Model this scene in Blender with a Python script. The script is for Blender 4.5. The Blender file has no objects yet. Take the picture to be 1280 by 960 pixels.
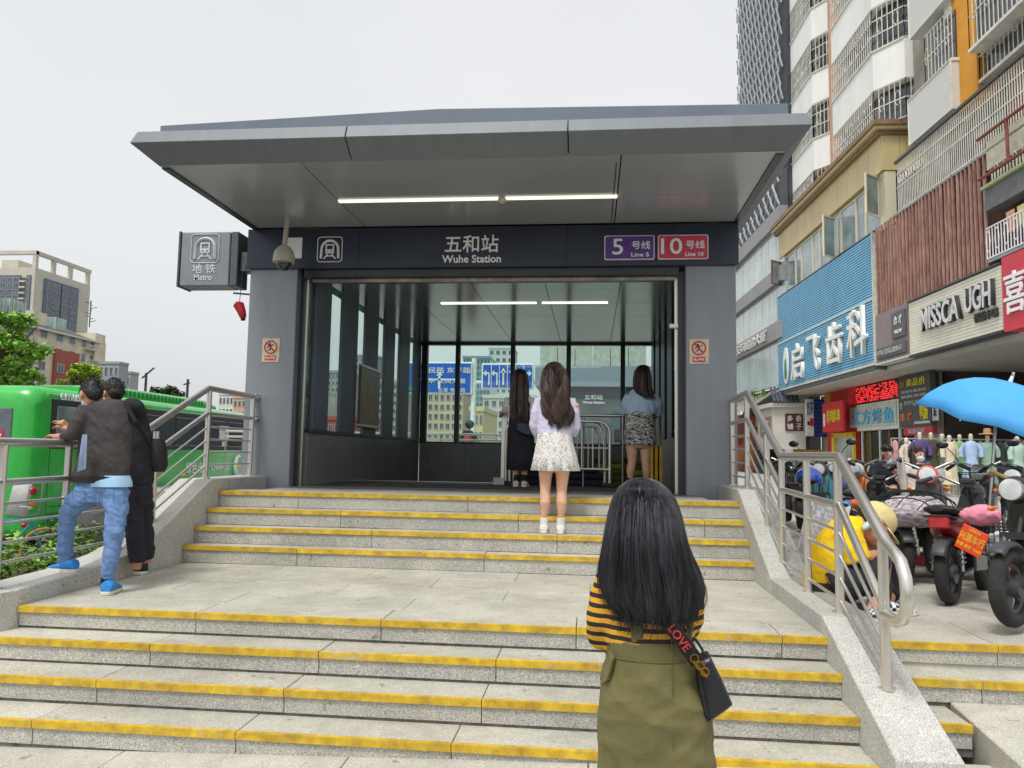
import bpy, bmesh, math, random
from mathutils import Vector, Matrix, noise
random.seed(7)
V = Vector
SC = bpy.context.scene
COL = SC.collection
rad = math.radians

# ------------------------------------------------------------------ camera
F_PX, CX, CY, EYE = 960.0, 640.0, 480.0, 1.55
_Y = V((99.0, 87.0, F_PX)).normalized()
_U = V((1, .0165, 0)).cross(_Y).normalized()
if _U.y > 0: _U = -_U
_X = _Y.cross(_U)
if _X.x < 0: _X = -_X
RW = Matrix((_X, _Y, _U))                      # rows: world axes seen in the lens frame
cam_d = bpy.data.cameras.new('camera'); cam = bpy.data.objects.new('camera', cam_d); COL.objects.link(cam)
cam_d.sensor_fit = 'HORIZONTAL'; cam_d.sensor_width = 36.0; cam_d.lens = 36.0 * F_PX / 1280.0
cam_d.clip_start = .05; cam_d.clip_end = 3000
_rx, _up, _fw = RW @ V((1, 0, 0)), RW @ V((0, -1, 0)), RW @ V((0, 0, 1))
cam.matrix_world = Matrix(((_rx.x, _up.x, -_fw.x, 0), (_rx.y, _up.y, -_fw.y, 0), (_rx.z, _up.z, -_fw.z, EYE), (0, 0, 0, 1)))
SC.camera = cam

# ------------------------------------------------------------------ sky, sun, exposure
SUN_EL, SUN_AZ = rad(62), rad(205)             # azimuth clockwise from +Y
W = bpy.data.worlds.new('World'); SC.world = W; W.use_nodes = True
nt = W.node_tree; nt.nodes.clear()
out = nt.nodes.new('ShaderNodeOutputWorld'); add = nt.nodes.new('ShaderNodeAddShader')
bg1 = nt.nodes.new('ShaderNodeBackground'); bg2 = nt.nodes.new('ShaderNodeBackground')
sky = nt.nodes.new('ShaderNodeTexSky'); sky.sky_type = 'NISHITA'; sky.sun_disc = False
sky.sun_elevation = SUN_EL; sky.sun_rotation = SUN_AZ; sky.dust_density = 6; sky.air_density = 1.0
hs = nt.nodes.new('ShaderNodeHueSaturation'); hs.inputs['Saturation'].default_value = .25
nt.links.new(sky.outputs[0], hs.inputs['Color']); nt.links.new(hs.outputs[0], bg1.inputs[0])
bg1.inputs[1].default_value = .05
tc = nt.nodes.new('ShaderNodeTexCoord'); nz = nt.nodes.new('ShaderNodeTexNoise'); nz.inputs['Scale'].default_value = 1.6; nz.inputs['Detail'].default_value = 5
cr = nt.nodes.new('ShaderNodeValToRGB')
cr.color_ramp.elements[0].position = .3; cr.color_ramp.elements[0].color = (.70, .72, .745, 1)
cr.color_ramp.elements[1].position = .7; cr.color_ramp.elements[1].color = (.80, .807, .815, 1)
nt.links.new(tc.outputs['Generated'], nz.inputs['Vector']); nt.links.new(nz.outputs['Fac'], cr.inputs[0]); nt.links.new(cr.outputs[0], bg2.inputs[0])
bg2.inputs[1].default_value = .60
nt.links.new(bg1.outputs[0], add.inputs[0]); nt.links.new(bg2.outputs[0], add.inputs[1]); nt.links.new(add.outputs[0], out.inputs[0])
sl = bpy.data.lights.new('sun', 'SUN'); sl.energy = 1.5; sl.angle = rad(12); sl.color = (1, .97, .92)
sun = bpy.data.objects.new('sun', sl); COL.objects.link(sun)
sd_ = V((math.sin(SUN_AZ) * math.cos(SUN_EL), math.cos(SUN_AZ) * math.cos(SUN_EL), math.sin(SUN_EL)))
sun.rotation_euler = sd_.to_track_quat('Z', 'Y').to_euler(); sun.location = (0, -5, 30)
SC.view_settings.view_transform = 'Standard'; SC.view_settings.look = 'None'; SC.view_settings.gamma = 1
SC.view_settings.exposure = .48
SC.cycles.max_bounces = 8; SC.cycles.transparent_max_bounces = 12

# ------------------------------------------------------------------ measuring helpers
def ray(px, py): return RW @ V((px - CX, py - CY, F_PX))
CAMP = V((0, 0, EYE))
def onz(px, py, z): r = ray(px, py); return CAMP + r * ((z - EYE) / r.z)
def ony(px, py, y): r = ray(px, py); return CAMP + r * (y / r.y)
def onx(px, py, x): r = ray(px, py); return CAMP + r * (x / r.x)
_s = RW @ V((54.0, 86.3, F_PX)); _s.z = 0; SD = _s.normalized(); SWD = V((SD.y, -SD.x, 0))
ST = Matrix(((SWD.x, SD.x, 0, 0), (SWD.y, SD.y, 0, 0), (0, 0, 1, 0), (0, 0, 0, 1)))   # (w across, s along the street, z) -> world
STROT = math.atan2(SWD.y, SWD.x)
def onf(px, py, w):                            # -> (s, z) on the street plane w
    r = ray(px, py); p = CAMP + r * (w / r.dot(SWD)); return p.dot(SD), p.z

# ------------------------------------------------------------------ materials
MATS = {}
def lin(c):
    return tuple((x / 255 / 12.92) if x / 255 <= .04045 else ((x / 255 + .055) / 1.055) ** 2.4 for x in c)
def mat(name, col, rough=.6, metal=0, var=.12, scale=6, bump=0, bscale=60, spec=.5, coat=0, detail=4, rnd=0, emit=None, emit_s=0, col2=None, stretch=None, trans=0, wear=None, wthr=.6):
    """principled material; col is sRGB 0..255, broken up by two octaves of world-space noise; rnd varies it per object"""
    if name in MATS: return MATS[name]
    m = bpy.data.materials.new(name); m.use_nodes = True; t = m.node_tree; n = t.nodes; l = t.links
    b = n['Principled BSDF']; b.inputs['Roughness'].default_value = rough; b.inputs['Metallic'].default_value = metal
    b.inputs['Specular IOR Level'].default_value = spec; b.inputs['Coat Weight'].default_value = coat
    b.inputs['Transmission Weight'].default_value = trans
    c = lin(col); c2 = lin(col2) if col2 else tuple(x * (1 - 2.2 * var) for x in c)
    g = n.new('ShaderNodeNewGeometry'); mp = n.new('ShaderNodeMapping'); l.new(g.outputs['Position'], mp.inputs['Vector'])
    if stretch: mp.inputs['Scale'].default_value = stretch
    nz = n.new('ShaderNodeTexNoise'); nz.inputs['Scale'].default_value = scale; nz.inputs['Detail'].default_value = detail; nz.inputs['Roughness'].default_value = .65
    l.new(mp.outputs[0], nz.inputs['Vector'])
    r = n.new('ShaderNodeValToRGB'); r.color_ramp.elements[0].position = .32; r.color_ramp.elements[1].position = .68
    r.color_ramp.elements[0].color = (*c2, 1); r.color_ramp.elements[1].color = (*[min(1, x * (1 + var)) for x in c], 1)
    l.new(nz.outputs['Fac'], r.inputs[0]); last = r.outputs[0]
    if wear:
        nw = n.new('ShaderNodeTexNoise'); nw.inputs['Scale'].default_value = 26; nw.inputs['Detail'].default_value = 8; nw.inputs['Roughness'].default_value = .8; l.new(g.outputs['Position'], nw.inputs['Vector'])
        n3 = n.new('ShaderNodeTexNoise'); n3.inputs['Scale'].default_value = 2.2; n3.inputs['Detail'].default_value = 3; l.new(g.outputs['Position'], n3.inputs['Vector'])
        ml = n.new('ShaderNodeMath'); ml.operation = 'MULTIPLY_ADD'; ml.inputs[1].default_value = .45; l.new(n3.outputs['Fac'], ml.inputs[0]); l.new(nw.outputs['Fac'], ml.inputs[2])
        rw = n.new('ShaderNodeValToRGB'); rw.color_ramp.elements[0].position = wthr; rw.color_ramp.elements[1].position = wthr + .1; l.new(ml.outputs[0], rw.inputs[0])
        mw = n.new('ShaderNodeMix'); mw.data_type = 'RGBA'; l.new(rw.outputs[0], mw.inputs[0]); l.new(last, mw.inputs[6]); mw.inputs[7].default_value = (*lin(wear), 1); last = mw.outputs[2]
    if rnd:
        oi = n.new('ShaderNodeObjectInfo'); hv = n.new('ShaderNodeHueSaturation'); mr = n.new('ShaderNodeMapRange')
        mr.inputs['To Min'].default_value = 1 - rnd; mr.inputs['To Max'].default_value = 1 + rnd
        l.new(oi.outputs['Random'], mr.inputs[0]); l.new(mr.outputs[0], hv.inputs['Value']); l.new(last, hv.inputs['Color']); last = hv.outputs[0]
    l.new(last, b.inputs['Base Color'])
    if bump:
        n2 = n.new('ShaderNodeTexNoise'); n2.inputs['Scale'].default_value = bscale; n2.inputs['Detail'].default_value = 3; l.new(mp.outputs[0], n2.inputs['Vector'])
        bp = n.new('ShaderNodeBump'); bp.inputs['Strength'].default_value = bump; bp.inputs['Distance'].default_value = .01
        l.new(n2.outputs['Fac'], bp.inputs['Height']); l.new(bp.outputs[0], b.inputs['Normal'])
    if emit:
        b.inputs['Emission Color'].default_value = (*lin(emit), 1); b.inputs['Emission Strength'].default_value = emit_s
    MATS[name] = m; return m
def granite(name, base, dark, light, rnd=.06, rough=.7, stain=.25, sp=170):
    """speckled stone: fine dark and light grains, plus broad dirt"""
    if name in MATS: return MATS[name]
    m = bpy.data.materials.new(name); m.use_nodes = True; t = m.node_tree; n = t.nodes; l = t.links
    b = n['Principled BSDF']; b.inputs['Roughness'].default_value = rough; b.inputs['Specular IOR Level'].default_value = .35
    g = n.new('ShaderNodeNewGeometry')
    def nz(s, d=2, rg=.6):
        x = n.new('ShaderNodeTexNoise'); x.inputs['Scale'].default_value = s; x.inputs['Detail'].default_value = d; x.inputs['Roughness'].default_value = rg
        l.new(g.outputs['Position'], x.inputs['Vector']); return x.outputs['Fac']
    def ramp(f, p0, c0, p1, c1):
        x = n.new('ShaderNodeValToRGB'); x.color_ramp.elements[0].position = p0; x.color_ramp.elements[1].position = p1
        x.color_ramp.elements[0].color = c0; x.color_ramp.elements[1].color = c1; l.new(f, x.inputs[0]); return x.outputs[0]
    def mix(a, bb, fac, mode='MIX'):
        x = n.new('ShaderNodeMix'); x.data_type = 'RGBA'; x.blend_type = mode
        if isinstance(fac, float): x.inputs[0].default_value = fac
        else: l.new(fac, x.inputs[0])
        l.new(a, x.inputs[6]); l.new(bb, x.inputs[7]); return x.outputs[2]
    c = (*lin(base), 1); cd = (*lin(dark), 1); cl = (*lin(light), 1)
    a = ramp(nz(sp, 2), .36, cd, .55, c)
    k = ramp(nz(sp * .6, 2), .55, (0, 0, 0, 1), .68, (1, 1, 1, 1))
    rgb = n.new('ShaderNodeRGB'); rgb.outputs[0].default_value = cl
    a = mix(a, rgb.outputs[0], k)
    st = ramp(nz(1.7, 6, .7), .35, (1 - stain, 1 - stain, 1 - stain * .96, 1), .62, (1, 1, 1, 1))
    a = mix(a, st, 1.0, 'MULTIPLY')
    st2 = ramp(nz(9, 5, .75), .3, (1 - stain * .5,) * 3 + (1,), .55, (1, 1, 1, 1))
    a = mix(a, st2, 1.0, 'MULTIPLY')
    gum = ramp(nz(13, 1, .5), .235, (.62, .61, .58, 1), .27, (1, 1, 1, 1)); a = mix(a, gum, 1.0, 'MULTIPLY')          # trodden spots
    wornp = ramp(nz(3.1, 8, .8), .52, (1, 1, 1, 1), .72, (1 - stain * .7, 1 - stain * .72, 1 - stain * .8, 1)); a = mix(a, wornp, 1.0, 'MULTIPLY')
    if rnd:
        oi = n.new('ShaderNodeObjectInfo'); hv = n.new('ShaderNodeHueSaturation'); mr = n.new('ShaderNodeMapRange')
        mr.inputs['To Min'].default_value = 1 - rnd; mr.inputs['To Max'].default_value = 1 + rnd
        l.new(oi.outputs['Random'], mr.inputs[0]); l.new(mr.outputs[0], hv.inputs['Value']); l.new(a, hv.inputs['Color']); a = hv.outputs[0]
    l.new(a, b.inputs['Base Color'])
    bp = n.new('ShaderNodeBump'); bp.inputs['Strength'].default_value = .25; bp.inputs['Distance'].default_value = .004
    l.new(nz(120, 3), bp.inputs['Height']); l.new(bp.outputs[0], b.inputs['Normal'])
    MATS[name] = m; return m
def glass(name, tint=(236, 247, 243), refl=.035, rough=.02):
    if name in MATS: return MATS[name]
    m = bpy.data.materials.new(name); m.use_nodes = True; t = m.node_tree; n = t.nodes; l = t.links; n.remove(n['Principled BSDF'])
    o = n['Material Output']; tr = n.new('ShaderNodeBsdfTransparent'); gl = n.new('ShaderNodeBsdfGlossy'); mx = n.new('ShaderNodeMixShader')
    tr.inputs[0].default_value = (*lin(tint), 1); gl.inputs['Roughness'].default_value = rough
    lw = n.new('ShaderNodeLayerWeight'); lw.inputs['Blend'].default_value = .25
    ad = n.new('ShaderNodeMath'); ad.operation = 'MULTIPLY_ADD'; ad.inputs[1].default_value = .18; ad.inputs[2].default_value = refl
    l.new(lw.outputs['Fresnel'], ad.inputs[0]); l.new(ad.outputs[0], mx.inputs[0]); l.new(tr.outputs[0], mx.inputs[1]); l.new(gl.outputs[0], mx.inputs[2]); l.new(mx.outputs[0], o.inputs[0])
    MATS[name] = m; return m
def stripes(name, cols, period, axis=2, rough=.75, wob=.15, bump=.2, fr=.5):
    """woven stripes along a world axis"""
    m = mat(name, cols[0], rough, var=.08, scale=40, bump=bump, bscale=300); t = m.node_tree; n = t.nodes; l = t.links; b = n['Principled BSDF']
    g = n.new('ShaderNodeNewGeometry'); sx = n.new('ShaderNodeSeparateXYZ'); l.new(g.outputs['Position'], sx.inputs[0])
    nz = n.new('ShaderNodeTexNoise'); nz.inputs['Scale'].default_value = 9; l.new(g.outputs['Position'], nz.inputs['Vector'])
    a = n.new('ShaderNodeMath'); a.operation = 'MULTIPLY_ADD'; a.inputs[1].default_value = wob * period * 4; l.new(nz.outputs['Fac'], a.inputs[0]); l.new(sx.outputs[axis], a.inputs[2])
    d = n.new('ShaderNodeMath'); d.operation = 'DIVIDE'; d.inputs[1].default_value = period; l.new(a.outputs[0], d.inputs[0])
    fr_ = n.new('ShaderNodeMath'); fr_.operation = 'FRACT'; l.new(d.outputs[0], fr_.inputs[0])
    lt = n.new('ShaderNodeMath'); lt.operation = 'LESS_THAN'; lt.inputs[1].default_value = fr; l.new(fr_.outputs[0], lt.inputs[0])
    mx = n.new('ShaderNodeMix'); mx.data_type = 'RGBA'; l.new(lt.outputs[0], mx.inputs[0])
    mx.inputs[6].default_value = (*lin(cols[0]), 1); mx.inputs[7].default_value = (*lin(cols[1]), 1); l.new(mx.outputs[2], b.inputs['Base Color']); return m
def blotch(name, c0, c1, scale, thr=.5, rough=.8, stretch=(1, 1, 1), bump=.15, dist=0, soft=.03):
    """two-colour printed cloth"""
    m = mat(name, c0, rough, bump=bump, bscale=250); t = m.node_tree; n = t.nodes; l = t.links; b = n['Principled BSDF']
    g = n.new('ShaderNodeNewGeometry'); mp = n.new('ShaderNodeMapping'); mp.inputs['Scale'].default_value = stretch; l.new(g.outputs['Position'], mp.inputs[0])
    nz = n.new('ShaderNodeTexNoise'); nz.inputs['Scale'].default_value = scale; nz.inputs['Detail'].default_value = 2; nz.inputs['Distortion'].default_value = dist; l.new(mp.outputs[0], nz.inputs['Vector'])
    r = n.new('ShaderNodeValToRGB'); r.color_ramp.elements[0].position = thr - soft; r.color_ramp.elements[1].position = thr + soft
    r.color_ramp.elements[0].color = (*lin(c1), 1); r.color_ramp.elements[1].color = (*lin(c0), 1)
    l.new(nz.outputs['Fac'], r.inputs[0]); l.new(r.outputs[0], b.inputs['Base Color']); return m
def hairmat(name, c0, c1, rough=.42, stretch=(90, 90, 2.2)):
    m = mat(name, c1, rough, var=.0, scale=1.0, bump=.5, bscale=1.0, spec=.5, col2=c0, stretch=stretch, detail=3); return m

# ------------------------------------------------------------------ mesh builder
WM = {}
TMP = bpy.data.scenes.new('scratch')          # shapes are fused here so the main scene need not be re-evaluated
def evaluated_mesh(o):
    TMP.collection.objects.link(o); TMP.view_layers[0].update(); dg = TMP.view_layers[0].depsgraph
    me = bpy.data.meshes.new_from_object(o.evaluated_get(dg)); bpy.data.objects.remove(o); return me
def wm(o): return WM.get(o.name, Matrix.Identity(4)) if o else Matrix.Identity(4)
class B:
    def __init__(s): s.v = []; s.f = []; s.mi = []; s.m = 0
    def _f(s, idx): s.f.append(idx); s.mi.append(s.m)
    def face(s, pts):
        k = len(s.v); s.v += [V(p) for p in pts]; s._f(tuple(range(k, k + len(pts)))); return s
    def box(s, x0, x1, y0, y1, z0, z1):
        k = len(s.v)
        s.v += [V(p) for p in ((x0, y0, z0), (x1, y0, z0), (x1, y1, z0), (x0, y1, z0), (x0, y0, z1), (x1, y0, z1), (x1, y1, z1), (x0, y1, z1))]
        for q in ((3, 2, 1, 0), (4, 5, 6, 7), (0, 1, 5, 4), (1, 2, 6, 5), (2, 3, 7, 6), (3, 0, 4, 7)): s._f(tuple(k + i for i in q))
        return s
    def obox(s, c, ax, ay, az):
        c, ax, ay, az = V(c), V(ax), V(ay), V(az); k = len(s.v)
        s.v += [c - ax - ay - az, c + ax - ay - az, c + ax + ay - az, c - ax + ay - az, c - ax - ay + az, c + ax - ay + az, c + ax + ay + az, c - ax + ay + az]
        for q in ((3, 2, 1, 0), (4, 5, 6, 7), (0, 1, 5, 4), (1, 2, 6, 5), (2, 3, 7, 6), (3, 0, 4, 7)): s._f(tuple(k + i for i in q))
        return s
    def bar(s, p0, p1, w, h, up=(0, 0, 1)):
        p0, p1 = V(p0), V(p1); d = p1 - p0; L = d.length; d.normalize(); u = V(up)
        sd = d.cross(u)
        if sd.length < 1e-4: sd = d.cross(V((0, 1, 0)))
        sd.normalize(); u = sd.cross(d); return s.obox((p0 + p1) / 2, d * L / 2, sd * w / 2, u * h / 2)
    def loft(s, rings, cap0=True, cap1=True, close=True):
        n = len(rings[0]); k = len(s.v)
        for r in rings: s.v += [V(p) for p in r]
        for i in range(len(rings) - 1):
            for j in range(n if close else n - 1):
                a = k + i * n + j; b_ = k + i * n + (j + 1) % n; s._f((a, b_, b_ + n, a + n))
        if cap0: s._f(tuple(k + j for j in reversed(range(n))))
        if cap1: s._f(tuple(k + (len(rings) - 1) * n + j for j in range(n)))
        return s
    def tube(s, pts, r, n=8, cap=True, closed=False, squash=1.0, up=None):
        pts = [V(p) for p in pts]; m = len(pts); rr = r if isinstance(r, (list, tuple)) else [r] * m
        rings = []; u = None
        for i in range(m):
            if closed: d = pts[(i + 1) % m] - pts[i - 1]
            else: d = pts[min(i + 1, m - 1)] - pts[max(i - 1, 0)]
            if d.length < 1e-9: d = V((0, 0, 1))
            d.normalize()
            if u is None:
                u = V(up) if up else (V((0, 0, 1)) if abs(d.z) < .9 else V((0, 1, 0)))
            u = (u - d * u.dot(d))
            if u.length < 1e-5: u = V((1, 0, 0)) - d * d.x
            u.normalize(); w = d.cross(u)
            rings.append([pts[i] + (u * math.cos(2 * math.pi * j / n) * squash + w * math.sin(2 * math.pi * j / n)) * rr[i] for j in range(n)])
        if closed: rings.append(rings[0]); cap = False
        return s.loft(rings, cap, cap)
    def ell(s, c, rx, ry=None, rz=None, nu=14, nv=9, rot=None, v0=0, v1=1):
        ry = rx if ry is None else ry; rz = rx if rz is None else rz; c = V(c); rings = []
        for i in range(nv + 1):
            t = math.pi * (v0 + (v1 - v0) * i / nv); t = min(max(t, .02), math.pi - .02); ring = []
            for j in range(nu):
                a = 2 * math.pi * j / nu; p = V((rx * math.sin(t) * math.cos(a), ry * math.sin(t) * math.sin(a), rz * math.cos(t)))
                ring.append(c + (rot @ p if rot else p))
            rings.append(ring)
        return s.loft(rings)
    def rings(s, rs, n=20, mod=None, cap=True):
        """horizontal elliptical rings (cx, cy, cz, rx, ry[, yaw])"""
        out = []
        for i, r in enumerate(rs):
            yw = r[5] if len(r) > 5 else 0; ring = []
            for j in range(n):
                a = 2 * math.pi * j / n; q = mod(i / (len(rs) - 1), a) if mod else 1.0
                x, y = r[3] * math.cos(a) * q, r[4] * math.sin(a) * q
                ring.append(V((r[0] + x * math.cos(yw) - y * math.sin(yw), r[1] + x * math.sin(yw) + y * math.cos(yw), r[2])))
            out.append(ring)
        return s.loft(out, cap, cap)
    def prism(s, poly, ext):
        e = V(ext); a = [V(p) for p in poly]; return s.loft([a, [p + e for p in a]])
    def disc(s, c, axis, r, t, n=20, r2=None):
        a = V(axis).normalized(); c = V(c); return s.tube([c - a * t / 2, c + a * t / 2], [r, r if r2 is None else r2], n)
    def mesh(s, name, mats=(), xf=None, smooth=False, ang=38):
        me = bpy.data.meshes.new(name); vv = [xf @ p for p in s.v] if xf else s.v
        me.from_pydata([tuple(p) for p in vv], [], s.f)
        mats = mats if isinstance(mats, (list, tuple)) else [mats]
        for m in mats: me.materials.append(m)
        if len(mats) > 1: me.polygons.foreach_set('material_index', s.mi)
        bm = bmesh.new(); bm.from_mesh(me); bmesh.ops.recalc_face_normals(bm, faces=bm.faces[:]); bm.to_mesh(me); bm.free()
        if smooth:
            me.polygons.foreach_set('use_smooth', [True] * len(me.polygons)); me.set_sharp_from_angle(angle=rad(ang))
        return me
    def build(s, name, mats, parent=None, smooth=False, bevel=0, xf=None, local=False, kind=None, seg=1, ang=38):
        M_ = xf.copy() if xf else Matrix.Identity(4)
        if parent and not local: M_ = wm(parent).inverted() @ M_
        o = link(name, s.mesh(name, mats, M_, smooth, ang), parent)
        if bevel:
            bv = o.modifiers.new('bevel', 'BEVEL'); bv.width = bevel; bv.segments = seg; bv.limit_method = 'ANGLE'; bv.angle_limit = rad(40)
        if kind: o['kind'] = kind
        return o
def link(name, data, parent=None, loc=None):
    o = bpy.data.objects.new(name, data); COL.objects.link(o)
    if parent: o.parent = parent
    L = Matrix.Identity(4)
    if loc is not None: o.location = loc; L = Matrix.Translation(V(loc))
    WM[o.name] = wm(parent) @ L
    return o
def tag(o, label=None, cat=None, group=None, kind=None):
    if label: o['label'] = label
    if cat: o['category'] = cat
    if group: o['group'] = group
    if kind: o['kind'] = kind
    return o
def thing(name, label, cat, loc=(0, 0, 0), rz=0, group=None, kind=None):
    o = bpy.data.objects.new(name, None); COL.objects.link(o); o.location = loc; o.rotation_euler = (0, 0, rz); o.empty_display_size = .2
    WM[o.name] = Matrix.Translation(V(loc)) @ Matrix.Rotation(rz, 4, 'Z')
    return tag(o, label, cat, group, kind)
def struct(name):
    o = bpy.data.objects.new(name, None); COL.objects.link(o); o['kind'] = 'structure'; WM[o.name] = Matrix.Identity(4); return o
def copy_tree(o, parent=None):
    c = o.copy(); COL.objects.link(c); c.parent = parent
    for ch in list(o.children): copy_tree(ch, c)
    return c
FONTC = {}
def text_mesh(body, depth=.0, bold=0):
    k = (body, depth > 0, bold)
    if k in FONTC: return FONTC[k]
    cu = bpy.data.curves.new('t', 'FONT'); cu.body = body; cu.resolution_u = 3; cu.offset = bold; cu.extrude = .5 if depth else 0
    me = evaluated_mesh(bpy.data.objects.new('t', cu)); bpy.data.curves.remove(cu)
    FONTC[k] = me; return me
def text(body, c, w, h, m, parent=None, xd=(1, 0, 0), ud=(0, 0, 1), depth=.006, name='lettering', bold=0):
    """lettering fitted to w x h, centred on c, standing depth proud"""
    src = text_mesh(body, depth, bold or (.018 if body.isascii() and len(body) > 2 else .008)); xs = [v.co.x for v in src.vertices]; ys = [v.co.y for v in src.vertices]
    if not xs: return None
    x0, x1, y0, y1 = min(xs), max(xs), min(ys), max(ys); xd = V(xd).normalized(); ud = V(ud).normalized(); nd = xd.cross(ud)
    me = src.copy(); me.name = name; inv = wm(parent).inverted(); c = V(c)
    kx, ky = w / max(x1 - x0, 1e-6), h / max(y1 - y0, 1e-6)
    for v in me.vertices:
        v.co = inv @ (c + xd * (v.co.x - (x0 + x1) / 2) * kx + ud * (v.co.y - (y0 + y1) / 2) * ky + nd * ((v.co.z + .5) * depth if depth else 0))
    me.materials.clear(); me.materials.append(m)
    return link(name, me, parent)
def remesh(b, voxel, smooth=6, xf=None):
    """fuse overlapping shapes into one continuous skin"""
    me = b.mesh('tmp'); o = bpy.data.objects.new('tmp', me)
    r = o.modifiers.new('r', 'REMESH'); r.mode = 'VOXEL'; r.voxel_size = voxel
    s = o.modifiers.new('s', 'SMOOTH'); s.factor = .5; s.iterations = smooth
    n = evaluated_mesh(o); bpy.data.meshes.remove(me)
    n.polygons.foreach_set('use_smooth', [True] * len(n.polygons)); return n
def fused(name, b, m, parent, voxel=.01, smooth=6, wr=0, wscale=14, wst=(1, 1, 1), seed=0):
    """fused mesh, optionally wrinkled like cloth"""
    me = remesh(b, voxel, smooth); me.name = name; inv = wm(parent).inverted()
    if wr:
        nn = [v.normal.copy() for v in me.vertices]
        for v in me.vertices:
            p = V((v.co.x * wst[0], v.co.y * wst[1], v.co.z * wst[2])) * wscale + V((seed, seed * .7, 0))
            p = V((p.x + .8 * p.z, p.y, p.z * .62 - .35 * p.x)); k = noise.noise(p) - .9 * abs(noise.noise(p * 1.7)) + .35 * noise.noise(p * 3.3)
            v.co = v.co + nn[v.index] * (wr * k)
    for v in me.vertices: v.co = inv @ v.co
    me.materials.clear(); me.materials.append(m)
    return link(name, me, parent)
# ================================================================== materials in use
G_STEP = granite('granite_step', (198, 195, 180), (146, 143, 131), (212, 209, 198), stain=.26)
G_RISE = granite('granite_riser', (190, 188, 178), (132, 131, 124), (212, 210, 202), rnd=.07, stain=.22, sp=150)
G_WALL = granite('granite_stringer', (198, 197, 190), (148, 147, 141), (216, 215, 209), stain=.14)
G_PAVE = granite('granite_paving', (196, 193, 180), (154, 151, 141), (208, 206, 195), rnd=.05, stain=.22)
G_DARK = granite('dark_granite', (142, 144, 145), (116, 118, 119), (158, 160, 161), rnd=.05, stain=.15, rough=.3)
G_FLOOR = granite('floor_granite', (120, 120, 116), (78, 78, 76), (146, 146, 141), rnd=.07, stain=.25)
MORTAR = mat('joint_mortar', (96, 93, 86), .95, var=.2, scale=30)
GAPDARK = mat('recessed_joint', (112, 110, 104), .9, var=.25, scale=14)
YEL = mat('yellow_nosing_paint', (210, 176, 42), .7, wear=(176, 170, 148), wthr=.83, var=.12, scale=11, bump=.25, bscale=180, col2=(158, 126, 40), rnd=.05, detail=8)
PANEL = mat('grey_metal_panel', (134, 140, 147), .4, .2, var=.05, scale=2.4, stretch=(3, 3, .35), detail=6)
SOFF = mat('soffit_panel', (162, 165, 167), .2, .1, var=.03, scale=.8)
FASC_U = mat('fascia_panel', (112, 118, 123), .55, .1, var=.045, scale=3, stretch=(4, 1, .3), detail=7)
ROOFM = mat('roof_sheet', (108, 118, 130), .5, .1, var=.05, scale=2)
BAND = mat('sign_band_panel', (50, 56, 70), .32, .3, var=.05, scale=1.5)
DARKM = mat('dark_metal', (62, 66, 70), .35, .5, var=.08, scale=4)
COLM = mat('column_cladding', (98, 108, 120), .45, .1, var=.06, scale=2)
CEIL = mat('ceiling_panel', (112, 118, 120), .16, .35, var=.05, scale=1.5)
BLACK = mat('black_gap', (14, 14, 16), .8, var=.05)
STEEL = mat('brushed_steel', (214, 210, 202), .3, .85, var=.03, scale=14, stretch=(6, 6, .6))
CHROME = mat('polished_steel', (205, 203, 198), .14, .95, var=.05)
WHITE = mat('white_letter', (236, 238, 240), .5, var=.02)
LAMP = mat('lit_tube', (240, 240, 230), .5, emit=(255, 248, 226), emit_s=.75)
GLZ = glass('tinted_glass')

# ================================================================== THE GROUND
ASPH = mat('asphalt', (96, 97, 98), .9, var=.14, scale=3, bump=.3, bscale=120)
b = B(); b.box(-900, 900, -60, 1500, -.62, -.42); b.build('road', ASPH, kind='structure')
# plaza body right of the stair, top landing and middle landing bodies
b = B(); b.box(1.36, 40, 4.62, 75, -.5, .5); o = b.build('plaza_ground', mat('plaza_concrete', (170, 167, 156), .85, var=.1, scale=1.5, bump=.2, bscale=40), kind='structure')
def ground_z(x): return -.01 + .125 * min(max((x + 2.6) / 4.0, -.15), 1.05)     # the pavement rises to the right
XG = [-9, -6, -4, -2.6, -1, .4, 1.4, 3, 9]
pav = struct('front_pavement')
b = B(); rows = [-6, 1.0, 3.98]
for i in range(len(XG) - 1):
    for j in range(2):
        x0, x1 = XG[i], XG[i + 1]
        b.face([(x0, rows[j], ground_z(x0) - .012), (x1, rows[j], ground_z(x1) - .012), (x1, rows[j + 1], ground_z(x1) - .012), (x0, rows[j + 1], ground_z(x0) - .012)])
b.build('pavement_bed', MORTAR, pav)
sx = 1.18
for i in range(-5, 7):                          # paving slabs in front of the lowest step
    for j, (y0, y1) in enumerate(((3.28, 3.99), (2.58, 3.27), (1.88, 2.57), (1.18, 1.87))):
        x0 = i * sx + (.37 if j % 2 else 0); x1 = x0 + sx - .006; dz = random.uniform(-.002, .002)
        q = B(); q.loft([[(x0, y0, ground_z(x0) - .04), (x1, y0, ground_z(x1) - .04), (x1, y1, ground_z(x1) - .04), (x0, y1, ground_z(x0) - .04)],
                         [(x0, y0, ground_z(x0) + dz), (x1, y0, ground_z(x1) + dz), (x1, y1, ground_z(x1) + dz), (x0, y1, ground_z(x0) + dz)]])
        q.build('paving_slab', G_PAVE, pav, bevel=.003)

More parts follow.
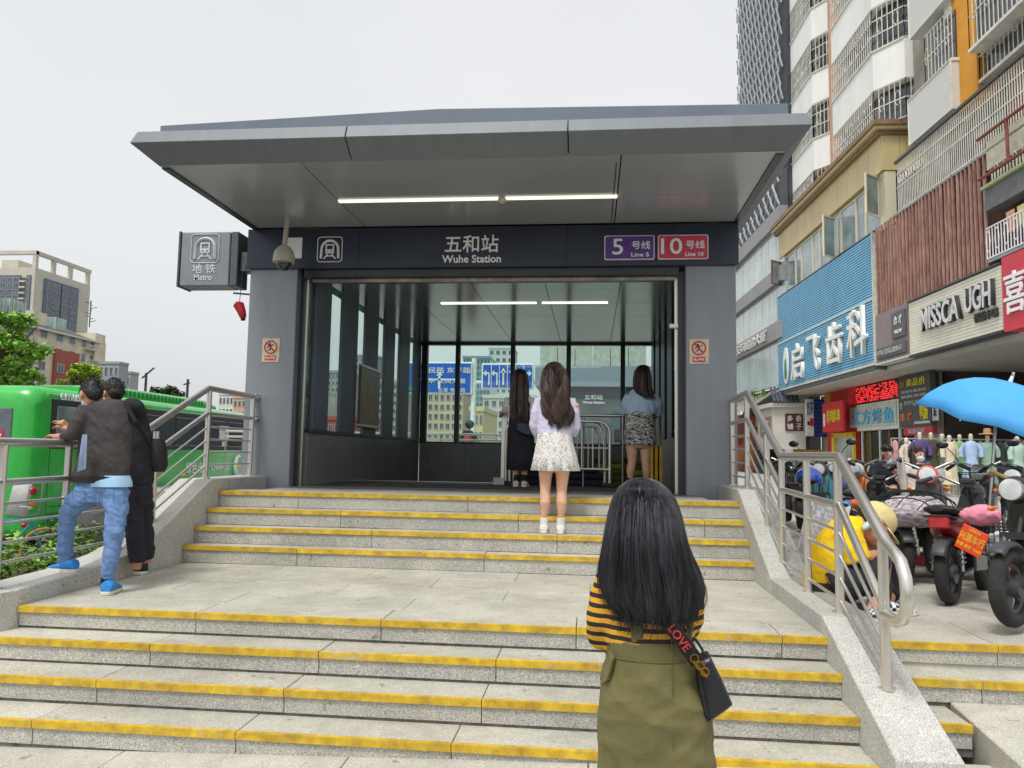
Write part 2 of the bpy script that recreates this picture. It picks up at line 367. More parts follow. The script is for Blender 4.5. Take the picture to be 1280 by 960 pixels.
# ================================================================== THE STAIR
stair = struct('entrance_stair')
UP = [(7.20, 1.13), (6.98, .98), (6.77, .83), (6.58, .68)]
LOW = [(4.62, .53), (4.37, .395), (4.10, .26), (3.84, .125)]
XL, XR = -3.60, 1.34
def step(y, z, back, x0, x1, rise, gap, off, seglen=1.27, rm=None, rdepth=.0):
    """one step: granite tread slabs with painted nosing, riser slabs below, each its own stone"""
    x = x0; first = True
    while x < x1 - .02:
        e = min(x1, x + (off if first else seglen)); first = False
        if x1 - e < .25: e = x1
        dz = random.uniform(-.0015, .0015); g = .0025
        B().box(x + g, e - g, y + .004, back, z - .030, z + dz).build('tread_slab', G_STEP, stair, bevel=.003)
        B().box(x + g, e - g, y + .012, y + .05, z - rise + gap, z - .0315).build('riser_slab', rm or G_RISE, stair, bevel=.002)
        q = B(); q.box(x + g, e - g, y - .001, y + .003, z - .036, z + dz + .0015); q.box(x + g, e - g, y + .0032, y + .03, z + dz + .0002, z + dz + .0022)
        q.build('yellow_strip', YEL, stair)
        x = e
    B().box(x0, x1, y + .0215, y + .09, z - rise - .02, z - .034).build('joint_backing', GAPDARK, stair)
for k, (y, z) in enumerate(UP):
    back = 10.45 if k == 0 else UP[k - 1][0] + .03
    step(y, z, 7.56 if k == 0 else back, XL, XR, .15, .003, (.8, 1.3, 1.66, 1.05)[k], 1.65)
for k, (y, z) in enumerate(LOW):
    back = 5.0 if k == 0 else LOW[k - 1][0] + .02
    step(y, z, back if k else 4.95, XL if k == 0 else -5.2, XR, .135, .014, (1.18, 2.64, 2.5, 2.33)[k], (1.17, 1.02, 1.07, 1.1)[k])
B().box(XL, XR, 4.7, 7.3, .0, .485).build('landing_bed', MORTAR, stair)
B().box(XL, XR, 7.3, 10.4, .0, 1.085).build('landing_bed', MORTAR, stair)
# middle landing paving
yy = 4.953
for r_ in range(4):
    y1 = 4.953 + (r_ + 1) * (6.60 - 4.953) / 4; x = XL; off = .6 if r_ % 2 else 1.2
    while x < XR - .01:
        e = min(XR, x + (off if x == XL else 1.2))
        if XR - e < .2: e = XR
        B().box(x + .0015, e - .0015, yy + .0015, y1 - .0015, .49, .53 + random.uniform(-.001, .001)).build('landing_slab', G_STEP, stair, bevel=.002)
        x = e
    yy = y1
# floor of the hall
yy = 7.563
for r_ in range(6):
    y1 = 7.563 + (r_ + 1) * (10.4 - 7.563) / 6; x = -3.34
    while x < 1.1:
        e = min(1.12, x + .62); e = 1.12 if 1.12 - e < .1 else e
        B().box(x + .002, e - .002, yy + .002, y1 - .002, 1.09, 1.13 + random.uniform(-.0008, .0008)).build('floor_tile', G_FLOOR if r_ else MATS['granite_step'], stair, bevel=.0015)
        x = e
    yy = y1
B().box(-3.34, 1.12, 10.4, 10.42, 1.08, 1.137).build('floor_edge', STEEL, stair)
# grating mat of the doorway, dark ribs
b = B()
for i in range(26): b.box(-3.2, .95, 8.62 + i * .04, 8.632 + i * .04, 1.1315, 1.139)
o = b.build('door_mat', mat('mat_rubber', (64, 64, 62), .9, var=.2), None); tag(o, 'dark ribbed door mat across the hall floor behind the pillars', 'mat')

# right-hand steps of the plaza outside the stringer
pst = struct('plaza_steps'); stair_keep = stair; stair = pst
step(4.60, .53, 5.2, 1.62, 9, .135, .024, .62, 2.6)
step(4.36, .395, 4.63, 1.62, 9, .135, .02, .42, 1.9)
step(4.08, .26, 4.38, 1.62, 1.86, .135, .02, .3, 1)
stair = stair_keep
B().box(1.62, 9, 4.66, 5.22, .0, .49).build('step_bed', MORTAR, pst)
# ramp slab that buries the lower steps at the right
b = B(); e0 = ground_z(1.9)
b.loft([[(1.89, 2.9, -.1), (9, 2.6, -.1), (9, 4.42, -.1), (1.88, 4.42, -.1)], [(1.89, 2.9, .135), (9, 2.6, .13), (9, 4.37, .335), (1.88, 4.37, .285)]])
b.build('ramp_slab', G_PAVE, pst, bevel=.006)
# plaza paving slabs near the camera
ppv = struct('plaza_paving')
for i in range(9):
    for j in range(10):
        x0 = 1.64 + i * .9 + (.45 if j % 2 else 0); y0 = 5.21 + j * .6
        B().box(x0 + .002, x0 + .897, y0 + .002, y0 + .597, .47, .526 + random.uniform(-.0015, .0015)).build('paving_slab', G_PAVE, ppv, bevel=.002)
b = B(); b.box(1.36, 1.64, 5.2, 11.3, .45, .522); b.build('paving_edge', G_PAVE, ppv)

# stringer walls (low granite kerbs that carry the railings)
def stringer(name, prof, xin, xout, label, tail=None):
    t = struct(name)
    segs = [(prof[i], prof[i + 1]) for i in range(len(prof) - 1)]
    for (y0, z0), (y1, z1) in segs:
        q = B(); q.loft([[(xin, y0 - .0, -.3), (xout, y0, -.3), (xout, y0, z0), (xin, y0, z0)], [(xin, y1, -.3), (xout, y1, -.3), (xout, y1, z1), (xin, y1, z1)]])
        q.build('stringer_block', G_WALL, t, bevel=.006)
    return t
stringer('right_stringer', [(8.33, 1.245), (7.27, 1.245), (6.10, .695), (6.02, .645), (4.72, .635), (3.66, .235)], 1.338, 1.63, '')
sl_ = stringer('left_stringer', [(8.33, 1.245), (7.05, 1.245), (6.06, .77), (5.75, .70), (5.38, .655), (4.62, .635)], -3.603, -3.93, '')
b = B()                                          # the left kerb turns outwards at its foot
pin = [V((-3.603, 4.62, 0)), V((-3.625, 4.50, 0)), V((-3.71, 4.41, 0)), V((-3.9, 4.36, 0)), V((-5.6, 4.32, 0))]
pou = [V((-3.93, 4.62, 0)), V((-3.94, 4.66, 0)), V((-3.97, 4.68, 0)), V((-4.05, 4.69, 0)), V((-5.6, 4.66, 0))]
b.loft([[p + V((0, 0, -.3)), q + V((0, 0, -.3)), q + V((0, 0, .633)), p + V((0, 0, .633))] for p, q in zip(pin, pou)])
b.build('stringer_block', G_WALL, sl_, bevel=.006)

# ================================================================== THE METRO ENTRANCE
ME = thing('metro_entrance', 'grey metal metro station entrance with deep flat canopy above granite steps', 'station entrance', (-1.2, 8.3, 1.13))
YF = 8.30
for x0, x1 in ((-3.90, -3.34), (1.0, 1.53)):
    o = B().box(x0, x1, YF, 8.86, 1.0, 3.6).build('pillar', PANEL, ME, bevel=.008)
    B().box(x0 + .02, x1 - .02, YF + .03, 8.84, 1.128, 1.16).build('plinth', BLACK, o)
o = B().box(-3.34, -3.29, YF + .12, 8.54, 1.13, 3.55).build('door_jamb', DARKM, ME); B().box(-3.289, -3.265, YF + .16, YF + .20, 1.13, 3.5).build('guide_rail', STEEL, o)
o = B().box(.93, 1.0, YF + .12, 8.7, 1.13, 3.55).build('door_jamb', DARKM, ME); B().box(.90, .935, YF + .16, YF + .22, 1.13, 3.5).build('guide_rail', STEEL, o)
B().box(.84, .93, YF + .1, YF + .16, 2.93, 2.97).build('hinge_bracket', WHITE, ME)
band = B().box(-3.93, 1.555, YF - .045, 8.8, 3.585, 4.045).build('sign_band', BAND, ME, bevel=.006)
for x in (-2.62, -1.44, -.28, .86): B().box(x, x + .004, YF - .0475, YF - .04, 3.59, 4.04).build('panel_joint', BLACK, band)
B().box(-3.27, .93, YF + .02, 8.7, 3.50, 3.583).build('lintel', DARKM, ME)
B().box(-3.2, .9, YF + .10, YF + .16, 3.455, 3.495).build('shutter_slot', mat('worn_tin', (150, 142, 132), .4, .6, var=.3, scale=4), ME)
# canopy: soffit panels, two-facet fascia, side fascias, raised roof sheet
XS0, XS1, YS0, ZS = -3.88, 1.58, 6.33, 4.06
xs = [XS0, -2.565, .235, XS1]; ys = [YS0, 7.36, 8.26]
for i in range(3):
    for j in range(2):
        B().box(xs[i] + .006, xs[i + 1] - .006, ys[j] + .003, ys[j + 1] - .003, ZS, ZS + .03).build('soffit_panel', SOFF, ME)
B().box(XS0 - .02, XS1 + .02, YS0, 8.4, ZS + .03, ZS + .06).build('soffit_backing', BLACK, ME)
B().box(.195, .203, 6.5, 8.2, ZS - .002, ZS + .01).build('soffit_joint', BLACK, ME)
XO0, XO1 = -4.045, 1.715; prof = [(0, 0), (.155, .135), (.12, .252), (-.10, .252)]         # outward, up from the soffit edge
def fpt(x, y, ox, oy, k): return V((x + ox * prof[k][0] * 1.02, y + oy * prof[k][0] * 1.3, ZS + prof[k][1]))
for x0, x1 in ((XS0, -2.105), (-2.095, -.215), (-.205, XS1)):
    q = B(); L0 = -1 if x0 == XS0 else 0; L1 = 1 if x1 == XS1 else 0
    q.loft([[fpt(x0, YS0, L0, -1, k) for k in range(4)], [fpt(x1, YS0, L1, -1, k) for k in range(4)]])
    q.build('fascia_panel', FASC_U, ME, bevel=.003)
for sx_, x in ((-1, XS0), (1, XS1)):
    q = B(); q.loft([[fpt(x, YS0, sx_, -1, k) for k in range(4)], [fpt(x, 15.0, sx_, 0, k) for k in range(4)]]); q.build('side_fascia', FASC_U, ME, bevel=.003)
    q = B(); xi = x - sx_ * .07; q.box(min(x, xi), max(x, xi), YS0 + .05, 8.35, ZS - .012, ZS - .002); q.build('soffit_trim', DARKM, ME)
q = B()                                           # raised roof sheet, shallow ridge
rp = [(-3.93, 6.42), (-1.36, 6.42), (1.62, 6.42)]; rz = [4.465, 4.545, 4.50]
q.loft([[(x, 6.40, 4.25), (x, 15, 4.25), (x, 15, z + .1), (x, 6.40, z)] for (x, y), z in zip(rp, rz)])
q.build('roof_sheet', ROOFM, ME, bevel=.004)
q = B()
for x in (-1.0, -.86, -1.14): q.ell((x, 7.35, ZS - .02), .001) if 0 else None
o = B().box(-2.56, -.93, 7.335, 7.385, ZS - .018, ZS + .002).build('light_strip', LAMP, ME)
B().box(-.86, .235, 7.335, 7.385, ZS - .018, ZS + .002).build('light_strip', LAMP, ME)
B().ell((-.895, 7.36, ZS - .01), .045, .045, .05).build('smoke_detector', mat('detector_plastic', (196, 188, 170), .5), ME, smooth=True)
# hall: left glass wall with clad columns, low granite wall
ZC = 3.64
cols = [(8.74, 9.26), (9.72, 10.38), (10.76, 11.42), (11.80, 12.42), (12.76, 13.48), (13.86, 14.40)]
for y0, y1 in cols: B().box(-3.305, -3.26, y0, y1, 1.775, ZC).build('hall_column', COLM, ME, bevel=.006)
gy = [8.66] + [(c[0] + c[1]) / 2 for c in cols]
ge = [8.72] + sum([[c[0], c[1]] for c in cols], [])
for a, c in ((8.55, 8.74), (9.26, 9.72), (10.38, 10.76), (11.42, 11.80), (12.42, 12.76), (13.48, 13.86)):
    B().box(-3.30, -3.292, a + .001, c - .001, 1.775, ZC).build('glass_pane', GLZ, ME)
for i, (a, c) in enumerate(((8.6, 9.55), (9.556, 10.5), (10.506, 11.45), (11.456, 12.4), (12.406, 13.4), (13.406, 14.4))):
    B().box(-3.40, -3.26, a, c, .2, 1.735 - .003 * 0).build('low_wall_panel', G_DARK, ME, bevel=.003)
B().box(-3.44, -3.22, 8.6, 14.4, 1.737, 1.775).build('wall_coping', DARKM, ME)
# back glass wall
YB = 14.42
for i in range(5): B().box(-3.26 + i * .88, -3.26 + i * .88 + .876, YB, YB + .12, -1.5, 1.69).build('low_wall_panel', G_DARK, ME, bevel=.003)
B().box(-3.3, 1.2, YB - .03, YB + .15, 1.692, 1.73).build('wall_coping', DARKM, ME)
MUL = [530, 571.5, 640.5, 710.5, 778.5]
mx_ = [ony(p, 480, YB).x for p in MUL]
for x, w_ in zip(mx_, (.12, .085, .085, .085, .085)): B().box(x - w_ / 2, x + w_ / 2, YB - .02, YB + .1, 1.73, 3.6).build('mullion', DARKM, ME, bevel=.004)
xx = mx_ + [1.16]
for i in range(5): B().box(xx[i] + .03, xx[i + 1] - .03, YB + .03, YB + .04, 1.73, 3.6).build('glass_pane', GLZ, ME)
B().box(-3.3, 1.2, YB - .02, YB + .1, 3.58, 3.66).build('head_rail', DARKM, ME)
# right wall: clad columns, granite dado
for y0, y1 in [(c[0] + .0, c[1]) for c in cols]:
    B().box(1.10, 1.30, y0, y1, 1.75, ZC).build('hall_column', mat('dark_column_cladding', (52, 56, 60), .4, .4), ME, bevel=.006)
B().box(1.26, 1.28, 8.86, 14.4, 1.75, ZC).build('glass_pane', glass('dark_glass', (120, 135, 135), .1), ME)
for a, c in ((8.87, 9.7), (9.706, 10.55), (10.556, 12.4), (12.406, 14.4)):
    B().box(1.06, 1.3, a, c, .2, 1.77).build('low_wall_panel', G_PAVE, ME, bevel=.003)
# ceiling panels with joints
cx_ = [-3.30, -2.42, -1.50, -.58, .34, 1.24]; cyy = [8.72, 9.6, 10.4, 10.56, 11.5, 12.45, 13.4, 14.4]
for i in range(5):
    for j in range(7):
        B().box(cx_[i] + .004, cx_[i + 1] - .004, cyy[j] + .004, cyy[j + 1] - .004, ZC - .02, ZC).build('ceiling_panel', CEIL, ME)
B().box(-3.5, 1.4, 8.5, 14.6, ZC + .004, ZC + .06).build('ceiling_backing', BLACK, ME)
for x0, x1 in ((-2.11, -.77), (-.69, .21)):
    B().box(x0, x1, 10.46, 10.5, ZC - .03, ZC - .018).build('light_strip', mat('lit_hall_tube', (245, 245, 240), emit=(255, 252, 240), emit_s=3), ME)
B().box(-3.45, 1.35, 8.35, 14.6, ZC + .07, 4.04).build('roof_void', DARKM, ME)
# stair well going down behind the floor edge
b = B(); b.box(-3.3, 1.1, 10.42, 10.44, -2.5, 1.08)
for i in range(14): b.box(-3.26, -1.2, 10.5 + i * .28, 10.5 + (i + 1) * .28, -2.4, 1.13 - (i + 1) * .16)
b.build('descending_stairs', G_FLOOR, ME)
B().box(-1.18, -1.08, 10.45, 14.4, -2.4, 1.9).build('stairwell_wall', G_DARK, ME)
# station name, line badges, metro emblem
text('五和站', (-1.335, YF - .046, 3.845), .60, .195, WHITE, ME, depth=.012)
text('Wuhe Station', (-1.335, YF - .046, 3.675), .66, .088, WHITE, ME, depth=.01)
def rrect(x0, x1, z0, z1, r, y, dy, n=4):
    pts = []
    for cx0, cz0, a0 in ((x1 - r, z1 - r, 0), (x0 + r, z1 - r, 90), (x0 + r, z0 + r, 180), (x1 - r, z0 + r, 270)):
        for k in range(n + 1):
            a = rad(a0 + 90 * k / n); pts.append(V((cx0 + r * math.cos(a), y, cz0 + r * math.sin(a))))
    return B().prism(pts, (0, dy, 0))
for x0, x1, col, num, nm in ((.125, .665, (92, 56, 140), '5', 'Line 5'), (.70, 1.235, (200, 62, 88), '10', 'Line 10')):
    o = rrect(x0, x1, 3.645, 3.915, .02, YF - .047, -.012).build('line_badge', mat('badge_rim', (226, 214, 222), .4), ME)
    rrect(x0 + .012, x1 - .012, 3.657, 3.903, .014, YF - .0595, -.004).build('badge_face', mat('badge_' + nm, col, .4, var=.03), o)
    text(num, (x0 + (.145 if num == '5' else .145), YF - .064, 3.79), .115 if num == '5' else .225, .175, WHITE, o, depth=.004)
    text('号线', (x0 + .395, YF - .064, 3.805), .20, .09, WHITE, o, depth=.004)
    text(nm, (x0 + .385, YF - .064, 3.70), .19, .045, WHITE, o, depth=.004)
def emblem(parent, cx, cz, s, y, m):
    """outlined square, arch, and a train with rails"""
    q = B(); h = s / 2; r = .13 * s; t = .035 * s
    pts = []
    for c0, c1, a0 in ((h - r, h - r, 0), (-h + r, h - r, 90), (-h + r, -h + r, 180), (h - r, -h + r, 270)):
        for k in range(6): a = rad(a0 + 18 * k); pts.append(V((cx + c0 + r * math.cos(a), y, cz + c1 + r * math.sin(a))))
    q.tube(pts, t / 2, 4, closed=True)
    ar = [V((cx - .36 * s, y, cz - .36 * s)), V((cx - .34 * s, y, cz))] + [V((cx + .34 * s * math.cos(rad(180 - a)), y, cz + .02 * s + .34 * s * math.sin(rad(180 - a)))) for a in range(15, 180, 15)] + [V((cx + .34 * s, y, cz)), V((cx + .36 * s, y, cz - .36 * s))]
    q.tube(ar, .05 * s, 4)
    def rb(x0, x1, z0, z1): q.box(cx + x0 * s, cx + x1 * s, y - .004, y + .002, cz + z0 * s, cz + z1 * s)
    rb(-.17, .17, .16, .21); rb(-.17, -.12, -.16, .16); rb(.12, .17, -.16, .16); rb(-.12, .12, -.16, .0)
    for sg in (-1, 1): q.bar((cx + sg * .07 * s, y, cz - .18 * s), (cx + sg * .24 * s, y, cz - .38 * s), .004, .05 * s, (1, 0, 0))
    rb(-.13, .13, -.285, -.25)
    q.m = 1
    for sg in (-1, 1): q.box(cx + sg * .075 * s - .025 * s, cx + sg * .075 * s + .025 * s, y - .006, y, cz - .11 * s, cz - .06 * s)
    return q.build('metro_emblem', [m, BAND], parent)
emblem(ME, -2.955, 3.80, .285, YF - .049, WHITE)
# hanging metro sign box
MS = thing('metro_sign', 'square grey box sign with white train emblem bracketed to the left pillar', 'sign', (-4.45, 8.5, 3.42))
B().box(-4.80, -4.20, 8.38, 8.66, 3.42, 4.06).build('sign_box', mat('sign_box_paint', (132, 139, 143), .4, .2, var=.05), MS, bevel=.01)
B().box(-4.19, -4.10, 8.38, 8.66, 3.42, 4.06).build('end_frame', mat('sign_end_paint', (88, 94, 98), .4, .2), MS, bevel=.008)
B().box(-4.83, -4.805, 8.37, 8.67, 3.41, 4.07).build('end_frame', MATS['sign_end_paint'], MS, bevel=.004)
B().box(-4.095, -3.98, 8.44, 8.6, 3.60, 3.83).build('bracket_plate', MATS['sign_end_paint'], MS, bevel=.006)
B().tube([(-4.0, 8.52, 3.74), (-3.88, 8.52, 3.74)], .035, 10).build('bracket_arm', DARKM, MS)
SGW = mat('sign_ink', (206, 214, 218), .5)
emblem(MS, -4.50, 3.86, .34, 8.374, SGW)
text('地 铁', (-4.505, 8.378, 3.625), .29, .115, SGW, MS, depth=.004); text('Metro', (-4.51, 8.378, 3.52), .215, .07, SGW, MS, depth=.004)
# red float hanging by the sign
RH = thing('alarm_horn', 'small red horn hanging on a wire below the metro sign', 'horn', (-4.03, 8.4, 3.05))
RB = mat('red_plastic', (186, 34, 40), .4)
c = ony(301, 386, 8.4)
q = B(); q.tube([c + V((-.035, 0, .08)), c + V((-.03, 0, .05)), c + V((.01, 0, -.03)), c + V((.03, 0, -.09)), c + V((.032, 0, -.11))], [.03, .062, .05, .04, .028], 12); q.build('horn_body', RB, RH, smooth=True)
B().tube([c + V((.03, 0, -.10)), c + V((.036, 0, -.135))], .026, 10).build('horn_cap', BLACK, RH)
B().tube([c + V((-.02, 0, .07)), c + V((.0, 0, .45)), c + V((.03, .1, .7))], .004, 5).build('wire', DARKM, RH)
B().bar(c + V((-.1, 0, .185)), c + V((.13, 0, .165)), .012, .02).build('hanger_arm', DARKM, RH)
# dome camera on its drop pole
DC = thing('dome_camera', 'beige dome security camera hanging on a pole before the left pillar', 'security camera', (-3.33, 7.9, 3.42))
BEI = mat('camera_shell', (176, 170, 154), .4, var=.05)
cc = ony(355, 322, 7.86)
B().tube([(cc.x + .02, 7.86, 4.06), (cc.x, 7.86, cc.z + .10)], .026, 12).build('pole', BEI, DC, smooth=True)
B().rings([(cc.x, 7.86, cc.z + .13, .02, .02), (cc.x, 7.86, cc.z + .12, .06, .06), (cc.x, 7.86, cc.z + .07, .098, .098), (cc.x, 7.86, cc.z + .01, .116, .116), (cc.x, 7.86, cc.z - .055, .118, .118), (cc.x, 7.86, cc.z - .06, .095, .095)], 24).build('housing', BEI, DC, smooth=True)
B().ell((cc.x, 7.86, cc.z - .06), .082, .082, .085, 20, 10, v0=.5, v1=1).build('dome', mat('smoked_dome', (40, 40, 42), .06, coat=1), DC, smooth=True)
PO = rrect(-3.46, -3.28, 3.70, 3.94, .01, YF - .047, -.006).build('notice_plate', WHITE); tag(PO, 'white notice plate on the sign band behind the dome camera', 'notice')
# no-climbing notices on both pillars
for i, (x0, lb) in enumerate(((-3.715, 'cream prohibition notice with red circle on the left pillar'), (1.035, 'cream prohibition notice with red circle on the right pillar'))):
    NS = thing('prohibition_sign', lb, 'sign', (x0 + .1, YF, 2.52), group='prohibition notices on the pillars')
    B().box(x0, x0 + .205, YF - .008, YF - .001, 2.52, 2.79).build('sign_plate', mat('cream_plate', (214, 196, 168), .5), NS, bevel=.002)
    RD = mat('sign_red', (196, 52, 44), .5)
    cxn, czn = x0 + .1, 2.69
    q = B(); q.tube([V((cxn + .07 * math.cos(a / 24 * 2 * math.pi), YF - .011, czn + .07 * math.sin(a / 24 * 2 * math.pi))) for a in range(24)], .007, 4, closed=True)
    q.bar((cxn - .048, YF - .012, czn + .048), (cxn + .048, YF - .012, czn - .048), .004, .011, (1, 0, 1)); q.build('red_ring', RD, NS)
    q = B(); q.ell((cxn - .012, YF - .010, czn + .035), .012, .004, .012, 8, 6); q.bar((cxn - .012, YF - .01, czn + .022), (cxn + .008, YF - .01, czn - .014), .004, .02, (1, 0, 0))
    q.bar((cxn - .005, YF - .01, czn + .012), (cxn + .035, YF - .01, czn + .03), .004, .008); q.bar((cxn - .01, YF - .01, czn + .012), (cxn - .045, YF - .01, czn - .004), .004, .008)
    q.bar((cxn + .008, YF - .01, czn - .012), (cxn - .025, YF - .01, czn - .035), .004, .009); q.bar((cxn + .008, YF - .01, czn - .012), (cxn + .032, YF - .01, czn - .042), .004, .009)
    q.build('climbing_figure', BLACK, NS)
    B().box(x0 + .035, x0 + .165, YF - .0105, YF - .0085, 2.54, 2.595).build('red_field', RD, NS)
    text('禁止攀爬', (cxn, YF - .0107, 2.567), .11, .032, WHITE, NS, depth=.002)
# ================================================================== RAILINGS
def railing(name, label, cat, x, posts, top, mid, bars, base_r=.045):
    """posts: (y, base z, top z); rails follow polylines of (y, z)"""
    t = thing(name, label, cat, (x, posts[0][0], posts[0][1]))
    for y, z0, z1 in posts:
        o = B().tube([(x, y, z0), (x, y, z1)], .026, 12).build('post', STEEL, t, smooth=True)
        B().tube([(x, y, z0), (x, y, z0 + .014)], base_r, 14).build('base_flange', STEEL, o, smooth=True)
    return t
def rail(t, name, pts, r, n=10): return B().tube(pts, r, n).build(name, STEEL, t, smooth=True)
def poly(x, pts): return [V((x, y, z)) for y, z in pts]
XRR = 1.475
RR = railing('steel_railing', 'stainless steel stair railing with curved end on the right granite kerb', 'railing', XRR,
    [(8.28, 1.245, 2.11), (7.52, 1.245, 2.12), (6.70, .97 - .02, 1.74), (6.20, .685, 1.545), (5.50, .63, 1.545), (4.83, .63, 1.545), (4.13, .40, 1.13)], None, None, None)
tp = [(8.50, 2.13), (7.50, 2.15), (6.20, 1.555), (4.80, 1.555), (4.10, 1.14)]
end = [(4.05, 1.115), (3.97, 1.09), (3.90, 1.06), (3.85, .99), (3.835, .91), (3.85, .84), (3.90, .79), (3.98, .765), (4.13, .765)]
rail(RR, 'handrail', poly(XRR, tp + end), .030, 12)
mid = [(8.50, 1.89), (7.50, 1.90), (6.20, 1.295), (4.80, 1.265), (4.13, .80)]
rail(RR, 'middle_rail', poly(XRR, mid), .023)
for k in range(4):
    d = .135 * (k + 1)
    rail(RR, 'bar', poly(XRR, [(8.28, 1.89 - d), (7.52, 1.885 - d), (6.20, 1.285 - d), (4.83, 1.25 - d), (4.13, .775 - d * .62)]), .010, 8)
for y, z in ((8.50, 2.13), (8.50, 1.89)): B().ell((XRR, y - .16, z), .04, .035, .04).build('wall_knob', CHROME, RR, smooth=True)
XLR = -3.755
LR = railing('steel_railing', 'stainless steel stair railing on the left granite kerb beside the green bus', 'railing', XLR,
    [(8.20, 1.245, 2.12), (7.22, 1.245, 2.12), (6.33, .90 - .03, 1.68), (5.85, .715, 1.55), (5.22, .64, 1.55), (4.60, .633, 1.55)], None, None, None)
tp = [(8.36, 2.12), (7.20, 2.13), (5.90, 1.565), (4.50, 1.56), (4.42, 1.56)]
cor = [V((-3.85, 4.34, 1.56)), V((-4.2, 4.30, 1.56)), V((-5.5, 4.30, 1.56))]
rail(LR, 'handrail', poly(XLR, tp) + cor, .030, 12)
rail(LR, 'middle_rail', poly(XLR, [(8.36, 1.88), (7.20, 1.88), (5.90, 1.32), (4.42, 1.30)]) + [p - V((0, 0, .26)) for p in cor], .023)
for k in range(4):
    d = .125 * (k + 1)
    rail(LR, 'bar', poly(XLR, [(8.20, 1.88 - d), (7.22, 1.875 - d), (5.90, 1.30 - d), (4.42, 1.29 - d)]) + [p - V((0, 0, .27 + d)) for p in cor], .010, 8)
for z in (2.12, 1.88): B().ell((XLR, 8.27, z), .042, .036, .042).build('wall_knob', CHROME, LR, smooth=True)
# queue railing at the edge of the stair well and the wheeled barrier in front of it
QR = thing('guard_rail', 'steel guard rail at the edge of the stairwell on a small concrete foot', 'guard rail', (-1.0, 9.95, 1.13))
gp = ony(631, 517, 9.95); ztop = gp.z
B().bar((gp.x, 9.95, 1.13), (gp.x, 9.95, ztop + .02), .075, .075).build('post', STEEL, QR, bevel=.004)
B().box(gp.x - .13, gp.x + .05, 9.88, 10.02, 1.13, 1.22).build('concrete_foot', G_WALL, QR, bevel=.006)
rail(QR, 'top_rail', [(gp.x, 9.95, ztop - .01), (.86, 9.95, ztop - .01)], .022)
B().tube([(.86, 9.95, 1.13), (.86, 9.95, ztop)], .025, 10).build('post', STEEL, QR)
for x in (-.6, -.1, .4): B().tube([(x, 9.95, 1.13), (x, 9.95, ztop - .01)], .012, 8).build('bar', STEEL, QR)
def barrier(label, px0, px1, y):
    a, c = ony(px0, 605, y), ony(px1, 607, y); t = thing('crowd_barrier', label, 'barrier', ((a.x + c.x) / 2, y, 1.13), group='wheeled steel crowd barriers')
    zt = ony(px1, 527, y).z; x0, x1 = a.x, c.x; r = .15
    fr = [V((x0, y, 1.19))] + [V((x0 + r - r * math.cos(rad(k)), y, zt - r + r * math.sin(rad(k)))) for k in range(0, 91, 15)] + [V((x1 - r + r * math.sin(rad(k)), y, zt - r + r * math.cos(rad(k)))) for k in range(0, 91, 15)] + [V((x1, y, 1.19))]
    rail(t, 'frame_tube', fr, .021, 10); rail(t, 'bottom_rail', [(x0, y, 1.36), (x1, y, 1.36)], .016)
    fr2 = [V((x0 + .07, y, 1.36)), V((x0 + .07, y, zt - .2)), V((x0 + .13, y, zt - .08)), V((x0 + .22, y, zt - .06)), V((x1 - .22, y, zt - .06)), V((x1 - .13, y, zt - .08)), V((x1 - .07, y, zt - .2)), V((x1 - .07, y, 1.36))]
    rail(t, 'inner_tube', fr2, .013, 8)
    n = 8
    for k in range(1, n): x = x0 + .07 + (x1 - x0 - .14) * k / n; rail(t, 'bar', [(x, y, 1.36), (x, y, zt - .05)], .010, 8)
    rail(t, 'cross_bar', [(x0, y, 1.62), (x1, y, 1.62)], .008, 6)
    for x in (x0, x1):
        o = B().disc((x, y, 1.165), (1, 0, 0), .034, .03, 14).build('castor', BLACK, t, smooth=True); B().disc((x, y, 1.165), (1, 0, 0), .014, .036, 10).build('hub', STEEL, o)
barrier('polished wheeled crowd barrier behind the woman in the lilac cardigan', 637, 762, 9.55)
barrier('second wheeled crowd barrier standing just behind the first one', 632, 756, 9.72)
# stored things: navy mats, green flood bags, yellow boards
NV = mat('navy_canvas', (38, 44, 66), .85, var=.2, scale=8, bump=.3, bscale=90)
t = thing('folded_tarpaulin', 'dark navy folded tarpaulins stacked flat behind the wheeled barriers', 'tarpaulin', (-.4, 10.1, 1.13))
for k in range(3):
    q = B(); q.box(-.92 + .02 * k, .18 - .03 * k, 9.99, 10.32, 1.135 + k * .085, 1.215 + k * .085); q.build('fold', NV, t, bevel=.03, seg=3)
GB = mat('green_canvas', (86, 96, 48), .85, var=.25, scale=5, bump=.4, bscale=60); GB2 = mat('light_green_canvas', (118, 132, 66), .85, var=.2, scale=6, bump=.4, bscale=60)
for k in range(5):
    for j in range(2):
        z = 1.165 + k * .075; cxb = .27 + j * .40 + (.03 if k % 2 else -.01)
        t = B(); t.rings([(cxb, 10.13, z - .04, .17, .14), (cxb, 10.13, z - .03, .205, .17), (cxb, 10.13, z, .215, .18), (cxb, 10.13, z + .03, .205, .17), (cxb, 10.13, z + .042, .16, .13)], 20, lambda u, a: 1 + .05 * math.sin(3 * a + k + j * 2))
        o = t.build('flood_bag', (GB, GB2)[(k + j) % 2 if k > 1 else 0], None, smooth=True, ang=60)
        nm = ('bottom', 'second', 'third', 'fourth', 'topmost')[k]
        tag(o, f'olive green sandbag, {nm} in the {"right" if j else "left"} column of the sandbag pile', 'sandbag', 'sandbags piled by the doorway')
YB_ = mat('yellow_board', (196, 156, 40), .6, var=.15, scale=6)
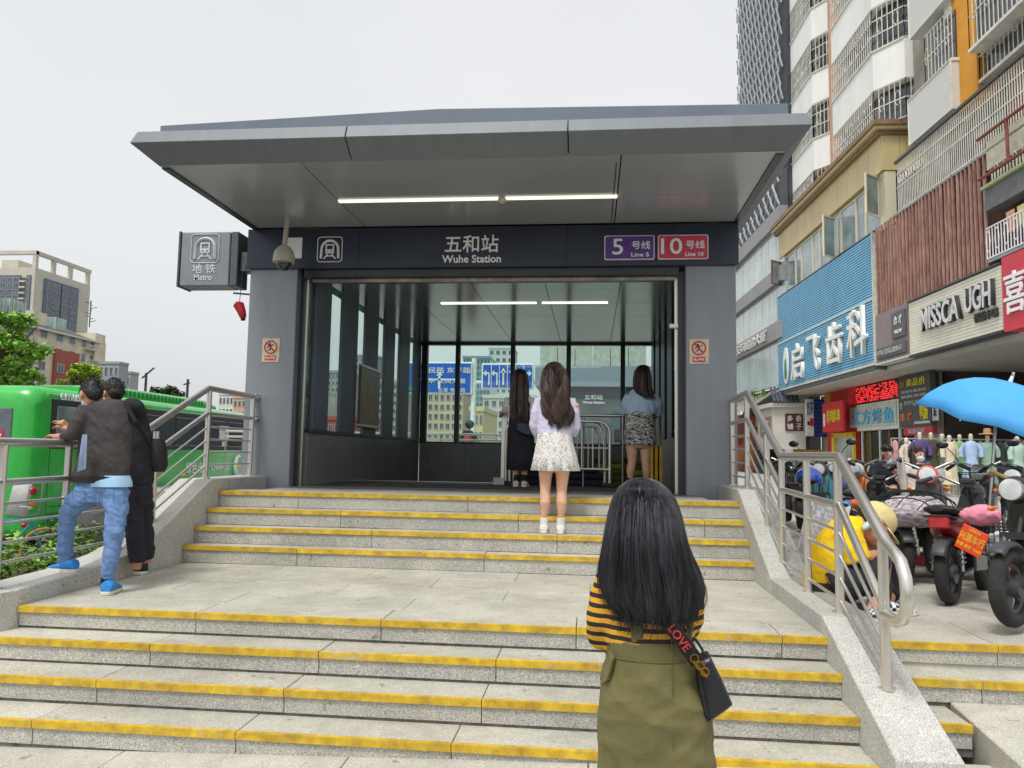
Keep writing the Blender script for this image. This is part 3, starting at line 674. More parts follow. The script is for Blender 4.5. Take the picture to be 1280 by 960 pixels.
for k in range(3):
    o = B().box(.70 + k * .055, .735 + k * .055, 9.3 + k * .03, 9.9, 1.135, 1.135 + .52).build('yellow_board', YB_, None, bevel=.004)
    tag(o, ('first', 'second', 'third')[k] + ' yellow flood board from the sandbags, standing on edge by the right wall', 'board', 'yellow flood boards on edge')
GC = thing('control_box', 'grey control box on the guard rail behind the sandbags', 'box', (.35, 9.98, 1.5))
p0, p1 = ony(768, 537, 10.0), ony(783, 553, 10.0)
B().box(p0.x, p1.x, 9.97, 10.06, p1.z, p0.z).build('box_shell', mat('grey_plastic', (150, 152, 156), .5), GC, bevel=.006)
B().box(p0.x + .02, p1.x - .02, 9.965, 9.969, p1.z + .03, p0.z - .02).build('box_lid', mat('light_grey_plastic', (170, 172, 176), .5), GC, bevel=.002)
for yy_ in (9.4, 10.9):
    t = thing('wall_cabinet', 'narrow steel cabinet on the left hall columns' if yy_ > 10 else 'narrow steel cabinet on the right hall columns', 'cabinet', (-3.2 if yy_ > 10 else 1.08, yy_, 1.8))
    if yy_ > 10:
        x0 = -3.25; B().box(x0, x0 + .04, 10.42, 11.4, 1.86, 2.72).build('cabinet_body', mat('bronze_panel', (120, 98, 70), .3, .5), t, bevel=.006)
        for z in (1.88, 2.72): B().box(x0, x0 + .05, 10.4, 11.42, z, z + .03).build('cabinet_trim', STEEL, t)
    else:
        B().box(1.02, 1.09, 9.2, 9.62, 1.83, 2.62).build('cabinet_body', DARKM, t, bevel=.01)
        for z in (1.83, 2.6): B().box(1.012, 1.095, 9.19, 9.63, z, z + .025).build('cabinet_trim', STEEL, t)

# ================================================================== PEOPLE
SKIN = mat('skin', (214, 168, 140), .5, var=.06, scale=14, bump=.1, bscale=300)
SKIN2 = mat('tanned_skin', (190, 136, 106), .5, var=.07, scale=14, bump=.1, bscale=300)
HB = hairmat('black_hair', (12, 11, 13), (36, 35, 40), .48)
HBR = hairmat('brown_black_hair', (24, 17, 15), (66, 48, 42), .45)
class Fig:
    """measures a figure on its own depth plane: P(px, py, dy) -> point, R(px) -> metres"""
    def __init__(s, y): s.y = y; s.k = y / F_PX / .99
    def P(s, px, py, dy=0): return ony(px, py, s.y + dy)
    def R(s, px): return px * s.k
    def T(s, b, pts, n=12, squash=1.0):                 # pts: (px, py, dy, r px)
        return b.tube([s.P(*p[:3]) for p in pts], [s.R(p[3]) for p in pts], n, squash=squash)
    def rings(s, b, rs, n=24, mod=None):                # (px, py, rx px, ry px[, dy])
        o = []
        for r in rs:
            p = s.P(r[0], r[1], r[4] if len(r) > 4 else 0); o.append((p.x, p.y, p.z, s.R(r[2]), s.R(r[3])))
        return b.rings(o, n, mod)
def hand(b, wrist, d, palm_n, size, curl=.5, side=1):
    """palm, four unequal bent fingers and a thumb from the side of the palm"""
    d = V(d).normalized(); nrm = V(palm_n); nrm = (nrm - d * nrm.dot(d)).normalized(); w = d.cross(nrm) * side
    L = size * .5; wr = V(wrist)
    b.tube([wr, wr + d * L * .35, wr + d * L * .7, wr + d * L * 1.0], [size * .15, size * .20, size * .22, size * .2], 8, squash=.5, up=nrm)
    for k, (o, l, s) in enumerate(((-.17, .42, .058), (-.055, .48, .06), (.06, .45, .058), (.165, .35, .05))):
        p = wr + d * L * .95 + w * size * o; pts = [p]; dd = d.copy()
        for j in range(3):
            a = curl * (.5 + .45 * j); dd = (d * math.cos(a) + nrm * math.sin(a)).normalized(); pts.append(pts[-1] + dd * size * l * (.42, .33, .25)[j])
        b.tube(pts, [size * s, size * s, size * s * .9, size * s * .75], 6)
    p = wr + d * L * .3 - w * size * .17
    b.tube([p, p + (d * .6 - w * .7 + nrm * .25) * size * .2, p + (d * 1.2 - w * .75 + nrm * .5) * size * .26], [size * .07, size * .062, size * .05], 6)
def headpts(b, c, h, fwd, up=(0, 0, 1), ears=True):
    """skull, jaw, nose, ears fused later with the neck; h = head height, fwd = gaze"""
    f = V(fwd).normalized(); u = V(up); u = (u - f * u.dot(f)).normalized(); r = f.cross(u); M_ = Matrix((r, f, u)).transposed(); c = V(c)
    def e(x, y, z, a, bb, cc): b.ell(c + M_ @ V((x * h, y * h, z * h)), a * h, bb * h, cc * h, 14, 10, M_)
    e(0, -.05, .12, .335, .42, .38); e(0, .10, -.12, .27, .29, .36); e(0, .2, -.33, .16, .16, .14); e(0, .10, -.02, .30, .28, .3)
    e(0, .40, -.10, .05, .09, .11); e(0, .34, .03, .2, .08, .06); e(0, .34, -.27, .11, .07, .05)
    if ears:
        for s in (-1, 1): e(s * .35, -.02, -.05, .045, .10, .15)
    return M_
def face(parent, c, h, M_, mask=None, eyes=True):
    c = V(c)
    if eyes:
        for s in (-1, 1):
            B().ell(c + M_ @ V((s * .13 * h, .345 * h, -.02 * h)), .052 * h, .03 * h, .028 * h, 10, 6, M_).build('eye', mat('eye_dark', (30, 24, 22), .25), parent)
            B().ell(c + M_ @ V((s * .14 * h, .355 * h, .075 * h)), .085 * h, .03 * h, .016 * h, 8, 5, M_).build('eyebrow', HB, parent)
    if mask:
        q = B(); q.ell(c + M_ @ V((0, .17 * h, -.25 * h)), .27 * h, .27 * h, .24 * h, 16, 10, M_)
        o = q.build('face_mask', mask, parent, smooth=True)
        for s in (-1, 1): B().tube([c + M_ @ V((s * .26 * h, .18 * h, -.15 * h)), c + M_ @ V((s * .345 * h, .0, -.02 * h)), c + M_ @ V((s * .345 * h, -.06 * h, -.1 * h))], .009 * h, 4).build('ear_loop', mask, o)
    else:
        B().ell(c + M_ @ V((0, .365 * h, -.27 * h)), .095 * h, .035 * h, .022 * h, 10, 6, M_).build('mouth', mat('lip', (166, 92, 84), .5), parent)
def strands(b, roots_fn, n, r0, seg=9):
    """many thin hair locks; roots_fn(i) -> list of points"""
    for i in range(n):
        pts = roots_fn(i)
        if pts: b.tube(pts, [r0 * (1 - .75 * k / (len(pts) - 1)) for k in range(len(pts))], 3, cap=False)
def shoe(name, heel, toe, w, h, mats, parent, sole=.25):
    """upper with a raised heel collar on a separate sole"""
    heel, toe = V(heel), V(toe); d = (toe - heel); L = d.length; d.normalize(); s = V((-d.y, d.x, 0)); up = V((0, 0, 1)); z = heel.z
    def ring(t, ww, z0, z1, n=12):
        c = heel + d * (L * t); return [c + s * (ww * math.cos(2 * math.pi * k / n)) + up * ((z0 + z1) / 2 + (z1 - z0) / 2 * math.sin(2 * math.pi * k / n)) for k in range(n)]
    q = B(); q.loft([ring(0.0, w * .30, .2 * h, .55 * h), ring(.05, w * .42, .15 * h, .95 * h), ring(.25, w * .46, .15 * h, h), ring(.42, w * .46, .15 * h, .86 * h), ring(.65, w * .5, .15 * h, .58 * h), ring(.88, w * .45, .15 * h, .42 * h), ring(1.0, w * .22, .2 * h, .32 * h)])
    o = q.build(name, mats[0], parent, smooth=True, ang=60)
    out = [heel + d * (L * t) + s * (w * .52 * ww) for t, ww in ((-.02, .45), (.1, .8), (.35, .8), (.68, 1), (.9, .85), (1.03, .3))] + [heel + d * (L * t) - s * (w * .52 * ww) for t, ww in ((1.03, .3), (.9, .85), (.68, 1), (.35, .8), (.1, .8), (-.02, .45))]
    B().prism([p + up * .001 for p in out], up * (h * sole)).build('sole', mats[1], o, bevel=.003)
    return o
WSH = mat('white_shoe', (222, 220, 214), .6, var=.06); WSO = mat('white_sole', (214, 210, 200), .7, var=.08, scale=30)

# ---- woman in the foreground: long black hair, striped top, olive pinafore ----
f = Fig(2.48); P, R = f.P, f.R
FW = thing('person', 'woman with long straight black hair in striped top and olive pinafore dress, back turned', 'person', (P(815, 960).x, 2.48, .09))
GZ = ground_z(P(815, 960).x)
b = B()
headpts(b, P(806, 657, .0), R(80), (-.05, 1, -.05)); f.T(b, [(808, 690, 0, 17), (810, 725, .0, 19)])
f.rings(b, [(812, 718, 40, 18), (812, 735, 52, 24), (812, 770, 50, 27), (813, 810, 44, 27), (816, 870, 58, 34), (818, 930, 60, 36), (818, 980, 50, 32)])
for px in (796, 842):
    f.T(b, [(px, 970, 0, 30), (px, 1060, .0, 22), (px, 1110, -.01, 21), (px, 1180, .01, 14)])
    g_ = P(px, 1180, .01); b.tube([g_, V((g_.x, g_.y, GZ + .06))], [R(14), R(12)])
f.T(b, [(766, 724, 0, 11), (752, 800, .04, 12), (768, 800, .16, 10)]); f.T(b, [(858, 724, 0, 11), (864, 780, .05, 11), (845, 800, .2, 10)])
hand(b, P(764, 800, .13), (.2, -.05, .5), (0, 1, 0), .12, .9)
fused('body', b, SKIN, FW, .008)
STR = stripes('striped_knit', [(222, 166, 44), (46, 36, 40)], .030, 2, .85, .12, .3, .48)
b = B()
f.rings(b, [(810, 700, 22, 18), (811, 712, 44, 24), (812, 735, 57, 29), (812, 770, 56, 31), (813, 830, 50, 31)])
f.T(b, [(764, 716, 0, 17), (755, 745, .01, 18), (749, 775, .01, 17), (750, 797, .03, 16), (762, 797, .12, 13)])
f.T(b, [(856, 716, 0, 17), (863, 745, .02, 18), (864, 775, .03, 16), (858, 790, .08, 15), (835, 800, .2, 12)])
top = fused('striped_top', b, STR, FW, .009, 5, .004, 20, (1, 1, 1.6), 3)
OLV = mat('olive_cotton', (110, 105, 64), .85, var=.12, scale=5, bump=.35, bscale=240)
def fold(u, a): return 1 + .018 * math.sin(7 * a + 3 * u) * u + .012 * math.sin(13 * a + 5) * u
DRS = [(813, 797, 50, 31), (813, 801, 52, 32.5), (813, 818, 52, 33), (815, 840, 57, 36), (817, 868, 63, 39), (818, 890, 66, 41), (819, 920, 66, 41), (820, 960, 67, 42), (821, 1010, 70, 45), (821, 1060, 74, 47)]
def interp(rows, n):
    o = []
    for k in range(n):
        t = k / (n - 1) * (len(rows) - 1); i_ = min(int(t), len(rows) - 2); w_ = t - i_; w_ = w_ * w_ * (3 - 2 * w_); o.append(tuple(a_ * (1 - w_) + b_ * w_ for a_, b_ in zip(rows[i_], rows[i_ + 1])))
    return o
b = B(); f.rings(b, interp(DRS, 74), 110, fold); me = b.mesh('pinafore_dress', OLV, None, True, 85)
zt_ = P(813, 797).z
nn_ = [v.normal.copy() for v in me.vertices]
for v in me.vertices:                               # soft drag folds that fan out from hip and waist
    d_ = min(1, max(0, (zt_ - .055 - v.co.z) / .06)); x_, z_ = v.co.x, v.co.z
    q_ = abs(noise.noise(V((x_ * 5 + z_ * 7, z_ * 4 - x_ * 2, 3.1)))) + .6 * abs(noise.noise(V((x_ * 9 - z_ * 12, z_ * 7 + x_ * 5, 9.2))))
    v.co += nn_[v.index] * ((.022 * (.45 - q_) + .0018 * noise.noise(v.co * 45)) * d_)
inv = wm(FW).inverted()
for v in me.vertices: v.co = inv @ v.co
dr = link('pinafore_dress', me, FW)
OLD = mat('olive_seam', (96, 94, 48), .9, var=.1, scale=20)
q = B(); rr_ = [(f.P(813, y).x + R(53) * math.cos(a), f.y + R(33.5) * math.sin(a), f.P(813, y).z) for y in (819,) for a in [2 * math.pi * k / 40 for k in range(40)]]
q.tube(rr_, .0022, 5, closed=True); q.tube([P(839, 800, -.085), P(840, 830, -.093), P(842, 880, -.098), P(842, 960, -.108)], .0016, 5); q.build('waist_seam', OLD, dr)
for pts, nm in (([(797, 803, -.075), (796, 780, -.08), (790, 745, -.082), (784, 712, -.06), (782, 700, .0)], 'strap'), ([(856, 803, -.045), (860, 775, -.055), (858, 745, -.06), (852, 712, -.04), (848, 700, .0)], 'strap')):
    pp = [P(*p) for p in pts]; q = B()
    for i in range(len(pp) - 1): q.bar(pp[i], pp[i + 1], R(14), .006, (0, -1, 0))
    q.build('shoulder_strap', OLV, dr, bevel=.002)
q = B(); pf = [P(754, 848, .02), P(757, 830, .0), P(766, 812, -.03), P(770, 822, -.06), P(762, 850, -.06), P(757, 855, -.02)]
q.prism(pf, V((-.012, -.012, 0))); q.build('pocket_flap', OLV, dr, bevel=.003)
# hair: a shell that follows skull and shoulders, with locks laid over it
HR = [(803, 597, 4, 4, -.01), (803, 601, 17, 18, -.01), (804, 610, 29, 31, -.015), (805, 624, 37, 40, -.015), (806, 645, 43, 45, -.02), (806, 668, 47, 47, -.03), (808, 690, 51, 44, -.035), (811, 712, 58, 38, -.04), (815, 735, 60, 36, -.04), (818, 754, 55, 34, -.04), (818, 765, 46, 32, -.04), (817, 774, 32, 24, -.045)]
b = B(); f.rings(b, HR, 64, lambda u, a: 1 + (.012 * math.sin(23 * a) + .02 * noise.noise(V((math.cos(a) * 5, math.sin(a) * 5, u * 2)))) * min(1, u * 1.6))
ho = b.build('hair', HB, FW, smooth=True, ang=80)
def hrow(u):
    t = u * (len(HR) - 1); i = min(int(t), len(HR) - 2); w_ = t - i; return [HR[i][j] * (1 - w_) + HR[i + 1][j] * w_ for j in range(5)]
random.seed(11)
def lock(i):
    a = random.uniform(-math.pi * 1.02, .02 * math.pi) if random.random() < .93 else random.uniform(0, math.pi); pts = []; o = random.uniform(1.0, 1.025); u0 = random.uniform(0.02, .45); u1 = min(1.0, random.uniform(.86, 1.0)); ph = random.uniform(0, 6)
    for k in range(12):
        u = u0 + (u1 - u0) * k / 11; r = hrow(u); aa = a + .05 * math.sin(3 * u + ph) + .02 * math.sin(9 * u + ph)
        p = P(r[0], r[1], r[4]); oo = o + .05 * max(0, u - .75) * random.uniform(-.2, 1); pts.append(V((p.x + R(r[2]) * oo * math.cos(aa), p.y + R(r[3]) * oo * math.sin(aa), p.z)))
    l = random.uniform(0, .030) if random.random() < .8 else random.uniform(.03, .06); d = (pts[-1] - pts[-2]).normalized(); pts += [pts[-1] + V((d.x * .3, d.y * .2, -1)) * l * .5, pts[-1] + V((random.uniform(-.3, .3), 0, -1)) * l]
    return pts
def fly(i):
    pts = lock(i); c0 = V((P(810, 700).x, f.y, 0)); k_ = random.uniform(.01, .035)
    return [p + V((p.x - c0.x, p.y - c0.y, 0)).normalized() * k_ * (j / len(pts)) ** 2 for j, p in enumerate(pts)]
b = B(); strands(b, fly, 90, .0009); b.build('stray_hairs', HB, ho, smooth=True)
b = B(); strands(b, lock, 900, .0019); b.build('hair_locks', hairmat('black_hair_locks', (8, 8, 9), (60, 60, 68), .42, (40, 40, 2.4)), ho, smooth=True)
# crossbody bag
BG = thing('crossbody_bag', 'black leather crossbody bag with lettered strap hanging at the foreground woman\'s hip', 'bag', (P(890, 860).x, 2.42, P(890, 860).z))
LEA = mat('black_leather', (30, 32, 36), .38, var=.12, scale=12, bump=.35, bscale=160, coat=.1)
b = B(); fr = [P(868, 826, -.05), P(887, 818, -.05), P(903, 850, -.05), P(916, 880, -.05), P(905, 889, -.05), P(886, 902, -.05), P(878, 893, -.05), P(873, 862, -.05)]
ctr = sum(fr, V()) / len(fr)
def sc(pts, k, dy): return [ctr + (p - ctr) * k + V((0, dy, 0)) for p in pts]
b.loft([sc(fr, .86, -.022), sc(fr, .97, -.012), sc(fr, 1.0, .01), sc(fr, 1.0, .05), sc(fr, .9, .07)]); b.build('bag_body', LEA, BG, smooth=True, bevel=.004, seg=2, ang=50)
q = B(); q.tube([P(872, 828, -.075), P(880, 860, -.078), P(888, 899, -.07)], .0025, 5); q.build('bag_seam', BLACK, BG)
sp = [P(826, 770, -.105), P(838, 782, -.11), P(856, 806, -.105), P(872, 828, -.085)]; q = B()
for i in range(3): q.bar(sp[i], sp[i + 1], R(17), .006, (0, -1, 0))
stp = q.build('strap', mat('strap_webbing', (34, 30, 32), .85, bump=.3, bscale=400), BG, bevel=.001)
dv = (sp[2] - sp[1]).normalized(); text('LOVE', (sp[1] + sp[2]) / 2 + V((0, -.006, 0)) + dv * .008, .085, .026, mat('strap_red_print', (196, 62, 66), .7), stp, xd=dv, ud=V((0, -1, 0)).cross(dv), depth=.002)
q = B(); q.tube([P(880, 826, -.03), P(878, 812, -.02), P(870, 800, -.01), P(858, 790, .0)], .0045, 6); q.build('handle', LEA, BG, smooth=True)
GOLD = mat('gold_clip', (200, 158, 70), .25, .9)
b = B(); 
for c_ in ((868, 823), (875, 832), (881, 840)): b.tube([P(c_[0], c_[1], -.095) + V((.012 * math.cos(k / 10 * 6.283), 0, .012 * math.sin(k / 10 * 6.283))) for k in range(10)], .003, 5, closed=True)
b.bar(P(866, 826, -.095), P(884, 846, -.09), .008, .006, (0, 1, 0)); b.build('clip', GOLD, BG, smooth=True)

# ---- woman in lilac cardigan and floral skirt on the steps ----
st3 = onz(690, 668, .83); f = Fig(st3.y + .10); P, R = f.P, f.R
LW = thing('person', 'woman in lilac cardigan and white speckled skirt standing on the upper steps', 'person', (st3.x, f.y, .83))
b = B(); headpts(b, P(694, 477), R(31), (-.1, 1, 0)); f.T(b, [(694, 490, 0, 8), (694, 505, 0, 9)])
f.rings(b, [(694, 497, 18, 9), (694, 520, 19, 11), (694, 545, 18, 11), (694, 575, 21, 14), (694, 590, 18, 12)])
for px, kx, ax in ((682, 681.5, 680), (703, 702, 701)):
    f.T(b, [(px, 575, 0, 9.6), (px, 592, 0, 8.6), (px * .4 + kx * .6, 606, 0, 7.0), (kx, 614, -.008, 6.4), (kx, 628, -.026, 6.9), (kx, 637, -.016, 5.6), (ax, 648, -.004, 4.0), (ax, 662, .0, 4.0)])
f.T(b, [(672, 505, 0, 7), (668, 530, .05, 6), (676, 540, .16, 5)]); f.T(b, [(717, 505, 0, 7), (720, 532, .05, 6), (712, 542, .16, 5)])
fused('body', b, SKIN, LW, .008)
LIL = mat('lilac_knit', (206, 202, 226), .9, var=.05, scale=10, bump=.3, bscale=260)
b = B(); f.rings(b, [(694, 490, 9, 8), (694, 496, 19, 11), (694, 510, 22, 13), (693, 528, 20.5, 13), (693, 543, 21.5, 14)])
f.T(b, [(676, 499, 0, 7.5), (671, 515, .0, 8), (668.5, 532, .03, 7.5), (672, 543, .1, 6)]); f.T(b, [(712, 499, 0, 7.5), (717, 515, .01, 8), (719, 534, .03, 7.5), (716, 543, .1, 6)])
fused('cardigan', b, LIL, LW, .008, 5, .004, 22, (1, 1, 1.5), 9)
FLO = blotch('speckled_skirt_cloth', (222, 220, 214), (132, 128, 126), 85, .43, dist=1.2)
b = B(); f.rings(b, [(693, 538, 20, 13), (693, 550, 22, 15), (693.5, 570, 26, 18), (693.5, 588, 29.5, 20), (693.5, 588.3, 28.5, 19)], 60, lambda u, a: 1 + .07 * u * math.sin(9 * a + 1) + .03 * u * math.sin(17 * a)); b.build('skirt', FLO, LW, smooth=True, ang=80)
def wavyhair(f, rows, parent, m, m2, n, amp, r0, seed, curl=3.0):
    random.seed(seed); P, R = f.P, f.R; rows = [(r[0], r[1], r[2] * .77, r[3] * .77, r[4]) for r in rows]
    core = [(r[0], r[1] - (3 if i > len(rows) - 4 else 0), r[2] * .93, r[3] * .93, r[4]) for i, r in enumerate(rows)]
    b = B(); f.rings(b, core, 48, lambda u, a: 1 + (.05 * math.sin(9 * a + 7 * u) * u + .06 * noise.noise(V((math.cos(a) * 4, math.sin(a) * 4, u * 4 + seed)))) * min(1, u * 2)); ho = b.build('hair', m, parent, smooth=True, ang=80)
    def hr(u): t = u * (len(rows) - 1); i = min(int(t), len(rows) - 2); w_ = t - i; return [rows[i][j] * (1 - w_) + rows[i + 1][j] * w_ for j in range(5)]
    def lk(i):
        a = random.uniform(-math.pi * 1.05, .05 * math.pi); u0 = random.uniform(.03, .5); u1 = random.uniform(.82, 1.0); ph = 4 * a + random.uniform(0, 1.5); o = random.uniform(1, 1.06); pts = []
        for k in range(14):
            u = u0 + (u1 - u0) * k / 13; r = hr(u); aa = a + amp * u * math.sin(curl * 6.3 * u + ph); p = P(r[0], r[1], r[4]); q_ = o + amp * .75 * u * math.cos(curl * 6.3 * u + ph)
            pts.append(V((p.x + R(r[2]) * q_ * math.cos(aa), p.y + R(r[3]) * q_ * math.sin(aa), p.z)))
        pts.append(pts[-1] + V((random.uniform(-.015, .015), 0, -random.uniform(.005, .05)))); return pts
    b = B(); strands(b, lk, n, r0); b.build('hair_locks', m2, ho, smooth=True); return ho
HLK = hairmat('brown_hair_locks', (22, 15, 14), (84, 60, 52), .45, (14, 14, 8))
wavyhair(f, [(693, 452, 3, 3, 0), (693, 455, 11, 11, 0), (693, 462, 17, 18, -.01), (693, 475, 20, 21, -.01), (693, 490, 21, 19, -.03), (695, 505, 22, 14, -.05), (698, 517, 22, 12, -.06), (699, 527, 18, 10, -.06), (697, 534, 11, 7, -.06)], LW, HBR, HLK, 420, .30, .0042, 5, 2.4)
SOCK = mat('white_sock', (226, 224, 220), .9, bump=.3, bscale=200)
for px in (680, 701):
    q = B(); f.T(q, [(px, 647, -.01, 5.4), (px, 656, -.005, 5.6), (px, 664, .01, 5.8)]); q.build('sock', SOCK, LW, smooth=True)
    h0 = V((P(px, 668).x, st3.y + .02, .832)); shoe('shoe', h0, h0 + V((.0, .2, 0)), .088, .085, (WSH, WSO), LW)

# ---- woman in black dress with white sleeves, navy bag ----
f = Fig(9.30); P, R = f.P, f.R
BW = thing('person', 'woman in long black pinafore with white sleeves leaning on the guard rail', 'person', (P(650, 606).x, 9.3, 1.13))
b = B(); headpts(b, P(650, 475, .04), R(20), (0, 1, 0)); f.T(b, [(650, 486, 0, 6), (650, 497, 0, 7)])
f.rings(b, [(650, 493, 13, 7), (650, 515, 14, 9), (650, 540, 13, 9), (650, 570, 15, 10)])
for px in (645, 656): f.T(b, [(px, 560, 0, 7), (px, 585, 0, 5), (px - 1, 597, 0, 3.4), (px - 1, 606, 0, 3.2)])
f.T(b, [(636, 500, 0, 5), (633, 513, .1, 4), (627, 517, .5, 3.2)]); hand(b, P(627, 517, .5), (-.2, .6, -.2), (0, 0, -1), .12, .5)
f.T(b, [(664, 500, 0, 5), (667, 516, .08, 4), (668, 528, .15, 3.4)]); hand(b, P(668, 526, .15), (0, .3, -.8), (0, 1, 0), .12, .5)
fused('body', b, SKIN, BW, .009)
BLK = mat('black_dress_cloth', (32, 33, 42), .9, var=.2, scale=8, bump=.3, bscale=200); WHT = mat('white_blouse_cloth', (214, 208, 204), .9, var=.06, scale=12, bump=.3, bscale=200)
b = B(); f.rings(b, [(650, 491, 8, 6), (650, 496, 14, 8), (650, 510, 15.5, 9.5), (650, 530, 14, 9)]); f.T(b, [(637, 498, 0, 5.5), (634, 507, .02, 6), (632, 514, .08, 5.5)]); f.T(b, [(663, 498, 0, 5.5), (666, 508, .02, 6), (667, 517, .06, 5.5)]); fused('white_blouse', b, WHT, BW, .009, 4, .004, 24)
b = B(); f.rings(b, [(650, 492, 11, 8.5), (650, 505, 14.5, 10.5), (650, 522, 14, 10.5), (651, 545, 16, 12), (651, 570, 17.5, 13), (651, 587, 18, 13), (651, 587.3, 17, 12)], 40, lambda u, a: 1 + .05 * u * math.sin(7 * a)); b.build('pinafore_dress', BLK, BW, smooth=True, ang=80)
wavyhair(f, [(650, 461, 2, 2, .02), (650, 463, 8, 8, .02), (650, 469, 12, 12, .02), (650, 480, 14, 14, .01), (649, 495, 15, 13, -.03), (649, 510, 14, 11, -.05), (649, 521, 13, 9, -.06), (649, 527, 8, 6, -.06)], BW, HBR, HLK, 150, .06, .0045, 8, 1)
for px in (645, 655):
    q = B(); f.T(q, [(px, 593, 0, 4), (px, 600, 0, 4), (px, 605, 0.01, 4.2)]); q.build('sock', BLACK, BW, smooth=True)
    h0 = V((P(px, 606).x, 9.24, 1.139)); shoe('shoe', h0, h0 + V((.02 if px > 650 else 0, .2, 0)), .085, .075, (mat('cream_shoe', (206, 196, 172), .6), WSO), BW)
NB = thing('shoulder_bag', 'navy shoulder bag on a thin strap against the black pinafore', 'bag', (P(656, 535).x, 9.15, P(656, 535).z))
fr = [P(646, 527, -.16), P(658, 529, -.16), P(667, 538, -.14), P(666, 545, -.13), P(655, 543, -.16), P(645, 538, -.16)]; ctr = sum(fr, V()) / 6
b = B(); b.loft([sc(fr, .85, -.02), sc(fr, 1, 0), sc(fr, 1, .05), sc(fr, .9, .06)]); b.build('bag_body', mat('navy_leather', (40, 50, 76), .5), NB, smooth=True, bevel=.004)
B().tube([P(648, 528, -.15), P(643, 512, -.14), P(642, 498, -.11), P(648, 491, 0)], .006, 5).build('strap', mat('navy_leather', (40, 50, 76)), NB)

# ---- woman in light blue top and zebra skirt ----
f = Fig(9.35); P, R = f.P, f.R
UW = thing('person', 'woman in pale blue blouse and zebra print skirt standing before the sandbags', 'person', (P(799, 606).x, 9.35, 1.13))
b = B(); headpts(b, P(804, 472, .01), R(21), (.1, 1, -.1)); f.T(b, [(803, 484, 0, 6), (802, 495, 0, 7)])
f.rings(b, [(801, 492, 14, 7), (801, 512, 14, 9), (800, 530, 14, 9), (800, 550, 17, 12), (800, 560, 14, 10)])
for px, ax in ((790, 788), (807, 808)): f.T(b, [(px, 548, 0, 8), (px, 560, 0, 7.5), (px, 578, -.01, 5.2), (ax, 588, -.02, 5.2), (ax, 600, 0, 3.4), (ax, 608, 0, 3.4)])
f.T(b, [(785, 497, 0, 6), (781, 515, .1, 5), (788, 516, .35, 4)]); f.T(b, [(819, 497, 0, 6), (823, 516, .1, 5), (815, 517, .35, 4)]); hand(b, P(788, 516, .33), (.2, .6, -.1), (0, 0, -1), .12, .5); hand(b, P(815, 517, .33), (-.2, .6, -.1), (0, 0, -1), .12, .5)
fused('body', b, SKIN, UW, .009)
SKY = mat('pale_blue_cotton', (178, 204, 226), .9, var=.06, scale=10, bump=.3, bscale=200)
b = B(); f.rings(b, [(802, 484, 7, 6), (802, 489, 14, 8), (802, 500, 19, 11), (801, 512, 20, 12), (800, 518, 18.5, 11)]); f.T(b, [(788, 494, 0, 7), (783, 506, .03, 8), (781, 516, .1, 6.5)]); f.T(b, [(816, 494, 0, 7), (821, 506, .03, 8), (822, 517, .1, 6.5)]); fused('blouse', b, SKY, UW, .009, 4, .006, 18)
ZEB = blotch('zebra_print', (206, 204, 200), (44, 42, 44), 26, .5, stretch=(.7, .7, 2.4), dist=1.6)
b = B(); f.rings(b, [(800, 511, 15, 11), (800, 520, 16.5, 12), (800, 535, 19, 14), (800, 546, 19.5, 14.5), (800, 556, 19.5, 15), (800, 556.3, 18, 13.5)], 48, lambda u, a: 1 + (.05 if u > .6 else .01) * math.sin(14 * a)); b.build('skirt', ZEB, UW, smooth=True, ang=80)
wavyhair(f, [(804, 456, 2, 2, 0), (804, 458, 8, 8, 0), (803, 464, 12, 13, 0), (803, 474, 14, 14.5, -.01), (803, 484, 14, 12, -.04), (806, 492, 13, 9, -.07), (810, 496, 9, 7, -.08), (814, 494, 5, 4, -.08)], UW, HB, HLK, 150, .08, .0045, 9, 1)
for px in (788, 808):
    q = B(); f.T(q, [(px, 594, 0, 4), (px, 606, 0, 4.2)]); q.build('boot_shaft', BLACK, UW, smooth=True)
    h0 = V((P(px, 608).x, 9.29, 1.132)); shoe('shoe', h0, h0 + V((0, .2, 0)), .085, .08, (BLACK, WSO), UW)
# ---- man in black jacket and blue jeans leaning on the left railing ----
f = Fig(5.22); P, R = f.P, f.R
JM = thing('person', 'man in black jacket and blue jeans, one foot up on the kerb', 'person', (P(130, 740).x, 5.1, .53))
b = B(); hc = P(114, 493, -.02); M1 = headpts(b, hc, R(37), (-.75, .55, -.35)); b.tube([P(120, 503), P(128, 515)], [R(8), R(9)])
f.rings(b, [(131, 512, 20, 14), (132, 545, 30, 16), (130, 590, 26, 14), (127, 612, 24, 12)])
f.T(b, [(104, 520, -.05, 9), (91, 544, -.1, 7), (78, 546, -.02, 5), (68, 546, 0, 4)]); hand(b, P(72, 545.5, 0), (-1, .1, .08), (0, 0, -1), .125, .75)
f.T(b, [(110, 518, .35, 8), (96, 540, .4, 6), (80, 530, .35, 4.6), (77, 526, .33, 4)]); hand(b, P(80, 532, .33), (-.75, .1, .45), (-.3, 0, -1), .12, .8, -1)
for pts in ([(110, 620, 0, 12), (86, 640, -.05, 8), (83, 680, -.02, 6.5), (82, 706, 0, 5.5)], [(144, 620, .0, 12), (143, 668, -.1, 8), (133, 722, -.10, 6), (132, 732, -.09, 6)]): f.T(b, pts)
body = fused('body', b, SKIN2, JM, .007, 4)
face(JM, hc, R(37), M1, mat('surgical_mask', (206, 214, 216), .8, bump=.2))
JK = mat('black_jacket_cloth', (64, 60, 60), .8, var=.15, scale=9, bump=.3, bscale=220)
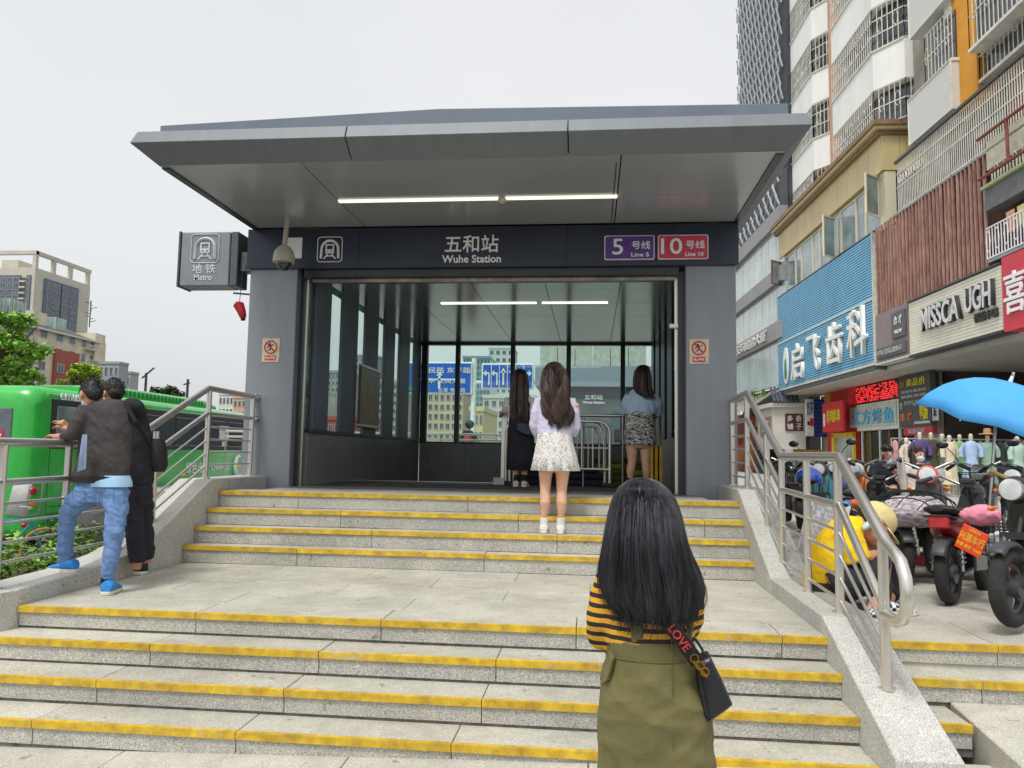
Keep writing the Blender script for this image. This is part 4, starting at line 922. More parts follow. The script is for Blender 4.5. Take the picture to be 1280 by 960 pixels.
b = B(); f.rings(b, [(136, 499, 10, 10), (133, 504, 22, 15), (131, 515, 30, 19), (132, 535, 34, 20), (131, 560, 36, 21), (128, 585, 37, 21), (126, 594, 38, 21), (125, 601, 37, 20)])
f.T(b, [(110, 511, -.04, 12), (98, 528, -.09, 11.5), (90, 543, -.11, 9.5), (80, 546, -.05, 7)]); f.T(b, [(112, 508, .3, 11), (100, 532, .36, 9), (91, 540, .36, 7)])
jk = fused('jacket', b, JK, JM, .009, 3, .010, 9, (1, 1, 1.2), 2)
LN = mat('jacket_lining', (128, 142, 170), .8, var=.25, scale=24, stretch=(1, 1, .15))
q = B(); q.loft([[P(103, 543, -.19), P(109, 543, -.205)], [P(99, 570, -.2), P(108, 570, -.215)], [P(96, 590, -.19), P(107, 586, -.21)]], False, False, False); q.build('jacket_lining', LN, jk)
q = B(); f.rings(q, [(125, 595, 39, 21.6), (125, 603, 37.5, 20.5), (125, 603.4, 36, 19)], 40); q.build('hem_rib', mat('rib_knit', (44, 42, 43), .9, bump=.6, bscale=150), jk, smooth=True)
LB = mat('light_blue_cloth', (166, 204, 234), .9, var=.08, scale=12)
q = B(); f.rings(q, [(137, 594, 26, 18), (137, 602, 28.5, 20.5), (137, 608, 28.5, 20.5), (137, 608.3, 26, 18)], 32, lambda u, a: 1 + .02 * math.sin(6 * a)); q.build('shirt_hem', LB, JM, smooth=True)
JEAN = mat('blue_denim', (112, 144, 188), .9, var=.05, scale=24, bump=.6, bscale=300, col2=(94, 126, 174), detail=8, stretch=(1, 1, .35))
b = B(); f.rings(b, [(128, 600, 34, 18), (128, 612, 34, 19), (126, 628, 30, 18)])
f.T(b, [(110, 618, 0, 18), (95, 630, -.05, 15.5), (85, 642, -.06, 12.2), (83, 660, -.05, 10.2), (82, 685, -.02, 9.4), (82, 702, 0, 9)], 14); f.T(b, [(144, 615, 0, 18), (145, 640, -.06, 14.5), (143, 668, -.1, 11.8), (138, 700, -.12, 10.2), (134, 724, -.12, 8.8)], 14)
fused('jeans', b, JEAN, JM, .008, 2, .011, 11, (1, 1, 1.9), 4)
BS = mat('blue_trainer', (42, 134, 206), .6, var=.12, scale=30)
zk = .66
for (hx, hy, tx, ty, z) in ((.0, 0, 0, 0, 0),): pass
h0 = V((P(92, 712).x + .03, 5.20, .648)); shoe('shoe', h0, h0 + V((-.235, .05, 0)), .10, .10, (BS, WSO), JM)
h0 = onz(134, 744, .532) + V((0, -.02, 0)); shoe('shoe', h0, h0 + V((-.06, .22, 0)), .10, .10, (BS, WSO), JM)
PKT = mat('denim_seam', (62, 90, 140), .85)
for px in (112, 146):                               # back pockets and side seams of the jeans
    q = B(); cc_ = P(px, 622, 0); q.tube([cc_ + V((x, -.118, z)) for x, z in ((-.05, .05), (.05, .05), (.05, -.04), (0, -.065), (-.05, -.04))], .0022, 4, closed=True); q.build('pocket_seam', PKT, JM)
for c_ in (P(85, 706, 0), P(132, 728, -.10)): B().tube([c_ + V((0, 0, .05)), c_ - V((0, 0, .03))], R(6), 10).build('sock', BLACK, JM, smooth=True)
def shorthair(parent, c, h, M_, m, seed, n=260, back=True):
    random.seed(seed); b = B()
    for (x, y, z, a, bb, cc) in ((0, -.06, .17, .36, .44, .37), (0, -.26, -.02, .31, .26, .3), (0, .14, .36, .28, .24, .14)): b.ell(V(c) + M_ @ V((x * h, y * h, z * h)), a * h, bb * h, cc * h, 18, 12, M_)
    me_ = fused('hair', b, m, parent, .008, 2, .006, 40, (1, 1, 1), seed)
    q = B()
    for i in range(n):
        t = random.uniform(0, 6.283); v_ = random.uniform(.0, 1.75); d = V((math.sin(v_) * math.cos(t), math.sin(v_) * math.sin(t), math.cos(v_)))
        p = V((d.x * .36, d.y * .45 - .06, d.z * .38 + .16)); e = p * 1.05 + V((random.uniform(-.04, .04), .10 * (1 if d.y > .3 else -.4), random.uniform(-.06, .02)))
        q.tube([V(c) + M_ @ (p * h), V(c) + M_ @ ((p + e) / 2 * 1.03 * h), V(c) + M_ @ (e * h)], [.003, .0028, .001], 3, cap=False)
    q.build('hair_locks', m, me_, smooth=True)
shorthair(JM, hc, R(37), M1, HB, 3)
# ---- second man, black hooded jacket, sling bag ----
f = Fig(5.66); P, R = f.P, f.R
KM = thing('person', 'man in black hooded jacket and dark trousers with a face mask, behind the jeans man', 'person', (P(172, 715).x, 5.65, .53))
b = B(); hc = P(141, 491); M2 = headpts(b, hc, R(35), (-.85, .45, -.15)); b.tube([P(146, 503), P(155, 514)], [R(8), R(9)])
f.rings(b, [(160, 515, 18, 12), (165, 545, 22, 14), (168, 590, 20, 14), (170, 610, 20, 14)])
f.T(b, [(140, 520, -.05, 7), (110, 540, -.1, 6), (84, 536, -.1, 4.2), (76, 533, -.1, 3.6)]); hand(b, P(80, 534, -.1), (-1, .1, .1), (0, 0, -1), .12, .6)
for pts in ([(168, 615, 0, 10), (166, 655, -.05, 8), (172, 694, 0, 7), (170, 712, .0, 6)], [(178, 615, .06, 10), (179, 655, .08, 8), (183, 690, .12, 7), (184, 704, .12, 6)]): f.T(b, pts)
fused('body', b, SKIN2, KM, .008, 4)
face(KM, hc, R(35), M2, MATS['surgical_mask']); shorthair(KM, hc, R(35), M2, HB, 4)
BJ = mat('black_hoodie_cloth', (34, 34, 40), .9, var=.2, scale=9, bump=.4, bscale=180)
b = B(); f.rings(b, [(155, 502, 11, 10), (157, 508, 20, 13), (161, 520, 25, 15), (166, 545, 25, 16), (169, 575, 23, 16), (171, 600, 22, 16), (171, 606, 21, 15)])
f.T(b, [(140, 516, -.02, 10), (124, 534, -.08, 8.5), (105, 540, -.1, 7), (92, 538, -.1, 6)]); b.ell(P(165, 509, -.06), R(17), R(14), R(12)); b.ell(P(176, 515, -.04), R(8), R(10), R(8))
fused('jacket', b, BJ, KM, .009, 4, .008, 9, (1, 1, 1), 6)
TR = mat('black_trouser_cloth', (38, 39, 47), .9, var=.2, scale=8, bump=.4, bscale=200)
b = B(); f.rings(b, [(170, 600, 21, 15), (171, 618, 21, 16), (172, 630, 19, 15)]); f.T(b, [(166, 620, -.02, 14), (166, 650, -.05, 12.5), (170, 680, -.02, 11), (172, 703, 0, 10.5)]); f.T(b, [(178, 620, .06, 14), (179, 650, .08, 12.5), (183, 680, .1, 10.5), (184, 698, .12, 10)])
fused('trousers', b, TR, KM, .009, 2, .011, 11, (1, 1, 1.9), 8)
DSH = mat('black_trainer', (44, 42, 44), .8, var=.15, scale=30)
h0 = onz(183, 718, .532); shoe('shoe', h0, h0 + V((-.20, -.02, 0)), .105, .105, (DSH, WSO), KM)
h0 = onz(199, 709, .532); shoe('shoe', h0, h0 + V((-.2, -.02, 0)), .105, .105, (DSH, WSO), KM)
SB = thing('sling_bag', 'black sling bag hanging behind the hooded man', 'bag', (P(193, 568).x, 5.72, P(193, 568).z))
b = B(); b.rings([(P(192, 590).x, 5.72, P(192, 590).z, R(8), R(9)), (P(193, 582).x, 5.72, P(193, 582).z, R(10.5), R(13)), (P(193, 560).x, 5.72, P(193, 560).z, R(9.5), R(13)), (P(192, 548).x, 5.72, P(192, 548).z, R(7), R(10))], 20); b.build('bag_body', mat('black_nylon', (28, 27, 30), .7, bump=.4, bscale=120), SB, smooth=True, bevel=.004)
q = B(); pts = [P(158, 506, -.2), P(170, 528, -.22), P(182, 548, -.17), P(190, 562, -.08)]
for i in range(3): q.bar(pts[i], pts[i + 1], R(5), .008, (0, -1, 0))
q.build('strap', MATS['black_nylon'], SB)

# ================================================================== LEFT SIDE: planting, bin, bicycle, bus
SOIL = mat('planting_soil', (76, 64, 50), .95, var=.3, scale=9, bump=.6, bscale=30)
B().box(-5.6, -3.93, 4.67, 8.6, -.42, .42).build('planting_bed', SOIL, kind='structure')
B().box(-60, -5.6, 4.0, 90, -.42, -.40).build('left_pavement', mat('grey_paving', (128, 128, 126), .9, var=.15, scale=4, bump=.2, bscale=50), kind='structure')
LEAF = mat('leaf_green', (96, 132, 44), .55, var=.3, scale=5, rnd=.12, col2=(46, 80, 24)); LEAFY = mat('leaf_yellow_green', (168, 196, 48), .55, var=.25, scale=3, rnd=.1, col2=(104, 142, 30)); LEAFD = mat('leaf_mid_green', (150, 190, 76), .55, var=.3, scale=3, rnd=.1, col2=(84, 128, 40))
BARK = mat('bark', (104, 88, 72), .95, var=.3, scale=20, bump=.6, bscale=40, stretch=(1, 1, .3))
def leaves(b, c, r, n, size, flat=.6):
    """small leaf faces in an uneven clump"""
    for _ in range(n):
        d = V((random.gauss(0, 1), random.gauss(0, 1), random.gauss(0, 1) * flat)); d = d.normalized() * r * random.random() ** .45; p = V(c) + d
        u = V((random.gauss(0, 1), random.gauss(0, 1), random.gauss(0, .6))).normalized(); w = u.cross(V((random.gauss(0, .5), random.gauss(0, .5), 1))).normalized(); s = size * random.uniform(.6, 1.3)
        b.face([p - u * s, p + w * s * .45, p + u * s, p - w * s * .45])
random.seed(21)
for i in range(11):
    x = random.uniform(-5.3, -4.15); y = 4.9 + i * .32 + random.uniform(-.1, .1); h = random.uniform(.22, .40)
    t = thing('shrub', 'low leafy green shrub planted behind the left granite kerb', 'shrub', (x, y, .42), group='low shrubs behind the left kerb')
    b = B()
    for k in range(7): b.tube([(x, y, .40), (x + random.uniform(-.1, .1), y + random.uniform(-.1, .1), .42 + h * .5), (x + random.uniform(-.25, .25), y + random.uniform(-.2, .2), .42 + h * .9)], [.008, .006, .003], 4)
    b.build('stem', BARK, t); b = B()
    for k in range(12): leaves(b, (x + random.uniform(-.25, .25), y + random.uniform(-.22, .22), .42 + random.uniform(.1, 1) * h), .12, 34, .032)
    b.build('leaf_clump', (LEAF, LEAFD)[i % 2], t, kind='stuff')
DB = thing('covered_bin', 'grey tarpaulin covered box behind the railing by the shrubs', 'box', (-5.15, 7.3, .42))
c = ony(117, 690, 7.3)
b = B(); b.rings([(c.x, 7.3, .42, .30, .26), (c.x, 7.3, .75, .31, .27), (c.x - .02, 7.3, 1.0, .26, .24), (c.x - .03, 7.3, 1.08, .18, .17)], 24, lambda u, a: 1 + .1 * abs(math.cos(2 * a)) + .03 * math.sin(9 * a + 4 * u)); b.build('cover', mat('grey_tarpaulin', (84, 84, 90), .6, var=.2, scale=8, bump=.4, bscale=30), DB, smooth=True, ang=70)
B().box(c.x - .3, c.x + .3, 7.05, 7.55, .42, .5).build('base', BLACK, DB)
c = ony(183, 652, 7.2); q = B(); q.rings([(c.x, 7.2, c.z - .35, .06, .06), (c.x, 7.2, c.z + .03, .06, .06), (c.x, 7.2, c.z + .08, .05, .05), (c.x, 7.2, c.z + .10, .02, .02)], 16)
t = thing('bollard', 'short yellow bollard behind the left railing post', 'bollard', (c.x, 7.2, c.z - .35)); q.build('bollard_body', mat('bollard_yellow', (232, 172, 30), .5, var=.1), t, smooth=True); B().tube([(c.x, 7.2, c.z - .1), (c.x, 7.2, c.z - .04)], .062, 16).build('dark_band', BLACK, t)
# bicycle
def wheel_xf(p, rz, lean=0): return Matrix.Translation(V(p)) @ Matrix.Rotation(rz, 4, 'Z') @ Matrix.Rotation(lean, 4, 'X')
def cwheel(parent, c, r, tr, tyre_m, rim_m, spokes=14, name='wheel', hubr=.03, cast=0, wid=None):
    """wheel in the local xz plane: rim, spokes and hub, with its tyre as a sub-part"""
    b = B(); c = V(c)
    ring = [c + V((r * math.cos(a), 0, r * math.sin(a))) for a in [2 * math.pi * k / 32 for k in range(32)]]
    rr = r - tr * .95
    b.tube([c + V((rr * math.cos(a), 0, rr * math.sin(a))) for a in [2 * math.pi * k / 32 for k in range(32)]], tr * .42, 6, closed=True, up=(0, 1, 0))
    if cast:
        for k in range(cast):
            a = 2 * math.pi * k / cast; d = V((math.cos(a), 0, math.sin(a))); b.bar(c + d * hubr * .8, c + d * rr, hubr * .55, tr * .5, (0, 1, 0))
    else:
        for k in range(spokes):
            a = 2 * math.pi * k / spokes; d = V((math.cos(a), 0, math.sin(a))); b.tube([c + d * hubr + V((0, .02 * (-1) ** k, 0)), c + d * rr], .0022, 3)
    b.tube([c + V((0, -(wid or .045), 0)), c + V((0, wid or .045, 0))], hubr, 14)
    o = b.build(name, rim_m, parent, smooth=True, local=True)
    q = B(); q.tube(ring, tr, 10, closed=True, up=(0, 1, 0)); q.build('tyre', tyre_m, o, smooth=True, local=True); return o
TYRE = mat('tyre_rubber', (44, 43, 42), .85, var=.2, scale=12, bump=.6, bscale=120)
TAN = mat('tan_tyre', (186, 126, 84), .7, var=.1)
BC = thing('bicycle', 'bicycle with tan tyres parked behind the left railing', 'bicycle', onz(52, 712, -.42) + V((0, 0, 0)), rz=rad(50))
o = cwheel(BC, (0, 0, .33), .31, .02, TAN, STEEL); cwheel(BC, (-1.0, 0, .33), .31, .02, TAN, STEEL)
BF = mat('bike_blue', (60, 120, 170), .4)
q = B()
for p0, p1 in (((0, 0, .33), (-.22, 0, .8)), ((-.22, 0, .8), (-.7, 0, .78)), ((-.22, 0, .7), (-.55, 0, .3)), ((-.55, 0, .3), (-.72, 0, .85)), ((-.55, 0, .3), (-1.0, 0, .33)), ((-1.0, 0, .33), (-.7, 0, .75))): q.tube([p0, p1], .017, 8)
q.build('frame', BF, BC, smooth=True, local=True)
B().tube([(-.3, -.28, .98), (-.22, -.15, .98), (-.22, .15, .98), (-.3, .28, .98)], .012, 8).build('handlebar', STEEL, BC, smooth=True, local=True)
B().ell((-.74, 0, .88), .13, .07, .035).build('saddle', BLACK, BC, smooth=True, local=True)

# ---- green bus ----
BUSG = mat('bus_green', (40, 178, 62), .3, var=.10, scale=1.6, detail=8, bump=.04, bscale=1.5, coat=.5); BUSD = mat('bus_dark_green', (16, 118, 44), .4, var=.05)
BGL = mat('bus_window_glass', (30, 36, 42), .06, var=.1, scale=.8, coat=.6, spec=.8); BGL2 = mat('bus_clear_glass', (150, 176, 172), .08, var=.25, scale=1.5, coat=.5)
RUB = mat('window_rubber', (24, 25, 27), .5)
S0, WB = 13.25, -9.3
BUS = thing('bus', 'long bright green city bus seen from its rear corner beyond the left railing', 'bus', ST @ V((-10.5, 18.5, -.42)), STROT)
def prof(w0, w1, z0, z1, r, s, inset=0):
    pts = []
    for cw, cz, a0 in ((w1 - r, z1 - r, 0), (w0 + r, z1 - r, 90), (w0 + .1, z0 + .1, 180), (w1 - .1, z0 + .1, 270)):
        rr = r if a0 < 180 else .1
        for k in range(6): a = rad(a0 + 18 * k); pts.append(V((cw + rr * math.cos(a), s, cz + rr * math.sin(a))))
    return pts
b = B(); rgs = []
for ds, ins, dz in ((0, .30, -.30), (.03, .16, -.16), (.10, .06, -.07), (.24, 0, 0), (9.9, 0, 0), (10.2, .1, -.1), (10.3, .3, -.3)):
    rgs.append(prof(-11.75 + ins, WB - ins, -.10 + ins * .5, 2.62 + dz, .30, S0 + ds))
b.loft(rgs); body = b.build('body', BUSG, BUS, smooth=True, xf=ST, ang=50)
W_ = WB
def sp_(name, s0, s1, z0, z1, m, pr=.012, r=.0, parent=None):
    q = B(); q.box(W_ - .03, W_ + pr, s0, s1, z0, z1); return q.build(name, m, parent or BUS, xf=ST, bevel=r, seg=3)
zz = 1.47
sp_('window_band', S0 + .42, S0 + 9.9, zz, 2.40, RUB, .008, .03)
for s0, s1, m in ((S0 + .58, S0 + 1.28, BGL2), (S0 + 1.45, S0 + 2.3, BGL), (S0 + 2.42, S0 + 3.4, BGL2), (S0 + 3.6, S0 + 5.0, BGL), (S0 + 5.1, S0 + 6.4, BGL), (S0 + 6.5, S0 + 8.0, BGL), (S0 + 8.1, S0 + 9.7, BGL)):
    o = sp_('side_window', s0, s1, zz + .10, 2.28, m, .016, .02)
    if m is BGL: sp_('window_bar', s0, s1, zz + .36, zz + .39, RUB, .020, 0, o)
PAP = mat('white_paper', (206, 206, 200), .8, var=.05)
for s0, z0, z1 in ((S0 + 7.55, 1.75, 2.15),):
    o = sp_('notice_paper', s0, s0 + .6, z0, z1, PAP, .022); o2 = sp_('red_text_block', s0 + .08, s0 + .52, z0 + .26, z1 - .04, mat('pale_red_print', (214, 160, 150), .8, var=.3, scale=40, stretch=(1, 1, 4)), .024, 0, o)
    sp_('notice_paper', s0 + .2, s0 + .5, 1.58, 1.72, PAP, .022); sp_('notice_paper', s0 + 1.0, s0 + 1.45, 2.0, 2.12, mat('red_sticker', (176, 60, 60), .6), .022)
BL = mat('bus_seam', (10, 74, 28), .6)
for s in (S0 + .45, S0 + 1.35): sp_('panel_seam', s, s + .012, -.02, zz, BL, .004)
o = sp_('service_hatch', S0 + .62, S0 + 1.22, .45, .86, BUSG, .006, .01); sp_('hatch_handle', S0 + .88, S0 + .98, .56, .68, mat('pale_plastic', (196, 206, 180), .5), .014, 0, o)
sp_('hatch_outline', S0 + .55, S0 + 1.29, .40, .415, BL, .005); sp_('hatch_outline', S0 + .55, S0 + 1.29, .885, .9, BL, .005)
q = B()
for k in range(16): q.box(WB - .02, WB + .006, S0 + .52 + k * .05, S0 + .535 + k * .05, .0, .30)
q.build('vent_slats', BL, BUS, xf=ST, kind='stuff')
sp_('skirt', S0 + .3, S0 + 9.8, -.36, -.11, mat('chassis_black', (26, 27, 28), .7), -.03)
for s in (S0 + 2.5, S0 + 7.6):
    o = B().disc(ST @ V((WB - .14, s, .06)), SWD, .47, .26, 28).build('wheel', TYRE, BUS, smooth=True); B().disc(ST @ V((WB - .02, s, .06)), SWD, .26, .04, 20).build('hub', STEEL, o)
    q = B(); q.tube([ST @ V((WB + .002, s + .56 * math.cos(a), .06 + .56 * math.sin(a))) for a in [math.pi * k / 16 for k in range(17)]], .03, 6); q.build('wheel_arch', BL, BUS)
# tail lamp cluster on the corner
CLEAR = mat('lamp_clear', (190, 190, 186), .15, coat=.6, var=.1); REDL = mat('lamp_red', (176, 26, 24), .2, coat=.6); AMB = mat('lamp_amber', (230, 130, 24), .2, coat=.6)
q = B(); q.loft([[V((WB - .18, S0 + .005, .25)), V((WB + .012, S0 + .34, .32)), V((WB + .012, S0 + .36, .95)), V((WB - .16, S0 + .01, .85)), V((WB - .30, S0 - .02, .55))][k] for k in range(5)] and [[V((WB - .40, S0 - .035, .30)), V((WB - .30, S0 - .035, .80)), V((WB - .22, S0 + .02, .92))], [V((WB - .10, S0 + .01, .26)), V((WB - .07, S0 + .05, .70)), V((WB - .07, S0 + .06, .93))], [V((WB + .014, S0 + .26, .30)), V((WB + .014, S0 + .34, .70)), V((WB + .014, S0 + .36, .98))]], False, False, False)
tl = q.build('tail_lamp', CLEAR, BUS, xf=ST, smooth=True)
tl.modifiers.new('sol', 'SOLIDIFY').thickness = .03
for z, m in ((.72, REDL), (.50, AMB)): B().ell(ST @ V((WB - .05, S0 + .17, z)), .05, .085, .085, 16, 8).build('lamp_lens', m, tl, smooth=True)
B().ell(ST @ V((WB - .12, S0 + .08, .12)), .06, .06, .05, 12, 8).build('fog_lamp', REDL, BUS, smooth=True)
# rear window with its red label, roof unit, lettering
q = B(); q.box(-11.5, -9.72, S0 - .02, S0 + .02, 1.55, 2.2); q.build('rear_window', mat('rear_glass', (92, 102, 106), .08, coat=.5), BUS, xf=ST, bevel=.02, seg=3)
o = B().box(-11.5, -9.86, S0 - .026, S0 - .021, 1.56, 1.80).build('red_label', mat('label_red', (206, 40, 70), .6), BUS, xf=ST)
text('easy', ST @ V((-10.05, S0 - .028, 1.67)), .34, .12, WHITE, o, xd=SWD, depth=.002)
q = B(); q.ell(ST @ V((-10.05, S0 - .03, 2.02)), .1, .01, .04); q.build('orange_mark', AMB, o)
q = B(); q.loft([prof(-11.3, -9.75, 2.5, 2.78, .10, S0 + 2.4), prof(-11.3, -9.75, 2.5, 2.86, .10, S0 + 3.0), prof(-11.3, -9.75, 2.5, 2.86, .10, S0 + 7.6), prof(-11.3, -9.75, 2.5, 2.76, .10, S0 + 8.3)]); o = q.build('roof_unit', BUSG, BUS, xf=ST, smooth=True)
q = B()
for k in range(22): q.box(-9.9, -9.735, S0 + 3.6 + k * .18, S0 + 3.66 + k * .18, 2.68, 2.80)
q.build('unit_grille', BUSD, o, xf=ST, kind='stuff')
q = B(); q.box(WB - .14, WB - .015, S0 + .35, S0 + 9.9, 2.44, 2.50); q.build('gutter', mat('bus_light_green', (96, 200, 110), .4), BUS, xf=ST, bevel=.01)
XD = SD
text('emus', ST @ V((WB - .012, S0 + .98, 2.455)), .62, .14, WHITE, BUS, xd=XD, depth=.012)
text('绿色出行', ST @ V((WB + .012, S0 + 6.35, 1.02)), 1.25, .30, WHITE, BUS, xd=XD, depth=.004); text('CHANCES', ST @ V((WB + .012, S0 + 7.75, 1.01)), 1.15, .17, WHITE, BUS, xd=XD, depth=.004)
q = B(); q.tube([ST @ V((WB + .014, S0 + 8.95 + .26 * math.cos(rad(a)), 1.02 + .29 * math.sin(rad(a)))) for a in range(60, 320, 13)], [.02 + .05 * math.sin(math.pi * k / 19) for k in range(20)], 6); lg = q.build('globe_logo', WHITE, BUS, smooth=True)
B().tube([ST @ V((WB + .02, S0 + 8.85, 1.0)), ST @ V((WB + .02, S0 + 9.1, 1.03)), ST @ V((WB + .02, S0 + 9.25, 1.12))], [.05, .05, .01], 6).build('logo_swoosh', mat('logo_yellow', (226, 206, 60), .5), lg, smooth=True)
B().ell(ST @ V((WB + .01, S0 + 5.6, .86)), .01, .12, .05).build('small_logo', MATS['logo_yellow'], BUS)
# second bus further left, only its pale roof shows
BU2 = thing('bus', 'second bus beyond the first, only its pale green roof showing', 'bus', ST @ V((-17, 24, -.42)), STROT)
b = B(); b.loft([prof(-18.4, -15.9, -.1, 2.5, .3, 14.0), prof(-18.3, -16.0, -.1, 2.95, .3, 14.6), prof(-18.3, -16.0, -.1, 2.95, .3, 23.4), prof(-18.4, -15.9, -.1, 2.75, .3, 24.0)]); b.build('body', mat('bus_pale', (168, 186, 160), .35, coat=.4), BU2, xf=ST, smooth=True)
B().box(-16.02, -15.985, 14.8, 23.2, 1.4, 2.3).build('window_band', BGL, BU2, xf=ST)
B().box(-17.8, -16.5, 16, 21, 2.9, 3.12).build('roof_unit', mat('unit_white', (206, 208, 200), .5), BU2, xf=ST, bevel=.05, seg=3)

# ================================================================== TREES AND BUILDINGS ON THE LEFT
def tree(name, label, px, py0, py1, d, rw, m, seed, n=60, per=120, ls=.16, group=None):
    random.seed(seed); top = ony(px, py0, d); bot = ony(px, py1, d); base = V((top.x, d, -.42)); H = top.z
    t = thing(name, label, 'tree', base, group=group); cz = (top.z + bot.z) / 2; hz = (top.z - bot.z) / 2
    b = B(); b.tube([base, base + V((.1, 0, (cz - base.z) * .5)), V((base.x, d, cz)), V((base.x + .1, d, cz + hz * .7))], [.26, .2, .12, .04], 8)
    for k in range(9):
        a = random.uniform(0, 6.28); z0 = base.z + (cz - base.z) * random.uniform(.6, 1.1); e = V((base.x + rw * .75 * math.cos(a), d + rw * .75 * math.sin(a), cz + hz * random.uniform(-.4, .7)))
        b.tube([V((base.x, d, z0)), (V((base.x, d, z0)) + e) / 2 + V((0, 0, .2)), e], [.08, .05, .02], 5)
    b.build('trunk', BARK, t, smooth=True); b = B()
    for k in range(n):
        a = random.uniform(0, 6.28); r = rw * random.random() ** .5 * .92; zz_ = random.uniform(-1, 1); r *= math.sqrt(max(.12, 1 - zz_ * zz_ * .8)); leaves(b, (base.x + r * math.cos(a), d + r * math.sin(a), cz + hz * zz_ * .9), rw * .22, per, ls, .45)
    b.build('crown', m, t, kind='stuff'); return t
tree('broadleaf_tree', 'big bright green tree at the left edge before the red brick block', 8, 388, 490, 30, 1.75, LEAFD, 5, 85, 130, .13)
tree('broadleaf_tree', 'small yellow green tree showing over the bus roof beside the men', 105, 455, 512, 30, .95, LEAFY, 6, 48, 110, .10)
random.seed(3)
def window(parent, c, u, w, h, fm, gm, dep=.08, mull=1):
    """framed window: frame bars as one part with its pane as a sub-part; u = horizontal direction"""
    u = V(u).normalized(); n = u.cross(V((0, 0, 1))); c = V(c); b = B(); t = min(.09, w * .07)
    for s in (-1, 1): b.obox(c + u * s * (w / 2 - t / 2), u * t / 2, n * dep / 2, V((0, 0, h / 2)))
    for s in (-1, 1): b.obox(c + V((0, 0, s * (h / 2 - t / 2))), u * (w / 2 - t), n * dep / 2, V((0, 0, t / 2)))
    for k in range(1, mull + 1): b.obox(c + u * (w * (k / (mull + 1) - .5)), u * t * .4, n * dep * .45, V((0, 0, h / 2 - t)))
    o = b.build('window', fm, parent); B().obox(c, u * (w / 2 - t * .8), n * .012, V((0, 0, h / 2 - t * .8))).build('pane', gm, o); return o
CREAM = mat('cream_render', (212, 204, 180), .85, var=.1, scale=.5, bump=.1, bscale=10); BRICK = mat('red_brick_render', (164, 92, 78), .9, var=.12, scale=.6, stretch=(1, 1, 3))
FRW = mat('white_frame', (206, 206, 200), .6); PANE = mat('dark_pane', (74, 86, 94), .1, var=.3, scale=.3, coat=.3); DROOF = mat('dark_roof_tile', (86, 84, 82), .8, var=.15, scale=2)
AB = thing('apartment_block', 'red brick and cream apartment block with rooftop glasshouses behind the bright green tree', 'building', ST @ V((-97, 140, -.42)), STROT)
K = 1.95; WA = -97.0
def kz(z): return EYE + (z - EYE) * K
def kb(name, w0, w1, s0, s1, z0, z1, m, par=None): s0 -= 2.4; s1 -= 2.4; return B().box(WA + w0 * K, WA + w1 * K, s0 * K, s1 * K, kz(z0) if z0 > 0 else -.42, kz(z1)).build(name, m, par or AB, xf=ST)
kb('wall', -11, 0, 57, 84, -1, 12.8, CREAM)
for s0, s1 in ((57, 66.2), (75.2, 79.0)): kb('brick_bay', 0, .3, s0, s1, -1, 11.0, BRICK)
kb('brick_bay', -2.5, .3, 81.65, 83.45, -1, 10.6, BRICK); kb('stair_tower', -2.5, .25, 81.6, 83.4, 10.62, 13.6, CREAM)
b = B(); b.loft([[V((WA + .7, 57 * K, kz(12.7))), V((WA - 8, 57 * K, kz(14.3))), V((WA - 8, 57 * K, kz(12.7)))], [V((WA + .7, 80.1 * K, kz(12.7))), V((WA - 8, 80.1 * K, kz(14.3))), V((WA - 8, 80.1 * K, kz(12.7)))]]); b.build('roof', DROOF, AB, xf=ST)
kb('eaves', .0, .5, 57, 82.6, 12.55, 12.72, FRW)
GH = mat('glasshouse_glass', (150, 178, 172), .15, var=.2, scale=.4)
for s0, s1, z1 in ((68.5, 70.5, 15.0), (70.8, 73.0, 15.2), (77.5, 79.2, 14.6)):
    o = kb('glasshouse', -3.4, -1.6, s0, s1, 13, z1, GH)
    for k in range(5): q_ = s0 + (s1 - s0) * k / 4; kb('glazing_bar', -1.6, -1.55, q_ - .04, q_ + .04, 13, z1, FRW, o)
kb('roof_room', -5, -1.9, 65.6, 68.2, 13, 14.9, CREAM); kb('roof_room', -5, -1.7, 74.4, 76.4, 13, 14.7, CREAM)
b = B(); b.loft([[V((WA - 2, 55.6 * K, kz(12.9))), V((WA - 6, 55.6 * K, kz(16.4))), V((WA - 10, 55.6 * K, kz(12.9)))], [V((WA - 2, 60.1 * K, kz(12.9))), V((WA - 6, 60.1 * K, kz(16.4))), V((WA - 10, 60.1 * K, kz(12.9)))]]); b.build('gable', CREAM, AB, xf=ST)
for zi in range(7):
    zc = 4.2 + zi * 3.05
    for s in (59, 61.5, 64, 67.4, 70.0, 71.6, 73.6, 76.0, 78.0, 80.0, 81.6): window(AB, ST @ V((WA + (.66 if (57 < s < 66 or 75.2 < s < 79) and zc < 19 else .08), (s - 2.4) * K, zc)), SD, 2.0 if s not in (70.0, 80.0) else 1.4, 1.7, FRW, PANE)
    for s in (68.7, 80.8):
        o = B().box(WA, WA + 1.3, (s - 2.4) * K - 1.5, (s - 2.4) * K + 1.5, zc - 1.4, zc - 1.2).build('balcony', CREAM, AB, xf=ST); q = B()
        for k in range(12): q.box(WA + 1.22, WA + 1.28, (s - 2.4) * K - 1.5 + k * .27, (s - 2.4) * K - 1.44 + k * .27, zc - 1.2, zc - .35)
        q.box(WA + 1.2, WA + 1.3, (s - 2.4) * K - 1.5, (s - 2.4) * K + 1.5, zc - .4, zc - .3); q.build('balustrade', FRW, o, xf=ST)
B().tube([ST @ V((WA - 4, 81.6 * K, kz(14.6))), ST @ V((WA - 4, 81.6 * K, kz(17.6)))], .12, 6).build('aerial_mast', DARKM, AB); q = B()
